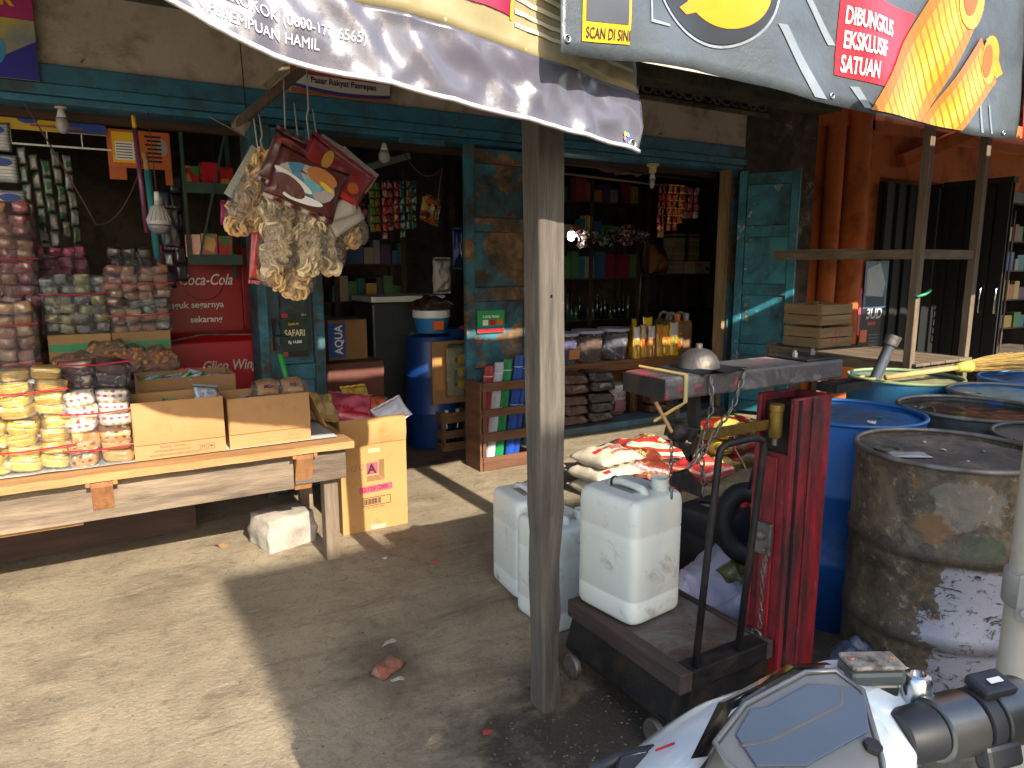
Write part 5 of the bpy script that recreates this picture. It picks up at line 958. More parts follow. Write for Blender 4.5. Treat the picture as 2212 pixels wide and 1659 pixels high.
def oilcan(label, x, y, mat, cap=None):
    o = thing('oil_can', label, 'jerrycan', (x, y, .647)); b = B(); w_, d, h = .13, .20, .36; secs = ((0, .94), (.02, 1), (.62 * h / h * .36, 1), (.28, .98), (.31, .86))
    for j in range(1):
        pts = [(w_/2 * cx, d/2 * cy) for cx, cy in ((-1, -.8), (-.8, -1), (.8, -1), (1, -.8), (1, .8), (.8, 1), (-.8, 1), (-1, .8))]; v = []; f = []
        for z, k in secs: v += [(p[0] * k, p[1] * k, z) for p in pts]
        for q in range(len(secs) - 1):
            for i in range(8): k = (i + 1) % 8; f.append((q*8 + i, q*8 + k, (q+1)*8 + k, (q+1)*8 + i))
        f += [tuple(range(8))[::-1], tuple(range(32, 40))]; b.add(v, f)
    L('body', o, b, mat, 2); L('handle', o, B().tube([(0, -.05, .30), (0, -.04, .37), (0, .02, .385), (0, .07, .36), (0, .085, .30)], .016, 8), M('can_frost', 'a49c90', '948c80', rough=.35), True)
    L('neck', o, B().lathe([(.022, .31), (.022, .35), (.026, .351), (.026, .38), (.001, .382)], 14, (0, -.075, 0)), cap or MATS['can_frost'], 2); return o
AM = M('can_amber', '8a6c50', '7c5c40', scale=3, rough=.3)
o = oilcan('amber oil can with orange cap behind the pouches', 4.88, 5.10, AM, ORANGEP); L('label', o, B().box(-.066, -.106, .03, .03, -.101, .2), pattern_mat('can_label', 'patches', ['c8602c', '3c8a4c', 'd8b040', 'b83028'], 26, .4)); oilcan('amber oil can in the middle of the three behind the pouches', 5.03, 5.14, AM); oilcan('amber oil can nearest the right-hand jamb', 4.96, 5.29, AM)
# brown wrapped bundles under the bench
CBM = [M('cocoa_bag', '5c3626', '40241a', scale=18, rough=.22, coat=.6, bump=1, bscale=36), M('cocoa_bag_dark', '3a2a24', '2a1e1a', scale=18, rough=.2, coat=.6, bump=1, bscale=36)]
PL = B().block(.27, .24, .096, .42, .9, 4, 28, 16).mesh('brown_bag', CBM[0], True)
for s, (x, n, m) in enumerate(((3.44, 5, CBM[0]), (3.72, 5, CBM[1]))):
    for k in range(n): tag(inst('goods_bag', PL, None, (x + .01 * (k % 2), 4.80, .205 + k * .088), (.05 * (k % 3 - 1), .04, .15 * (k % 2)), 1, m), '%s shiny brown bag from the bottom of the %s stack under the bench' % (('lowest', 'second', 'third', 'fourth', 'fifth')[k], ('left', 'right')[s]), 'bag', '%s stack of brown bags' % ('left', 'right')[s])
for k in range(4): tag(inst('goods_bag', PL, None, (4.42, 4.84, .205 + k * .08), (.05, .04 * k, .1 * k), .9, CBM[0]), '%s brown bag of the stack right of the paint pail' % ('lowest', 'second', 'third', 'topmost')[k], 'bag', 'brown bags beside the pail')
pv = thing('paint_pail', 'white and pink printed pail under the bench', 'pail', (4.10, 5.02, .133)); L('body', pv, B().lathe([(.10, 0), (.12, .27)], 24), M('pail_body', 'b8a098', 'c8c0c0', scale=5, rough=.4), 2); L('rim', pv, B().lathe([(.124, .271), (.126, .29), (.115, .292)], 24), WPLAST, 2); lettering('Vio', .07, M('pail_ink', '4c3a6a', rough=.5), pv, (-.06, -.125, .18)); L('picture', pv, B().box(-.07, -.122, .05, .05, -.108, .15), M('pail_pic', 'a86464', '906060', rough=.5))
# back of the right-hand shop
shelf_unit('dark shelving along the back of the right-hand shop', 3.6, 5.76, 6.62, 6.95, (.5, .86, 1.34, 1.79, 2.2), 2.5, 4); shelf_unit('brown shelving at the back right of the right-hand shop', 5.80, 7.1, 6.55, 6.95, (.5, .92, 1.38, 1.84, 2.3), 2.6, 3)
for k, (z, h, nm) in enumerate(((.5, .28, 'lowest'), (.86, .3, 'bottle'), (1.34, .3, 'middle'), (1.79, .25, 'upper'), (2.2, .25, 'top'))):
    fill(3.7, 5.7, 6.66, z + .001, h, ('dim packet on the %s shelf of the right-hand shop' % nm) if k != 1 else 'dim green bottle on the bottle shelf of the right-hand shop', 'packets on the %s right-hand shelf' % nm, 140 + k, 'bottle' if k == 1 else 'packet', 'shop_bottle' if k == 1 else 'shop_packet', (.055, .075) if k == 1 else (.06, .16), [GL, M('green_glass', '3c5a3c', rough=.15, coat=.5)] if k == 1 else SMALL, BTL if k == 1 else BX)
WB = M('white_box', '9a8c78', '8c7e6a', rough=.7, vary=.2)
for i, (x, z) in enumerate(((6.18, 1.39), (6.40, 1.39), (6.62, 1.39), (6.18, 1.60), (6.40, 1.60), (6.62, 1.60), (6.40, 1.81), (6.62, 1.81))):
    z = 1.382 + (i // 3 if i < 6 else 2) * .165; o = thing('carton', 'pale carton in the %s row of the stack on the brown shelving' % ('bottom', 'middle', 'top')[0 if i < 3 else 1 if i < 6 else 2], 'box', (x, 6.6, z), 0, 'pale cartons on the brown shelving'); L('box', o, B().box(-.105, 0, 0, .105, .2, .16), WB, bevel=.004); L('tape', o, B().box(-.105, -.001, .075, .105, -.0002, .088), MATS['tape'])
gm = thing('carton', 'pale carton with red letters at the bottom right of the stack', 'box', (6.56, 6.36, 1.382)); L('box', gm, B().box(-.14, 0, 0, .12, .18, .15), WB, bevel=.004); lettering('GMG', .05, RED, gm, (-.12, -.002, .09), bold=.001); L('code', gm, B().box(.04, -.0015, .04, .1, 0, .085), BLACK)
bag('goods_bag', 'big crumpled orange-brown bag on the brown shelving', (6.0, 6.62, 1.56), (1.2, 0, .2), .34, .36, .26, M('orange_brown_bag', '8c5834', '74442a', scale=8, rough=.4, bump=.9, bscale=20), .7, 19)
cord('thin grey rod leaning against the shelf upright', [(5.05, 5.75, 1.68), (4.98, 5.72, .80)], .008, STEEL, 'rod', 'rod')
HM = pattern_mat('hang_dark', 'patches', ['4c2420', '2c2420', '8c8078', '5c2c34', 'a89c90'], 40, .2); HG = pattern_mat('hang_green', 'patches', ['1c5c3c', 'a8aca4', '184a30'], 26, .25)
R = random.Random(8)
for i, (x, y, z, m, n, nm) in enumerate(((4.20, 5.6, 1.80, HM, 8, 'dark red cluster of hanging sachets right of the lit bulb'), (4.46, 5.65, 1.78, HG, 8, 'green and white cluster of hanging sachets'), (4.74, 5.7, 1.83, HM, 10, 'left dark glittering cluster of hanging sachets'), (4.90, 5.7, 1.83, HM, 10, 'right dark glittering cluster of hanging sachets'))):
    o = thing('sachet_cluster', nm, 'sachets', (x, y, z))
    for k in range(n * 2): inst('sachet', SACH, o, (R.uniform(-.09, .09), R.uniform(-.05, .05), R.uniform(-.13, .03)), (R.uniform(1, 2), R.uniform(-.6, .6), R.uniform(0, 6)), .75, m)
    L('hook', o, B().tube([(0, 0, 0), (0, 0, .2), (0, .02, .35)], .003, 4), IRON)
# red sachet cards hanging in the right-hand opening
CDM = pattern_mat('red_card_print', 'patches', ['b83028', 'c84030', 'a82420', 'd8a03c', '6c3828'], 36, .3)
for i, (x, y, n, rz) in enumerate(((4.44, 4.86, 7, 1.1), (4.49, 4.86, 7, 1.0), (4.55, 4.85, 6, .1), (4.62, 4.85, 6, .1), (4.69, 4.85, 5, .0))):
    o = strip_of(('leftmost edge-on', 'second edge-on', 'first facing', 'second facing', 'third facing')[i] + ' red sachet strip hanging in the right-hand opening', (x, y, 2.19), n, .062, .066, CDM, rz, seed=50 + i)
    for k in range(n): L('yellow_tear_line', o, B().box(-.031, -.010, -.066 * k - .004, .031, -.008, -.066 * k + .004), YELLOW)
for i in range(3):
    o = strip_of(('left', 'middle', 'right')[i] + ' red and dark sachet strip nearest the right-hand jamb', (4.80 + i * .072, 4.92, 2.20), 4, .066, .072, pattern_mat('red_dark_print', 'patches', ['a82830', '30404c', 'b8444c', '8c9aa4'], 30, .3), .05, seed=60 + i)
for z in (2.33, 2.25): cord(('upper' if z > 2.3 else 'lower') + ' bare pole across the top of the right-hand opening', [(3.15, 5.0, z), (5.2, 5.02, z - .06)], .010, OLDX, 'hanging_pole', 'pole')
lamp('empty cream lamp holder under the lintel of the right-hand opening', (4.26, 4.76, 2.22), .02)
for i, (x, c) in enumerate(((4.35, 'pink'), (4.62, 'straw'))): bag('goods_bag', c + ' bundle stored on the poles under the ceiling', (x, 5.4, 2.42), (0, .1, .2), .3, .3, .16, M('store_' + c, {'pink': '7c3c54', 'straw': '7c6a3c'}[c], None, rough=.6), .5, 20 + i)

# ---------------------------------------------------------------- rice sacks on the pavement
def sack(label, loc, rot, w_, d, h, mat, seed, name='rice_sack', nz=.35, flange=.018):
    o = B().pillow(w_ * 1.1, d * 1.1, h * 1.1, 24, 22, 2.8, nz, seed, flange).out(name, mat, None, True); o.location = loc; o.rotation_euler = rot; return tag(o, label, 'sack')
RW = M('rice_white', 'c0b49c', 'aea28a', scale=30, rough=.6, bump=.4, bscale=120)
z0 = .10
sA = [sack(('lowest', 'middle', 'topmost')[k] + ' of the three white rice sacks', (2.70 + (-.01, -.02, .01)[k], 3.33 + (0, .015, .03)[k], z0 + .05 + .085 * k), (.02, .02 * k, .1 + .05 * k), .36, .26, .11, RW, 70 + k) for k in range(3)]
for t_, sz, x_, y_, sx_ in (('RAJA LELE', .05, -.06, -.02, .8), ('BERAT 5 KG', .03, -.03, -.055, .8), ('KWALITET ISTIMEWA', .028, -.06, -.088, .72)): drape(lettering(t_, sz, RED, sA[2], (x_, y_, 0), rot=(0, 0, 0), bold=.001, sx=sx_), sA[2])
drape(L('crest', sA[2], B().grid(lambda u, v: (-.15 + .07 * u, -.03 + .03 * v, 0), 4, 3), RED), sA[2]); drape(L('fish', sA[2], B().grid(lambda u, v: (-.06 + .12 * u, .05 + .02 * (v - .5) * sin(u * pi), 0), 8, 3), BLACK), sA[2])
drape(L('red_mark', sA[1], B().grid(lambda u, v: (-.13 + .06 * u, -.12 + .02 * v, 0), 3, 2), RED), sA[1]); drape(L('red_mark', sA[0], B().grid(lambda u, v: (-.1 + .07 * u, -.125 + .02 * v, 0), 3, 2), RED), sA[0])
BS = pattern_mat('sack_brown_print', 'waves', ['7a3428', '8c4430', '9c7a3c', '6c2c24'], 5, .3, bump=.5); RS2 = pattern_mat('sack_red_print', 'waves', ['b03838', 'c85050', 'a83030', 'd8a888'], 7, .3); CS = pattern_mat('sack_mixed_print', 'waves', ['a83430', 'd8cc98', 'c8b048', '8cb0b8'], 7, .3); YS = pattern_mat('sack_olive_print', 'patches', ['9c2c28', 'b8a83c', '6c6a28', 'c8b858', '8c2420'], 9, .3)
s_ = sack('large brown printed rice sack lying behind the white ones', (2.99, 3.50, z0 + .085), (.06, .06, -.5), .52, .36, .17, BS, 74, nz=.5); blob_ = L('emblem', s_, B().pillow(.09, .06, .01, 8, 8, 2.2, 0, 1).rot(Matrix.Identity(3), (-.08, .06, .078)), WHITE, True); drape(lettering('Rojolele', .065, M('sack_gold', 'c8b070', rough=.5), s_, (-.10, -.02, .088), rot=(0, 0, 0), shear=.2, bold=.001), s_)
s_ = sack('red and cream Tiara style rice sack lying at the back', (3.42, 3.78, z0 + .07), (.05, .04, -.5), .46, .30, .14, CS, 75, nz=.5); s_['label'] = 'red cream and blue banded rice sack lying at the back'; drape(lettering('Tiwul', .07, M('sack_letter', '8c7420', rough=.5), s_, (-.1, .02, .070), rot=(0, 0, 0), bold=.002), s_)
sack('bright red rice sack at the front right of the heap', (3.40, 3.24, z0 + .065), (.04, .03, .2), .36, .28, .13, RS2, 76, nz=.5); sack('crumpled maroon and gold sack end at the front of the heap', (2.98, 3.22, z0 + .04), (.15, .1, .5), .34, .18, .08, pattern_mat('maroon_gold', 'patches', ['7c2a20', 'b87a2c', '942c20', '5c1c18'], 16, .25), 77, nz=.9)
sack('flattened maroon and yellow packet at the heap edge', (3.16, 3.17, z0 + .03), (.2, -.1, -.2), .26, .14, .06, MATS['maroon_gold'], 78, nz=.9)
for k in range(3): sack(('lowest', 'middle', 'topmost')[k] + ' olive red and yellow sack of the right-hand stack', (3.80, 3.38, z0 + .06 + .105 * k), (.03, .02, -.15 + .1 * k), .42, .30, .13, YS, 80 + k, nz=.4)
cord('pink plastic tie hanging down from the olive sacks', [(3.66, 3.20, .38), (3.65, 3.18, .28), (3.69, 3.15, .2), (3.70, 3.1, .12), (3.70, 2.98, .06)], .005, M('tie_pink', 'c88a84', rough=.5), 'plastic_tie', 'tie')
# ---------------------------------------------------------------- jerrycans
CAN = M('can_white', 'dcdfd6', 'd2d5ca', scale=3, rough=.36, dirt='7c6c50', dscale=9, damt=.19, bump=.12, bscale=30)
CANB = M('can_black', '23262a', '181a1d', scale=4, rough=.45, dirt='4a4238', damt=.2)
def jerry(label, loc, rz, mat, h=.445, w_=.26, d=.29, cap=None, tie=False):
    o = thing('jerrycan', label, 'jerrycan', loc, rz); n = 40; v = []; f = []
    prof = [(.0, .82), (.006, .90), (.022, .965), (.05, .995), (.19, 1.0), (.20, .985), (.21, 1.0), (.60, 1.0), (.62, 1.0), (.70, 1.0), (.715, .985), (.73, 1.0), (.88, 1.0), (.935, .99), (.965, .965), (.985, .925), (.996, .87), (1.0, .80)]
    for t, k in prof:
        for i in range(n):
            a = 2*pi*i/n; ca, sa = cos(a), sin(a); e = .25; x = abs(ca) ** e * (1 if ca > 0 else -1); y = abs(sa) ** e * (1 if sa > 0 else -1)
            q = 1 - (.02 if .25 < t < .66 else 0) * (1 - abs(x * y)); v.append((w_/2 * x * k * q, d/2 * y * k * q, t * h))
    m = len(prof)
    for j in range(m - 1):
        for i in range(n): k = (i + 1) % n; f.append((j*n + i, j*n + k, (j+1)*n + k, (j+1)*n + i))
    f += [tuple(range(n))[::-1], tuple(range((m-1)*n, m*n))]
    L('body', o, B().add(v, f), mat, True)
    L('handle', o, B().tube([(-.02, -.085, h - .008), (-.02, -.072, h + .012), (-.02, -.03, h + .018), (-.02, .03, h + .018), (-.02, .067, h + .012), (-.02, .085, h - .008)], [.016, .015, .014, .014, .015, .016], 10), mat, True)
    L('grip_shade_patch', o, B().pillow(.07, .12, .004, 8, 8, 4, 0, 1).rot(Matrix.Identity(3), (-.02, 0, h + .001)), M('grip_shade_grey', '6c685e', '8a857a', rough=.7), True)  # flat grey patch paints the shade of a hollow under the handle
    nk = [(.030, h - .004), (.030, h + .012), (.036, h + .013), (.036, h + .018), (.031, h + .019), (.031, h + .036), (.033, h + .037), (.033, h + .042)]
    L('neck', o, B().lathe(nk if not cap else [(.03, h - .004), (.03, h + .03), (.001, h + .03)], 20, (.065, -.075, 0), cap=bool(cap)), mat, 2)
    if cap: L('cap', o, B().lathe([(.034, h + .012), (.034, h + .045), (.030, h + .05), (.001, h + .05)], 20, (.065, -.075, 0)), cap, 2)
    if tie: L('tape_band', o, B().tube([(-.02 + .017 * cos(i*pi/6), .062, h + .009 + .019 * sin(i*pi/6)) for i in range(12)], .005, 5, True), IRON)
    return o
jerry('white jerrycan standing on the platform of the red scale', (1.615, 1.865, .272), .12, CAN, tie=True)
jerry('white jerrycan on the floor directly behind the timber post', (1.65, 2.36, 0), .05, CAN); jerry('white jerrycan furthest left behind the timber post', (1.70, 2.68, 0), -.1, CAN, h=.46)
jerry('black jerrycan with a red cap behind the scale', (2.39, 2.16, 0), .1, CANB, h=.42, cap=RED)
ty = thing('rubber_ring', 'black rubber ring hanging behind the scale column', 'ring', (2.15, 1.80, .50))
L('ring', ty, B().tube([tuple(Matrix.Rotation(radians(-40), 3, 'Z') @ Vector((.085 * cos(a), .02 * sin(a), .12 * sin(a)))) for a in [i*2*pi/28 for i in range(28)]], .040, 10, True), RUBBER, True); L('hanging_strap', ty, B().tube([(0, 0, .12), (-.02, -.06, .3), (-.06, -.25, .52)], .008, 5), RUBBER)
# plastic bag of scraps behind the platform
pb = B().pillow(.40, .50, .36, 26, 26, 2.6, .9, 33).out('plastic_bag', M('bag_milky', 'c4bccc', 'b0a8b8', scale=6, rough=.28, bump=.9, bscale=9), None, True); pb.location = (2.12, 1.86, .11); pb.rotation_euler = (.1, -.1, .4); tag(pb, 'crumpled milky plastic bag slumped behind the scale platform', 'bag')
pk = B().pillow(.20, .16, .07, 14, 14, 2.4, 1.0, 34).out('foil_packet', M('foil_olive', '6c682c', '3c3a1c', scale=12, rough=.2, coat=.5, bump=.9, bscale=20), None, True); pk.location = (2.14, 1.80, .30); pk.rotation_euler = (.2, .1, .5); tag(pk, 'crumpled olive foil packet on the milky plastic bag', 'packet')
pb = B().pillow(.16, .2, .2, 16, 16, 2.4, 1.0, 35).out('plastic_bag', M('bag_clear_grey', '4c5464', '3a4250', scale=6, rough=.2, bump=.9, bscale=12), None, True); pb.location = (2.13, 1.30, .12); pb.rotation_euler = (.2, .2, .4); tag(pb, 'grey transparent plastic bag stuffed between the scale and the rusty drum', 'bag')

# ---------------------------------------------------------------- platform scale
RP_ = M('scale_red', 'a81e28', '78161e', scale=7, rough=.42, dirt='1c1414', dscale=7, damt=.72, chip='b8aca4', chamt=.10, chscale=22, bump=.4, bscale=90, stretch=(1, 1, .30))
sc = thing('platform_scale', 'old red and black platform weighing scale with beam and chains', 'scale', (1.7, 1.6, 0))
B().add([(1.44, 1.45, .075), (1.89, 1.45, .075), (1.89, 2.02, .075), (1.44, 2.02, .075), (1.46, 1.44, .206), (1.89, 1.44, .206), (1.89, 2.0, .206), (1.46, 2.0, .206)], [(0, 3, 2, 1), (4, 5, 6, 7), (0, 1, 5, 4), (1, 2, 6, 5), (2, 3, 7, 6), (3, 0, 4, 7)]).out('base', IRON, sc, bevel=.012)
for q in ((1.448, 1.42, 1.50, 2.01), (1.84, 1.42, 1.866, 2.01)): B().box(q[0], q[1], .207, q[2], q[3], .272).out('platform_rim', wood('rim_timber', '4a3c32', '342a24', 'y'), sc, bevel=.005)
for q in ((1.502, 1.421, 1.838, 1.49), (1.502, 1.97, 1.838, 2.009)): B().box(q[0], q[1], .207, q[2], q[3], .271).out('platform_rim', IRON, sc, bevel=.005)
B().box(1.503, 1.492, .207, 1.837, 1.968, .266).out('platform_plate', M('plate_steel', '8a8680', '6c6660', scale=5, rough=.5, metal=.4, dirt='4a3220', dscale=4, damt=.75, chip='7c4a20', chamt=.22, chscale=7, bump=.3), sc, bevel=.003)
for x, y in ((1.425, 1.50), (1.91, 1.62), (1.425, 1.94), (1.91, 1.94)):
    wv = B().lathe([(.015, -.012), (.040, -.012), (.045, -.006), (.045, .006), (.040, .012), (.015, .012)], 24, (x, y, .045), Matrix.Rotation(pi/2, 3, 'Y')).out('wheel', STEEL, sc, 2)
    B().box(x - .017 if x > 1.5 else x + .013, y - .025, .04, x - .013 if x > 1.5 else x + .017, y + .025, .10).out('wheel_bracket', IRON, sc)
# column: hollow front slot, two channels
for (x0, y0, x1, y1, z0, z1) in ((1.868, 1.400, 2.052, 1.418, .10, 1.085), (1.868, 1.530, 2.052, 1.548, .10, 1.085), (2.034, 1.4185, 2.052, 1.5295, .10, 1.085), (1.872, 1.4185, 1.886, 1.5295, .10, .90)):
    B().box(x0, y0, z0, x1, y1, z1).out('column_plate', RP_, sc, bevel=.004)
B().box(1.8635, 1.452, .12, 1.8715, 1.50, .885).out('column_channel', RP_, sc, bevel=.003); B().box(1.886, 1.40, .10, 1.90, 1.3975, 1.08).out('column_seam', IRON, sc)
B().box(1.95, 1.3935, .12, 1.962, 1.3995, 1.08).out('column_rib', RP_, sc, bevel=.002); B().box(1.85, 1.385, .085, 2.07, 1.565, .13).out('column_foot', IRON, sc, bevel=.004); B().box(1.89, 1.42, .16, 2.03, 1.528, 1.06).out('column_core', IRON, sc)
# timber-and-iron head beam
HB = M('beam_paint', '4a4442', '353130', scale=5, rough=.6, dirt='8c8680', dscale=5, damt=.25, chip='a82430', chamt=.42, chscale=4.0, bump=.4, bscale=60)
B().box(1.345, 1.42, 1.128, 2.125, 1.60, 1.192).out('head_beam', HB, sc, bevel=.008); B().box(1.338, 1.425, 1.132, 1.3445, 1.595, 1.188).out('beam_cap', IRON, sc)
B().box(1.95, 1.43, 1.1925, 2.11, 1.59, 1.20).out('top_plate', IRON, sc, bevel=.003)
for x in (1.98, 2.07): B().lathe([(.010, 1.2005), (.010, 1.215), (.006, 1.216), (.006, 1.222)], 8, (x, 1.50, 0)).out('bolt', STEEL, sc)
for q in ((2.02, 1.365, 2.20, 1.375), (2.02, 1.43, 2.20, 1.44), (2.02, 1.3755, 2.03, 1.4295), (2.19, 1.3755, 2.20, 1.4295)): B().box(q[0], q[1], 1.095, q[2], q[3], 1.122).out('weight_tray', IRON, sc)
# bell-shaped counterweight on a bent strap
B().lathe([(.062, 1.199), (.060, 1.215), (.050, 1.235), (.032, 1.25), (.010, 1.256), (.010, 1.268), (.006, 1.27)], 28, (1.545, 1.50, 0)).out('dome_weight', M('dome_iron', '6c635a', '544c46', scale=14, rough=.4, metal=.7, dirt='3a322c', damt=.4, bump=.3), sc, 2)
B().shell(lambda u, v: (1.47 + .19 * u, 1.40 + .19 * v, 1.1945 + (.004 if .1 < u < .9 else .0) + .006 * sin(u * 9) * (1 - v)), 20, 6, .002).out('rubber_strap', RUBBER, sc)
def chain(pts, r=.011, t=.0032, name='chain'):
    b = B(); P = [Vector(p) for p in pts]; seg = []
    for a, c in zip(P, P[1:]):
        n = max(1, int((c - a).length / (r * 2.2)))
        for i in range(n): seg.append((a.lerp(c, (i + .5) / n), (c - a).normalized()))
    for i, (p, d) in enumerate(seg):
        u = d.orthogonal().normalized(); u = Matrix.Rotation(i * pi/2 + .4, 3, d) @ u
        b.tube([p + d * r * 1.35 * cos(q) + u * r * .62 * sin(q) for q in [k*2*pi/10 for k in range(10)]], t, 4, True)
    return b.out(name, STEEL, sc, True)
chain([(1.505, 1.412, 1.19), (1.508, 1.405, 1.10), (1.512, 1.43, 1.02), (1.50, 1.45, .94), (1.47, 1.46, .90)]); chain([(1.645, 1.41, 1.19), (1.60, 1.41, 1.09), (1.54, 1.43, 1.0), (1.505, 1.45, .92)]); chain([(1.42, 1.47, 1.0), (1.425, 1.47, .86), (1.43, 1.47, .82)], .008, .0025); chain([(1.53, 1.46, .96), (1.545, 1.46, .85), (1.55, 1.46, .80)], .012, .003)
B().add([(1.415, 1.45, .905), (1.47, 1.45, .91), (1.545, 1.46, .84), (1.555, 1.46, .80), (1.46, 1.46, .845), (1.41, 1.455, .87)] + [(1.415, 1.458, .905), (1.47, 1.458, .91), (1.545, 1.468, .84), (1.555, 1.468, .80), (1.46, 1.468, .845), (1.41, 1.463, .87)], [(0, 1, 2, 3, 4, 5), (11, 10, 9, 8, 7, 6)] + [(i, i + 6, (i+1) % 6 + 6, (i+1) % 6) for i in range(6)]).out('hanger_plate', IRON, sc)
B().bar((1.50, 1.48, .995), (1.865, 1.475, .995), .012, .032).out('brass_beam', M('brass', '8c7034', '6c5428', scale=14, rough=.42, metal=.7, dirt='3c3020', damt=.4), sc, bevel=.002)
for k in range(24): B().box(1.535 + k * .0135, 1.4715, 1.004, 1.537 + k * .0135, 1.474, 1.010 + (.003 if k % 5 == 0 else 0)).out('graduation', BLACK, sc)
B().lathe([(.018, .955), (.020, .958), (.020, 1.04), (.022, 1.042), (.022, 1.062), (.018, 1.064)], 20, (1.852, 1.455, 0)).out('sliding_weight', M('brass_weight', 'a08440', '846a30', scale=10, rough=.38, metal=.7, dirt='4c4028', damt=.35), sc, 2); B().cyl((1.852, 1.455, .93), (1.852, 1.455, .955), .009).out('weight_stem', STEEL, sc)
B().lathe([(.001, -.03), (.028, -.02), (.032, 0), (.028, .02), (.001, .03)], 14, (1.445, 1.47, 1.02), Matrix.Rotation(pi/2, 3, 'X')).out('pivot_boss', IRON, sc, True); B().bar((1.40, 1.47, 1.035), (1.52, 1.475, 1.0), .018, .04).out('pivot_arm', IRON, sc, bevel=.004); B().bar((1.44, 1.48, 1.06), (1.44, 1.50, 1.127), .02, .03).out('hanger_link', IRON, sc); B().bar((1.53, 1.49, 1.0), (1.53, 1.50, 1.127), .02, .035).out('hanger_link', IRON, sc); B().bar((1.44, 1.46, 1.0), (1.49, 1.46, .93), .010, .014).out('hook', IRON, sc); B().bar((1.51, 1.46, 1.0), (1.48, 1.46, .93), .010, .014).out('hook', IRON, sc)
B().tube([(1.349 + .06, 1.413, 1.20), (1.41, 1.413, 1.12), (1.40, 1.44, 1.10), (1.36, 1.48, 1.06)], .0045, 5).out('elastic_band', M('band_yellow', 'c8a45c', 'b08c48', rough=.6), sc); B().tube([(1.409, 1.415, 1.198), (1.405, 1.60, 1.20)], .0045, 5).out('elastic_band', MATS['band_yellow'], sc); B().tube([(1.414, 1.412, 1.20), (1.415, 1.412, 1.122), (1.405, 1.436, 1.10)], .003, 5).out('elastic_band', M('band_teal', '5c9c90', rough=.6), sc); B().bar((1.345, 1.46, 1.12), (1.40, 1.45, 1.03), .008).out('tally_stick', PINEZ, sc)
B().tube([(1.525, 1.44, .24), (1.555, 1.44, .60), (1.585, 1.44, .93), (1.592, 1.44, .955), (1.615, 1.44, .968), (1.74, 1.44, .972), (1.775, 1.44, .96), (1.782, 1.44, .93), (1.75, 1.44, .60), (1.715, 1.44, .24)], .0115, 10).out('guard_rod', IRON, sc, True)
hp = B().box(1.845, 1.445, .555, 1.8625, 1.505, .665).out('hasp', STEEL, sc, bevel=.004); B().lathe([(.016, 0), (.016, .012), (.004, .016)], 14, (1.846, 1.48, .62), Matrix.Rotation(-pi/2, 3, 'Y')).out('hasp_boss', STEEL, sc)
chain([(1.842, 1.462, .58), (1.844, 1.462, .30)], .010, .0024); B().tube([(1.845, 1.475 + .018 * cos(a), .275 + .012 * sin(a)) for a in [i*2*pi/14 for i in range(14)]], .005, 6, True).out('ring', STEEL, sc, True); B().box(1.838, 1.455, .225, 1.850, 1.472, .275).out('latch', STEEL, sc)

# ---------------------------------------------------------------- oil drums
def drum(label, x, y, mat, rim, lidm, bung=True, h=.88, r=.29, top=.0):
    o = thing('oil_drum', label, 'drum', (x, y, .0)); prof = [(r - .01, .0), (r, .012), (r, h * .30), (r + .007, h * .315), (r + .009, h * .33), (r + .007, h * .345), (r, h * .36), (r, h * .63), (r + .007, h * .645), (r + .009, h * .66), (r + .007, h * .675), (r, h * .69), (r, h - .012)]
    L('shell', o, B().lathe(prof, 56, cap=False), mat, True)
    L('rim', o, B().tube([(r * cos(i*2*pi/56), r * sin(i*2*pi/56), h - .004) for i in range(56)], .009, 8, True), rim, True)
    L('lid', o, B().grid(lambda u, v: ((r - .004) * v * cos(2*pi*u), (r - .004) * v * sin(2*pi*u), h - .022 + .006 * fine((v * 4 * cos(2*pi*u), v * 4 * sin(2*pi*u), x))), 48, 12), lidm, True)
    if bung: L('bung', o, B().lathe([(.045, h - .018), (.045, h - .008), (.036, h - .007), (.034, h - .014), (.001, h - .014)], 22, (-.16, .12, 0)), lidm, 2)
    return o
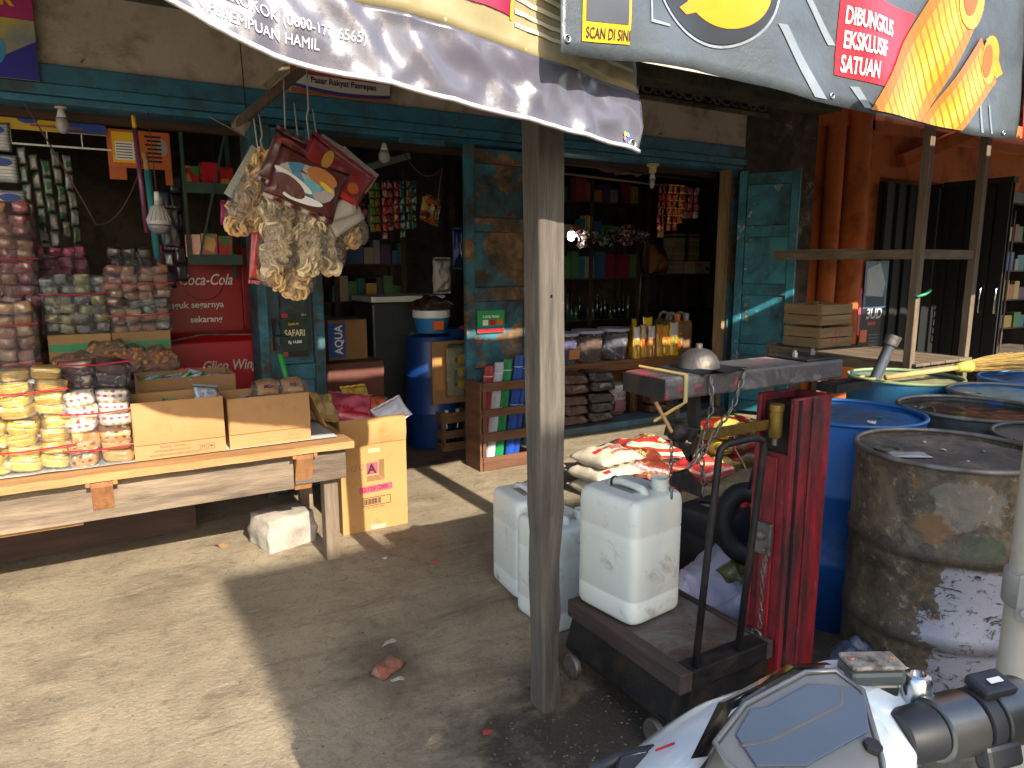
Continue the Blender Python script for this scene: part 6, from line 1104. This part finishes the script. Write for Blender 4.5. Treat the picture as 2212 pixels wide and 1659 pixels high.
def rust_drum_mat():
    m = bpy.data.materials.new('rusty_drum'); m.use_nodes = True; N = NB(m); b = N.n['Principled BSDF']; tc = N.new('TexCoord'); V = tc.outputs['Object']; sp = N.new('SeparateXYZ'); N.link(V, sp.inputs[0])
    c = N.mix(N.ramp(N.noise(V, 4, 10, .72, .8), .40, .60), C('75674f'), C('453a2e')); c = N.mix(N.math('MULTIPLY', N.ramp(N.noise(V, 14, 9, .75, .5), .50, .62), .7), c, C('2c251e')); c = N.mix(N.math('MULTIPLY', N.ramp(N.noise(V, 7, 9, .75, 1.4), .57, .64), .8), c, C('8c6030')); c = N.mix(N.math('MULTIPLY', N.ramp(N.noise(V, 30, 5, .7), .58, .66), .5), c, C('a39a86'))
    t = N.math('SUBTRACT', N.math('MULTIPLY', sp.outputs[0], .447), N.math('MULTIPLY', sp.outputs[1], .894))     # along the face turned to the street
    nz = N.math('SUBTRACT', N.noise(V, 8, 9, .7, .4), .5)
    def patch_(t0, z0, rt, rz, amp):
        a = N.math('DIVIDE', N.math('SUBTRACT', t, t0), rt); e = N.math('DIVIDE', N.math('SUBTRACT', sp.outputs[2], z0), rz)
        d = N.math('ADD', N.math('ADD', N.math('MULTIPLY', a, a), N.math('MULTIPLY', e, e)), N.math('MULTIPLY', nz, amp)); return N.ramp(d, .75, 1.1, (1, 1, 1, 1), (0, 0, 0, 1))
    c = N.mix(N.math('MULTIPLY', patch_(-.02, .68, .055, .06, 4.0), .7), c, C('7c5626')); c = N.mix(N.math('MULTIPLY', patch_(.12, .63, .06, .07, 4.5), .65), c, C('26402c')); c = N.mix(N.math('MULTIPLY', patch_(.06, .76, .10, .08, 5.0), .35), c, C('958f82'))
    z = N.math('ADD', sp.outputs[2], N.math('MULTIPLY', nz, .10)); low = N.ramp(z, .545, .56, (1, 1, 1, 1), (0, 0, 0, 1))
    left = N.ramp(N.math('ADD', t, N.math('MULTIPLY', nz, .34)), -.135, -.11)
    w1 = N.ramp(N.noise(V, 16, 10, .8, 1.0), .40, .45); scr = N.new('Mapping'); scr.inputs['Scale'].default_value = (9, 9, 30); scr.inputs['Rotation'].default_value = (.6, .2, 0); N.link(V, scr.inputs[0]); w2 = N.ramp(N.noise(scr.outputs[0], 1.3, 8, .7, .6), .38, .42)
    wm = N.math('MULTIPLY', N.math('MULTIPLY', low, left), N.math('MULTIPLY', w1, w2)); c = N.mix(N.math('MULTIPLY', N.math('MULTIPLY', low, left), .7), c, C('20211f')); c = N.mix(wm, c, N.mix(N.noise(V, 6, 6), C('b2b0b8'), C('8c8a94')))
    for zr in (.29, .58): k = N.ramp(N.math('ABSOLUTE', N.math('SUBTRACT', sp.outputs[2], zr)), .010, .034, (1, 1, 1, 1), (0, 0, 0, 1)); c = N.mix(N.math('MULTIPLY', k, .65), c, C('3a2c20'))
    N.link(c, b.inputs['Base Color']); b.inputs['Roughness'].default_value = .5; b.inputs['Metallic'].default_value = .1
    bp = N.new('Bump'); bp.inputs['Strength'].default_value = .6; bp.inputs['Distance'].default_value = .006; N.link(N.math('ADD', N.noise(V, 30, 8, .75), N.noise(V, 5, 3, .5)), bp.inputs['Height']); N.link(bp.outputs[0], b.inputs['Normal']); return m
RIM = M('drum_rim', '8a857c', '5c564e', scale=10, rough=.5, metal=.5, dirt='4a3c30', damt=.5); LIDD = M('drum_lid_dirt', '4a4138', '352e28', scale=5, rough=.85, dirt='82705c', dscale=5, damt=.45, bump=.8, bscale=50)
DB = M('drum_blue', '1a5ca4', '14508e', scale=2, rough=.4, dirt='122c48', dscale=3, damt=.3, bump=.15); DG = M('drum_dark', '4c5854', '3a4442', scale=3, rough=.5, dirt='2c2620', damt=.6); LB = M('lid_blue', '20649c', '185484', scale=4, rough=.35, dirt='3c3a34', dscale=4, damt=.65, bump=.4)
nd = drum('rusty oil drum with worn white paint nearest the camera', 2.50, 1.25, rust_drum_mat(), RIM, LIDD); drum('bright blue oil drum directly behind the red scale column', 2.76, 1.80, DB, M('rim_blue', '1c5c98', '184c80', rough=.4, dirt='5c4c40', damt=.3), LB)
drum('dark drum with oily lid behind the rusty one', 3.31, 1.58, DG, RIM, M('lid_oily', '2c2a26', '201e1b', scale=3, rough=.18, dirt='4a4036', damt=.35)); drum('brown-lidded drum at the right edge beside the rusty one', 3.05, 1.06, DG, M('rim_dark', '3c3834', rough=.5), M('lid_brown', '5c5244', '463d33', scale=4, rough=.8, bump=.6))
drum('blue drum with a flaky yellow-blue lid in the second row', 3.88, 1.66, DB, RIM, M('lid_flaky', '8c8454', '4c88a8', scale=4, rough=.5, dirt='4c4638', damt=.4, bump=.5)); drum('teal drum with a pale green lid under the broom', 3.92, 2.24, M('drum_teal', '1f6080', '184c68', rough=.45), M('rim_green', '8a9a6c', '74845a', rough=.6), M('lid_pale', '9a9468', '7c7858', scale=4, rough=.6, dirt='5c5644', damt=.4)); drum('blue drum at the far right behind the broom head', 4.46, 1.80, DB, M('rim_bright', '3c78c0', rough=.4), LB)
bg = B().pillow(.14, .07, .012, 12, 8, 3, .9, 44).out('plastic_scrap', M('scrap_clear', 'a8a8a4', '908f8a', rough=.25, bump=.8, bscale=16), None, True); bg.location = (2.34, 1.30, .866); bg.rotation_euler = (0, 0, -.6); tag(bg, 'flat scrap of clear plastic on the rusty drum lid', 'scrap')
for i, (x, y, m, s) in enumerate(((2.52, 1.28, WS, .018), (2.62, 1.20, GREEN, .012), (2.44, 1.16, WS, .012), (2.58, 1.38, WS, .010))): scrap(('white', 'green', 'small white', 'tiny pale')[i] + ' scrap lying on the rusty drum lid', x, y, s, m, 30 + i, z=.858)
for i, (x, y, m, s) in enumerate(((2.70, 1.66, WS, .03), (2.82, 1.70, GREEN, .022), (2.62, 1.82, WS, .025))): scrap(('pale', 'green', 'second pale')[i] + ' scrap lying on the bright blue drum lid', x, y, s, m, 40 + i, z=.86)
# broom lying on the drums
br = thing('broom', 'straw broom with pale handle lying across the drum tops', 'broom', (3.9, 2.1, .9)); B().cyl((3.62, 2.17, .905), (4.12, 2.06, .935), .015, .014, 10).out('handle', wood('broom_pole', 'd0ac6c', 'b08c50', 'x'), br, True); B().cyl((4.11, 2.062, .934), (4.20, 2.045, .938), .024, .036, 12).out('binding', M('binding', 'c8b84c', '8c9440', scale=20, rough=.6), br, True)
R = random.Random(4); b = B()
for k in range(150):
    a = R.uniform(0, 6.28); q = R.uniform(0, 1) ** .5; s = Vector((4.19, 2.047 + .030 * q * cos(a), .938 + .030 * q * sin(a))); e = Vector((4.19 + R.uniform(.35, .60), 2.0 + .13 * q * cos(a) - .05 + R.uniform(-.03, .03), .945 + .05 * q * sin(a) + R.uniform(-.01, .02))); b.tube([s, s.lerp(e, .5) + Vector((0, 0, .006)), e], .0018, 3)
b.out('bristles', M('straw', 'c8a860', 'a88848', scale=20, rough=.7), br)
gp = thing('iron_pipe', 'grey iron pipe leaning behind the blue drum', 'pipe', (3.75, 2.5, 0)); B().cyl((3.63, 2.44, .30), (3.86, 2.30, 1.065), .032, .030, 16).out('tube', M('pipe_grey', '5c6068', '484c54', scale=6, rough=.45, metal=.4, dirt='2c2620', damt=.4), gp, 2); B().cyl((3.856, 2.302, 1.052), (3.872, 2.292, 1.105), .038, .042, 16).out('collar', STEEL, gp, 2); B().box(3.55, 2.38, .0, 3.70, 2.52, .31).out('foot', IRON, gp)

# cream steel pole at the right edge
cp = thing('cream_pole', 'cream painted steel pole with a clamp at the right edge', 'pole', (2.075, .79, 0)); CP = M('cream_paint', 'c6bca8', 'b4aa96', scale=3, rough=.45, dirt='6c5f4c', damt=.25)
L('tube', cp, B().cyl((0, 0, 0), (0, 0, 2.3), .062, .062, 28), CP, 2); L('clamp', cp, B().lathe([(.070, .615), (.072, .62), (.072, .70), (.070, .705)], 28), M('clamp_pale', 'b8b4ac', 'a4a098', rough=.4, metal=.3), 2); L('clamp_ear', cp, B().box(-.10, -.06, .60, -.066, .0, .72).cyl((-.12, -.03, .63), (-.05, -.03, .63), .012), MATS['clamp_pale'], bevel=.004); L('bolt_hole', cp, B().cyl((-.045, -.045, .46), (-.0435, -.0435, .46), .014), IRON)

# ---------------------------------------------------------------- timber rack in front of the orange shop
rk = thing('timber_rack', 'open timber rack of posts and shelves in front of the orange shop', 'rack', (4.8, 3.1, .1)); RKM = wood('rack_wood', '7c6a54', '5a4a3a', 'z'); RKX = wood('rack_wood', '7c6a54', '5a4a3a', 'x'); RKY = wood('rack_wood', '7c6a54', '5a4a3a', 'y')
for x, y, zt, z0 in ((4.42, 2.50, 2.45, 0.0), (5.07, 2.50, 2.45, 0.0), (4.55, 3.66, .90, .101), (5.14, 3.66, .90, .101)): B().box(x, y, z0, x + .05, y + .05, zt).out('post', RKM, rk, bevel=.004)
for z in (.80, 1.53):
    B().box(4.471, 2.51, z, 5.069, 2.54, z + .06).out('cross_rail', RKX, rk, bevel=.003); B().bar((4.445, 2.552, z + .03), (4.575, 3.70, z + .03), .03, .06).out('side_rail', RKY, rk, bevel=.003)
B().bar((5.09, 2.552, .83), (5.165, 3.659, .83), .03, .06).out('side_rail', RKY, rk, bevel=.003)
for k in range(4):
    x = 4.44 + k * .168; B().add([(x, 2.47, .862), (x + .16, 2.47, .862), (x + .25, 3.72, .862), (x + .10, 3.72, .862), (x, 2.47, .88), (x + .16, 2.47, .88), (x + .25, 3.72, .88), (x + .10, 3.72, .88)], [(0, 3, 2, 1), (4, 5, 6, 7), (0, 1, 5, 4), (1, 2, 6, 5), (2, 3, 7, 6), (3, 0, 4, 7)]).out('shelf_board', RKY, rk, bevel=.003)
B().box(4.50, 3.0, 1.592, 4.62, 3.72, 1.602).out('loose_board', RKY, rk)
for k in range(2):
    wc = thing('fruit_crate', ('lower', 'upper')[k] + ' pale wooden crate' + (' with a red mark' if k == 0 else ' stacked on the marked one') + ' on the timber rack', 'crate', (4.62, 3.30, .882 + k * .168), .0 + .04 * k)
    crate_parts(wc, .38, .30, .158, ((.004, .074), (.080, .152)), wood('crate_pale', '9c8058', '7c6442', 'x'), wood('crate_pale', '9c8058', '7c6442', 'y'), wood('crate_pale', '9c8058', '7c6442', 'z'), .010)
    if k == 0:
        for q in (0, .055): L('red_mark', wc, B().grid(lambda u, v: (.13 + q + .055 * u + (.02 * (v - .5)), -.0125, .03 + .10 * u + .02 * sin(u * 6) * (1 - u) + .012 * v), 10, 1), RED)
cord('green plastic ribbon tied round the front rack post', [(4.41, 2.49, 1.30), (4.48, 2.48, 1.315), (4.52, 2.47, 1.34)], .010, M('ribbon_green', '2c9c64', rough=.4), 'ribbon', 'ribbon')

# ---------------------------------------------------------------- orange shop next door
og = thing('orange_shop', 'orange rendered shop building next door behind the rack', 'building', (8.5, 4.7, 0)); OW = M('orange_render', 'b8622c', 'a6541f', scale=2, rough=.85, dirt='5c3018', dscale=2, damt=.35, bump=.25, bscale=50)
B().box(6.322, 4.72, .0, 7.44, 4.95, 3.6).out('side_wall', OW, og); B().box(7.441, 4.72, 2.42, 14, 4.95, 3.6).out('upper_wall', OW, og); B().box(6.40, 4.60, 2.85, 14, 4.719, 2.95).out('wall_band', OW, og)
B().bar((7.7, 4.66, 2.60), (9.6, 4.3, 3.3), .10, .14).out('sloping_beam', OW, og)
B().cyl((6.52, 4.62, .10), (6.52, 4.62, 3.5), .085, .085, 20).out('down_pipe', OW, og, 2); B().cyl((6.80, 4.58, .10), (6.80, 4.58, 3.5), .125, .125, 24).out('down_pipe', OW, og, 2); B().box(7.02, 4.60, .1, 7.10, 4.719, 3.5).out('pilaster', OW, og)
B().box(7.44, 7.0, .1, 14, 7.1, 3.2).out('back_wall', MATS['back_wall_paint'], og); B().box(7.44, 4.951, 2.75, 14, 6.99, 2.85).out('ceiling', DARKW, og); B().box(13.9, 4.951, .1, 14, 6.99, 2.75).out('end_wall', MATS['back_wall_paint'], og); B().box(8.7, 4.73, 2.28, 13.9, 4.90, 2.418).out('shutter_box', IRON, og); B().box(7.44, 4.951, .05, 13.9, 6.99, .12).out('floor', MATS['floor_screed'], og)
B().box(7.20, 4.716, 1.88, 7.27, 4.7195, 1.96).out('switch_plate', WPLAST, og)
ga = thing('folding_gate', 'black steel folding gate beside the orange wall', 'gate', (7.45, 4.66, .1)); GT = M('gate_black', '121514', '0d100f', rough=.7)
for k in range(11): B().box(7.45 + k * .105, 4.62 + (.03 if k % 2 else 0), .11, 7.548 + k * .105, 4.64 + (.03 if k % 2 else 0), 2.36).out('gate_slat', GT, ga)
for k in range(9): B().box(8.61 + (.02 if k % 2 else 0), 4.56 - k * .075, .11, 8.63 + (.02 if k % 2 else 0), 4.63 - k * .075, 2.36).out('gate_slat', GT, ga)
B().box(7.46, 4.68, .11, 8.60, 4.69, 2.36).out('gate_back', GT, ga); B().box(8.655, 3.95, .11, 8.665, 4.63, 2.36).out('gate_back', GT, ga)  # dark sheets added behind the slats so the gaps look black
B().box(8.58, 3.93, 2.361, 8.68, 4.66, 2.42).out('gate_head', GT, ga)
for k in range(3): B().tube([(8.60, 4.30 - k * .16, .95), (8.56, 4.30 - k * .16, .97), (8.56, 4.30 - k * .16, 1.23), (8.60, 4.30 - k * .16, 1.25)], .012, 6).out('gate_handle', CHROME, ga, True)
po = thing('poster_stack', 'torn black white and blue posters pasted by the orange wall', 'poster', (7.25, 4.58, 1.05)); rz = 0
L('sheet', po, B().box(-.18, -.003, -.50, .20, 0, .06), M('poster_black', '1c1a1c', '141214', rough=.5)); L('sheet', po, B().box(-.15, -.006, -.02, .26, -.0035, .48), M('poster_blue', '5c84a0', '3c4c60', scale=4, rough=.5)); L('torn_sheet', po, B().add([(-.12, -.008, .12), (.18, -.008, .10), (.22, -.008, .25), (.10, -.008, .46), (-.12, -.008, .40)], [(0, 1, 2, 3, 4)]), M('poster_white', 'b4bcc0', 'a0a8ac', rough=.6))
lettering('3UD', .16, M('poster_letter', 'c8c8c8', rough=.5), po, (-.08, -.0045, -.13), shear=.15, bold=.004, sx=.9); plate('red_bar', po, -.04, -.20, .1, -.165, -.0045, RED); plate('orange_square', po, -.16, -.38, -.04, -.25, -.0045, ORANGEP); plate('pink_edge', po, -.22, -.3, -.18, .2, -.0045, PINK); plate('white_sheet', po, -.18, -.62, .22, -.45, -.0045, WHITE); L('dark_band', po, B().box(-.10, -.0095, .0, .22, -.0085, .10), M('poster_navy', '24364c', rough=.5))
for k in range(4): plate('print_line', po, .0, -.42 + k * .035, .16, -.405 + k * .035, -.0045, GREY)
cb = thing('glass_cabinet', 'dark wooden glass-fronted cabinet inside the orange shop', 'cabinet', (9.3, 5.1, .12)); B().box(9.0, 5.0, .121, 9.06, 5.06, 1.20).out('frame', DARKZ, cb); B().box(9.72, 5.0, .121, 9.78, 5.06, 1.20).out('frame', DARKZ, cb); B().box(8.95, 4.95, 1.201, 9.85, 5.5, 1.26).out('top', DARKW, cb); B().box(9.0, 5.45, .121, 9.78, 5.5, 1.20).out('back', DARKW, cb)
for z in (.3, .62, .92): B().box(9.061, 5.02, z, 9.719, 5.45, z + .02).out('shelf_board', DARKW, cb)
for k, z in enumerate((.321, .641, .941)): fill(9.08, 9.70, 5.06, z, .22, 'packet on the %s shelf of the glass cabinet' % ('lowest', 'middle', 'top')[k], 'packets on the %s cabinet shelf' % ('lowest', 'middle', 'top')[k], 200 + k, wr=(.08, .2))
for i, (x, z0, z1, m) in enumerate(((9.35, .98, 1.13, ORANGEP), (9.34, .80, .92, YELLOW), (9.42, .45, .66, M('magenta_pack', 'a04c8c', '8c3c78', rough=.4)))): tag(B().box(x, 4.94, z0, x + .42, 4.99, z1).out('product_box', m), ('orange box hung on the glass cabinet', 'yellow card hung on the glass cabinet', 'magenta pack leaning on the glass cabinet')[i], 'box')
JR = M('jar_clear', 'a8b0a4', '8c948c', rough=.2, coat=.5)
for k in range(4): o = thing('jar', ('first', 'second', 'third', 'fourth')[k] + ' green-capped jar from the left on the glass cabinet', 'jar', (9.05 + k * .15, 5.06, 1.262)); L('body', o, B().lathe([(.055, 0), (.06, .02), (.06, .2), (.04, .24)], 16), JR, 2); L('cap', o, B().lathe([(.045, .241), (.045, .29), (.001, .292)], 16), GREEN, 2)
for k in range(5): strip_of(('first', 'second', 'third', 'fourth', 'fifth')[k] + ' red sachet strip from the left in the orange shop', (8.85 + k * .11 + (.1 if k > 2 else 0), 4.82, 2.25), 9, .09, .10, CDM, .1, seed=80 + k)
for k in range(3): strip_of(('left', 'middle', 'right')[k] + ' dark green sachet strip deep in the orange shop', (10.0 + k * .10, 5.0, 2.2), 8, .08, .11, pattern_mat('deep_green', 'patches', ['3c4c44', '8c948c', '24302a'], 20, .3), .1, seed=90 + k)
for i, (x, z, m, m2, lab) in enumerate(((9.12, 1.75, RED, ORANGEP, 'round red hanging sign in the orange shop'), (9.60, 1.70, M('disc_blue', '3c8cc0', '2c70a8', rough=.4), WHITE, 'round blue hanging sign in the orange shop'))):
    o = thing('hanging_disc', lab, 'sign', (x, 4.66, z)); L('disc', o, B().lathe([(.17, -.004), (.17, .004)], 36, (0, 0, 0), Matrix.Rotation(pi/2, 3, 'X')), m, 2); L('print', o, B().box(-.11, -.006, -.02, .09, -.0045, .05), m2); L('lower_print', o, B().box(-.08, -.0065, -.12, .08, -.0045, -.05), ORANGEP); L('string', o, B().cyl((0, 0, .17), (0, 0, .55), .005), ST)
shelf_unit('dim shelving along the back of the orange shop', 9.9, 13.2, 5.6, 6.0, (.5, .95, 1.4, 1.85), 2.3, 5)
for k, z in enumerate((.5, .95, 1.4, 1.85)): fill(9.98, 13.1, 5.66, z + .001, .32, 'dim packet on the %s shelf of the orange shop' % ('lowest', 'second', 'third', 'top')[k], 'packets on the %s orange shop shelf' % ('lowest', 'second', 'third', 'top')[k], 220 + k, wr=(.1, .25))
tag(B().box(10.0, 5.1, .121, 10.5, 5.45, .75).out('display_case', M('case_yellow', 'a08a30', '8a7424', rough=.5), bevel=.01), 'dull yellow display case low in the orange shop', 'case')
# ---------------------------------------------------------------- parked scooter in the foreground
mb = thing('motor_scooter', 'white scooter handlebar and dash at the bottom right corner', 'motorcycle', (.66, .3, 0))
MW = M('scooter_white', 'd6dcdc', 'ccd2d2', scale=2, rough=.18, coat=.8, dirt='a8a498', dscale=8, damt=.06); MBK = M('scooter_black', '17181b', '101113', rough=.16, coat=.8); MGR = M('bezel_grey', '75726b', '66635d', scale=4, rough=.35, coat=.3); MSC = M('screen_slate', '4c545c', '565f68', scale=3, rough=.3, coat=.15); MDP = M('black_plastic', '26272a', '1c1d20', rough=.5)
ALU = M('cast_alloy', '747472', '60605c', scale=6, rough=.3, metal=.85, dirt='5c5850', dscale=10, damt=.2)
bez = [(0.523, 0.461, 1.008), (0.593, 0.484, 1.015), (0.702, 0.488, 1.017), (0.743, 0.476, 1.013), (0.751, 0.444, 1.001), (0.688, 0.379, 0.979), (0.667, 0.362, 0.973), (0.536, 0.38, 0.979), (0.519, 0.441, 1.0)]
scr = [(0.552, 0.46, 1.007), (0.593, 0.476, 1.013), (0.615, 0.471, 1.011), (0.69, 0.475, 1.012), (0.739, 0.452, 1.004), (0.742, 0.436, 0.999), (0.704, 0.406, 0.988), (0.597, 0.406, 0.988), (0.545, 0.426, 0.995)]
def slab(pts, th, up=0.):
    n = len(pts); v = [(p[0], p[1] - .35 * up, p[2] + up) for p in pts] + [(p[0], p[1] + .35 * th, p[2] - th) for p in pts]
    return B().add(v, [tuple(range(n))[::-1], tuple(range(n, 2*n))] + [(i, (i+1) % n, (i+1) % n + n, i + n) for i in range(n)])
slab(bez, .05).out('dash_bezel', MGR, mb, bevel=.004)
sc_o = slab(scr, .004, .0035).out('dash_screen', MSC, mb, bevel=.001)
for a, c in (((0.547, 0.447), (0.580, 0.439)), ((0.580, 0.439), (0.703, 0.438)), ((0.703, 0.438), (0.722, 0.452))):
    za, zc = (1.0 + .35 * (q[1] - .44) + .0042 for q in (a, c)); B().bar((a[0], a[1], za), (c[0], c[1], zc), .0028, .0012).out('screen_line', MGR, mb)
# raised rim of the bezel
B().tube([(p[0], p[1], p[2] + .001) for p in bez], .0035, 6, True).out('bezel_rim', M('rim_satin', '8c8a84', '787670', rough=.25, metal=.5), mb, True)
B().cyl((.690, .392, .982), (.690, .391, .990), .011, .010, 6).out('dash_button', MDP, mb, bevel=.001)
# white cowl on the right of the dash
I = [(.703, .490, 1.012), (.745, .478, 1.008), (.753, .444, .997), (.690, .377, .975), (.669, .360, .969)]
O = [(.725, .520, 1.000), (.79, .520, .992), (.862, .494, .986), (.905, .462, .972), (.850, .428, .962), (.745, .372, .950)]
dn = [(x + .01, y, z - .09) for x, y, z in O]; V_ = I + O + dn
B().add(V_, [(0, 1, 6, 5), (1, 2, 7, 6), (2, 8, 7), (2, 9, 8), (2, 3, 10, 9), (3, 4, 10), (5, 6, 12, 11), (6, 7, 13, 12), (7, 8, 14, 13), (8, 9, 15, 14), (9, 10, 16, 15), (4, 10, 16)]).out('bar_cowl', MW, mb, bevel=.004)
# smoked visor along the front of the dash, then the white nose
vz = [(.508, .455, 1.004), (.585, .490, 1.018), (.70, .496, 1.021), (.748, .484, 1.016)]; vo = [(.498, .470, .995), (.576, .506, 1.012), (.70, .511, 1.017), (.756, .497, 1.010)]; vd = [(.492, .478, .968), (.574, .517, .980), (.70, .522, .985), (.764, .506, .985)]
b = B()
for q in range(3): b.add([vz[q], vz[q+1], vo[q+1], vo[q]], [(0, 1, 2, 3)]).add([vo[q], vo[q+1], vd[q+1], vd[q]], [(0, 1, 2, 3)])
b.out('smoked_visor', MBK, mb, True)
nose = lambda u, v: (.455 + .23 * u + .02 * v * (u - .5), .470 + .048 * min(1, u * 1.2) + .12 * v + .02 * sin(u * pi) * v, .966 + .012 * u - .018 * v - .085 * v * v - .03 * (1 - u) ** 2 * (1 - v))
B().grid(nose, 18, 14).out('nose_cowl', MW, mb, True); B().grid(lambda u, v: tuple(Vector(nose(u, 1)) + Vector((.02 * u * v, .05 * v - .06 * v * v, -.25 * v))), 18, 6).out('front_fairing', MW, mb, True)
B().tube([nose(.45 + .5 * i / 8, .06) for i in range(9)], .004, 5).out('cowl_seam', MDP, mb, True); B().bar((.52, .545, .948), (.545, .54, .951), .001, .003).out('red_stripe', RED, mb)
# turn signal and left lever
B().pillow(.030, .022, .022, 8, 8, 3, 0, 1).rot(Matrix.Rotation(.2, 3, 'Z'), (.613, .572, .922)).out('indicator_lens', M('amber_lens', '8c4c14', '6c3a10', rough=.15, coat=.7), mb, True); B().add([(.630, .560, .934), (.680, .575, .948), (.684, .594, .938), (.634, .584, .926), (.630, .560, .908), (.680, .575, .915), (.684, .596, .91), (.634, .586, .904)], [(0, 1, 2, 3), (7, 6, 5, 4), (0, 4, 5, 1), (1, 5, 6, 2), (2, 6, 7, 3), (3, 7, 4, 0)]).out('lamp_housing', ALU, mb, bevel=.004)
B().tube([(.47, .60, .905), (.50, .590, .915), (.545, .572, .92)], [.008, .009, .008], 8).out('brake_lever', MDP, mb, True); B().add([(.462, .560, .915), (.50, .585, .925), (.535, .570, .928), (.51, .545, .922), (.462, .560, .89), (.50, .585, .89), (.535, .570, .89), (.51, .545, .89)], [(0, 3, 2, 1), (4, 5, 6, 7), (0, 1, 5, 4), (1, 2, 6, 5), (2, 3, 7, 6), (3, 0, 4, 7)]).out('lever_mount', MBK, mb, bevel=.004)
# handlebar: alloy clamp, ring, throttle housing, grip
ax = Vector((.161, -.039, 0)).normalized(); a0 = Vector((.815, .398, .955)); Rx = ax.to_track_quat('Z', 'Y').to_matrix()
B().lathe([(.028, 0), (.036, .004), (.037, .055), (.033, .06)], 32, a0, Rx).out('bar_clamp', ALU, mb, 2); B().lathe([(.030, .0605), (.036, .063), (.036, .082), (.030, .084)], 32, a0, Rx).out('collar', MDP, mb, 2); B().lathe([(.031, .0845), (.038, .088), (.0385, .145), (.034, .152), (.028, .154)], 32, a0, Rx).out('throttle_housing', ALU, mb, 2); B().lathe([(.026, .1545), (.029, .158), (.029, .166), (.024, .168)], 28, a0, Rx).out('grip_flange', MDP, mb, 2)
gp_ = []; 
for k in range(40): gp_ += [(.0235 if k % 2 else .0222, .1685 + k * .0032)]
B().lathe(gp_, 28, a0, Rx).out('grip', M('grip_grey', '5c564e', '48433d', scale=30, rough=.4, metal=.4), mb, True)
Rz = Matrix.Rotation(math.atan2(ax.y, ax.x), 3, 'Z')
B().cbox((.905, .377, .996), (.05, .034, .014), Rz @ Matrix.Rotation(.25, 3, 'X')).out('engine_switch', MDP, mb, bevel=.004); B().cbox((.905, .373, 1.0045), (.02, .007, .001), Rz @ Matrix.Rotation(.25, 3, 'X')).out('switch_mark', WHITE, mb); B().cbox((.880, .350, .93), (.055, .022, .03), Rz @ Matrix.Rotation(-.3, 3, 'X')).out('starter_button', MDP, mb, bevel=.006)
B().lathe([(.017, -.055), (.017, 0), (.014, .004), (.009, .005), (.009, .0)], 20, (.838, .428, 1.0)).out('lever_pivot', CHROME, mb, 2)
# brake fluid reservoir
RR = Matrix.Rotation(-.5, 3, 'Z')
B().cbox((.795, .462, 1.004), (.070, .040, .020), RR).out('fluid_reservoir', M('reservoir_grey', '4a5250', '3c4442', rough=.4), mb, bevel=.006); B().cbox((.795, .462, 1.0175), (.067, .037, .006), RR).out('reservoir_cap', M('cap_flaked', '4c4238', 'b8ac9c', scale=60, rough=.45, metal=.3, bump=.4, bscale=120), mb, bevel=.0025); B().cbox((.80, .46, .985), (.05, .03, .018), RR).out('master_cylinder', ALU, mb, bevel=.004)
for sx in (-.026, .026): B().lathe([(.004, 1.0206), (.004, 1.022), (.001, 1.0221)], 10, RR @ Vector((sx, 0, 0)) + Vector((.795, .462, 0))).out('cap_screw', CHROME, mb)
B().lathe([(.026, -.045), (.031, -.03), (.032, -.001)], 28, a0, Rx).out('bar_boot', MDP, mb, 2)
# body below the bars
B().add([(.50, .46, .90), (.80, .44, .90), (.82, .50, .45), (.48, .50, .45), (.52, .36, .90), (.76, .34, .90), (.80, .36, .40), (.50, .36, .40)], [(0, 3, 2, 1), (4, 5, 6, 7), (0, 1, 5, 4), (1, 2, 6, 5), (2, 3, 7, 6), (3, 0, 4, 7)]).out('leg_shield', MW, mb, bevel=.03); B().box(.50, -.20, .28, .80, .40, .38).out('floor_board', MDP, mb, bevel=.02)
B().add([(.52, -.85, .70), (.78, -.85, .70), (.82, -.15, .62), (.48, -.15, .62), (.56, -.95, .42), (.74, -.95, .42), (.78, -.15, .36), (.52, -.15, .36)], [(0, 1, 2, 3), (7, 6, 5, 4), (0, 4, 5, 1), (1, 5, 6, 2), (2, 6, 7, 3), (3, 7, 4, 0)]).out('rear_body', MW, mb, bevel=.04); B().pillow(.26, .72, .10, 12, 16, 3, .1, 2).rot(Matrix.Identity(3), (.65, -.48, .74)).out('seat', MBK, mb, True)
for y in (.72, -.75):
    wh = thing('wheel', None, None, (.65 - mb.location.x, y - mb.location.y, .27)); wh.parent = mb
    Ry = Matrix.Rotation(pi/2, 3, 'Y'); B().tube([(0, .225 * cos(i*pi/18), .225 * sin(i*pi/18)) for i in range(36)], .045, 10, True).out('tyre', RUBBER, wh, True, 0, False); B().lathe([(.05, -.02), (.17, -.02), (.175, 0), (.17, .02), (.05, .02)], 28, (0, 0, 0), Ry).out('rim', ALU, wh, 2, 0, False)
for x in (.575, .725): B().cyl((x, .72, .27), (x, .50, .85), .018).out('fork', MDP, mb, True)
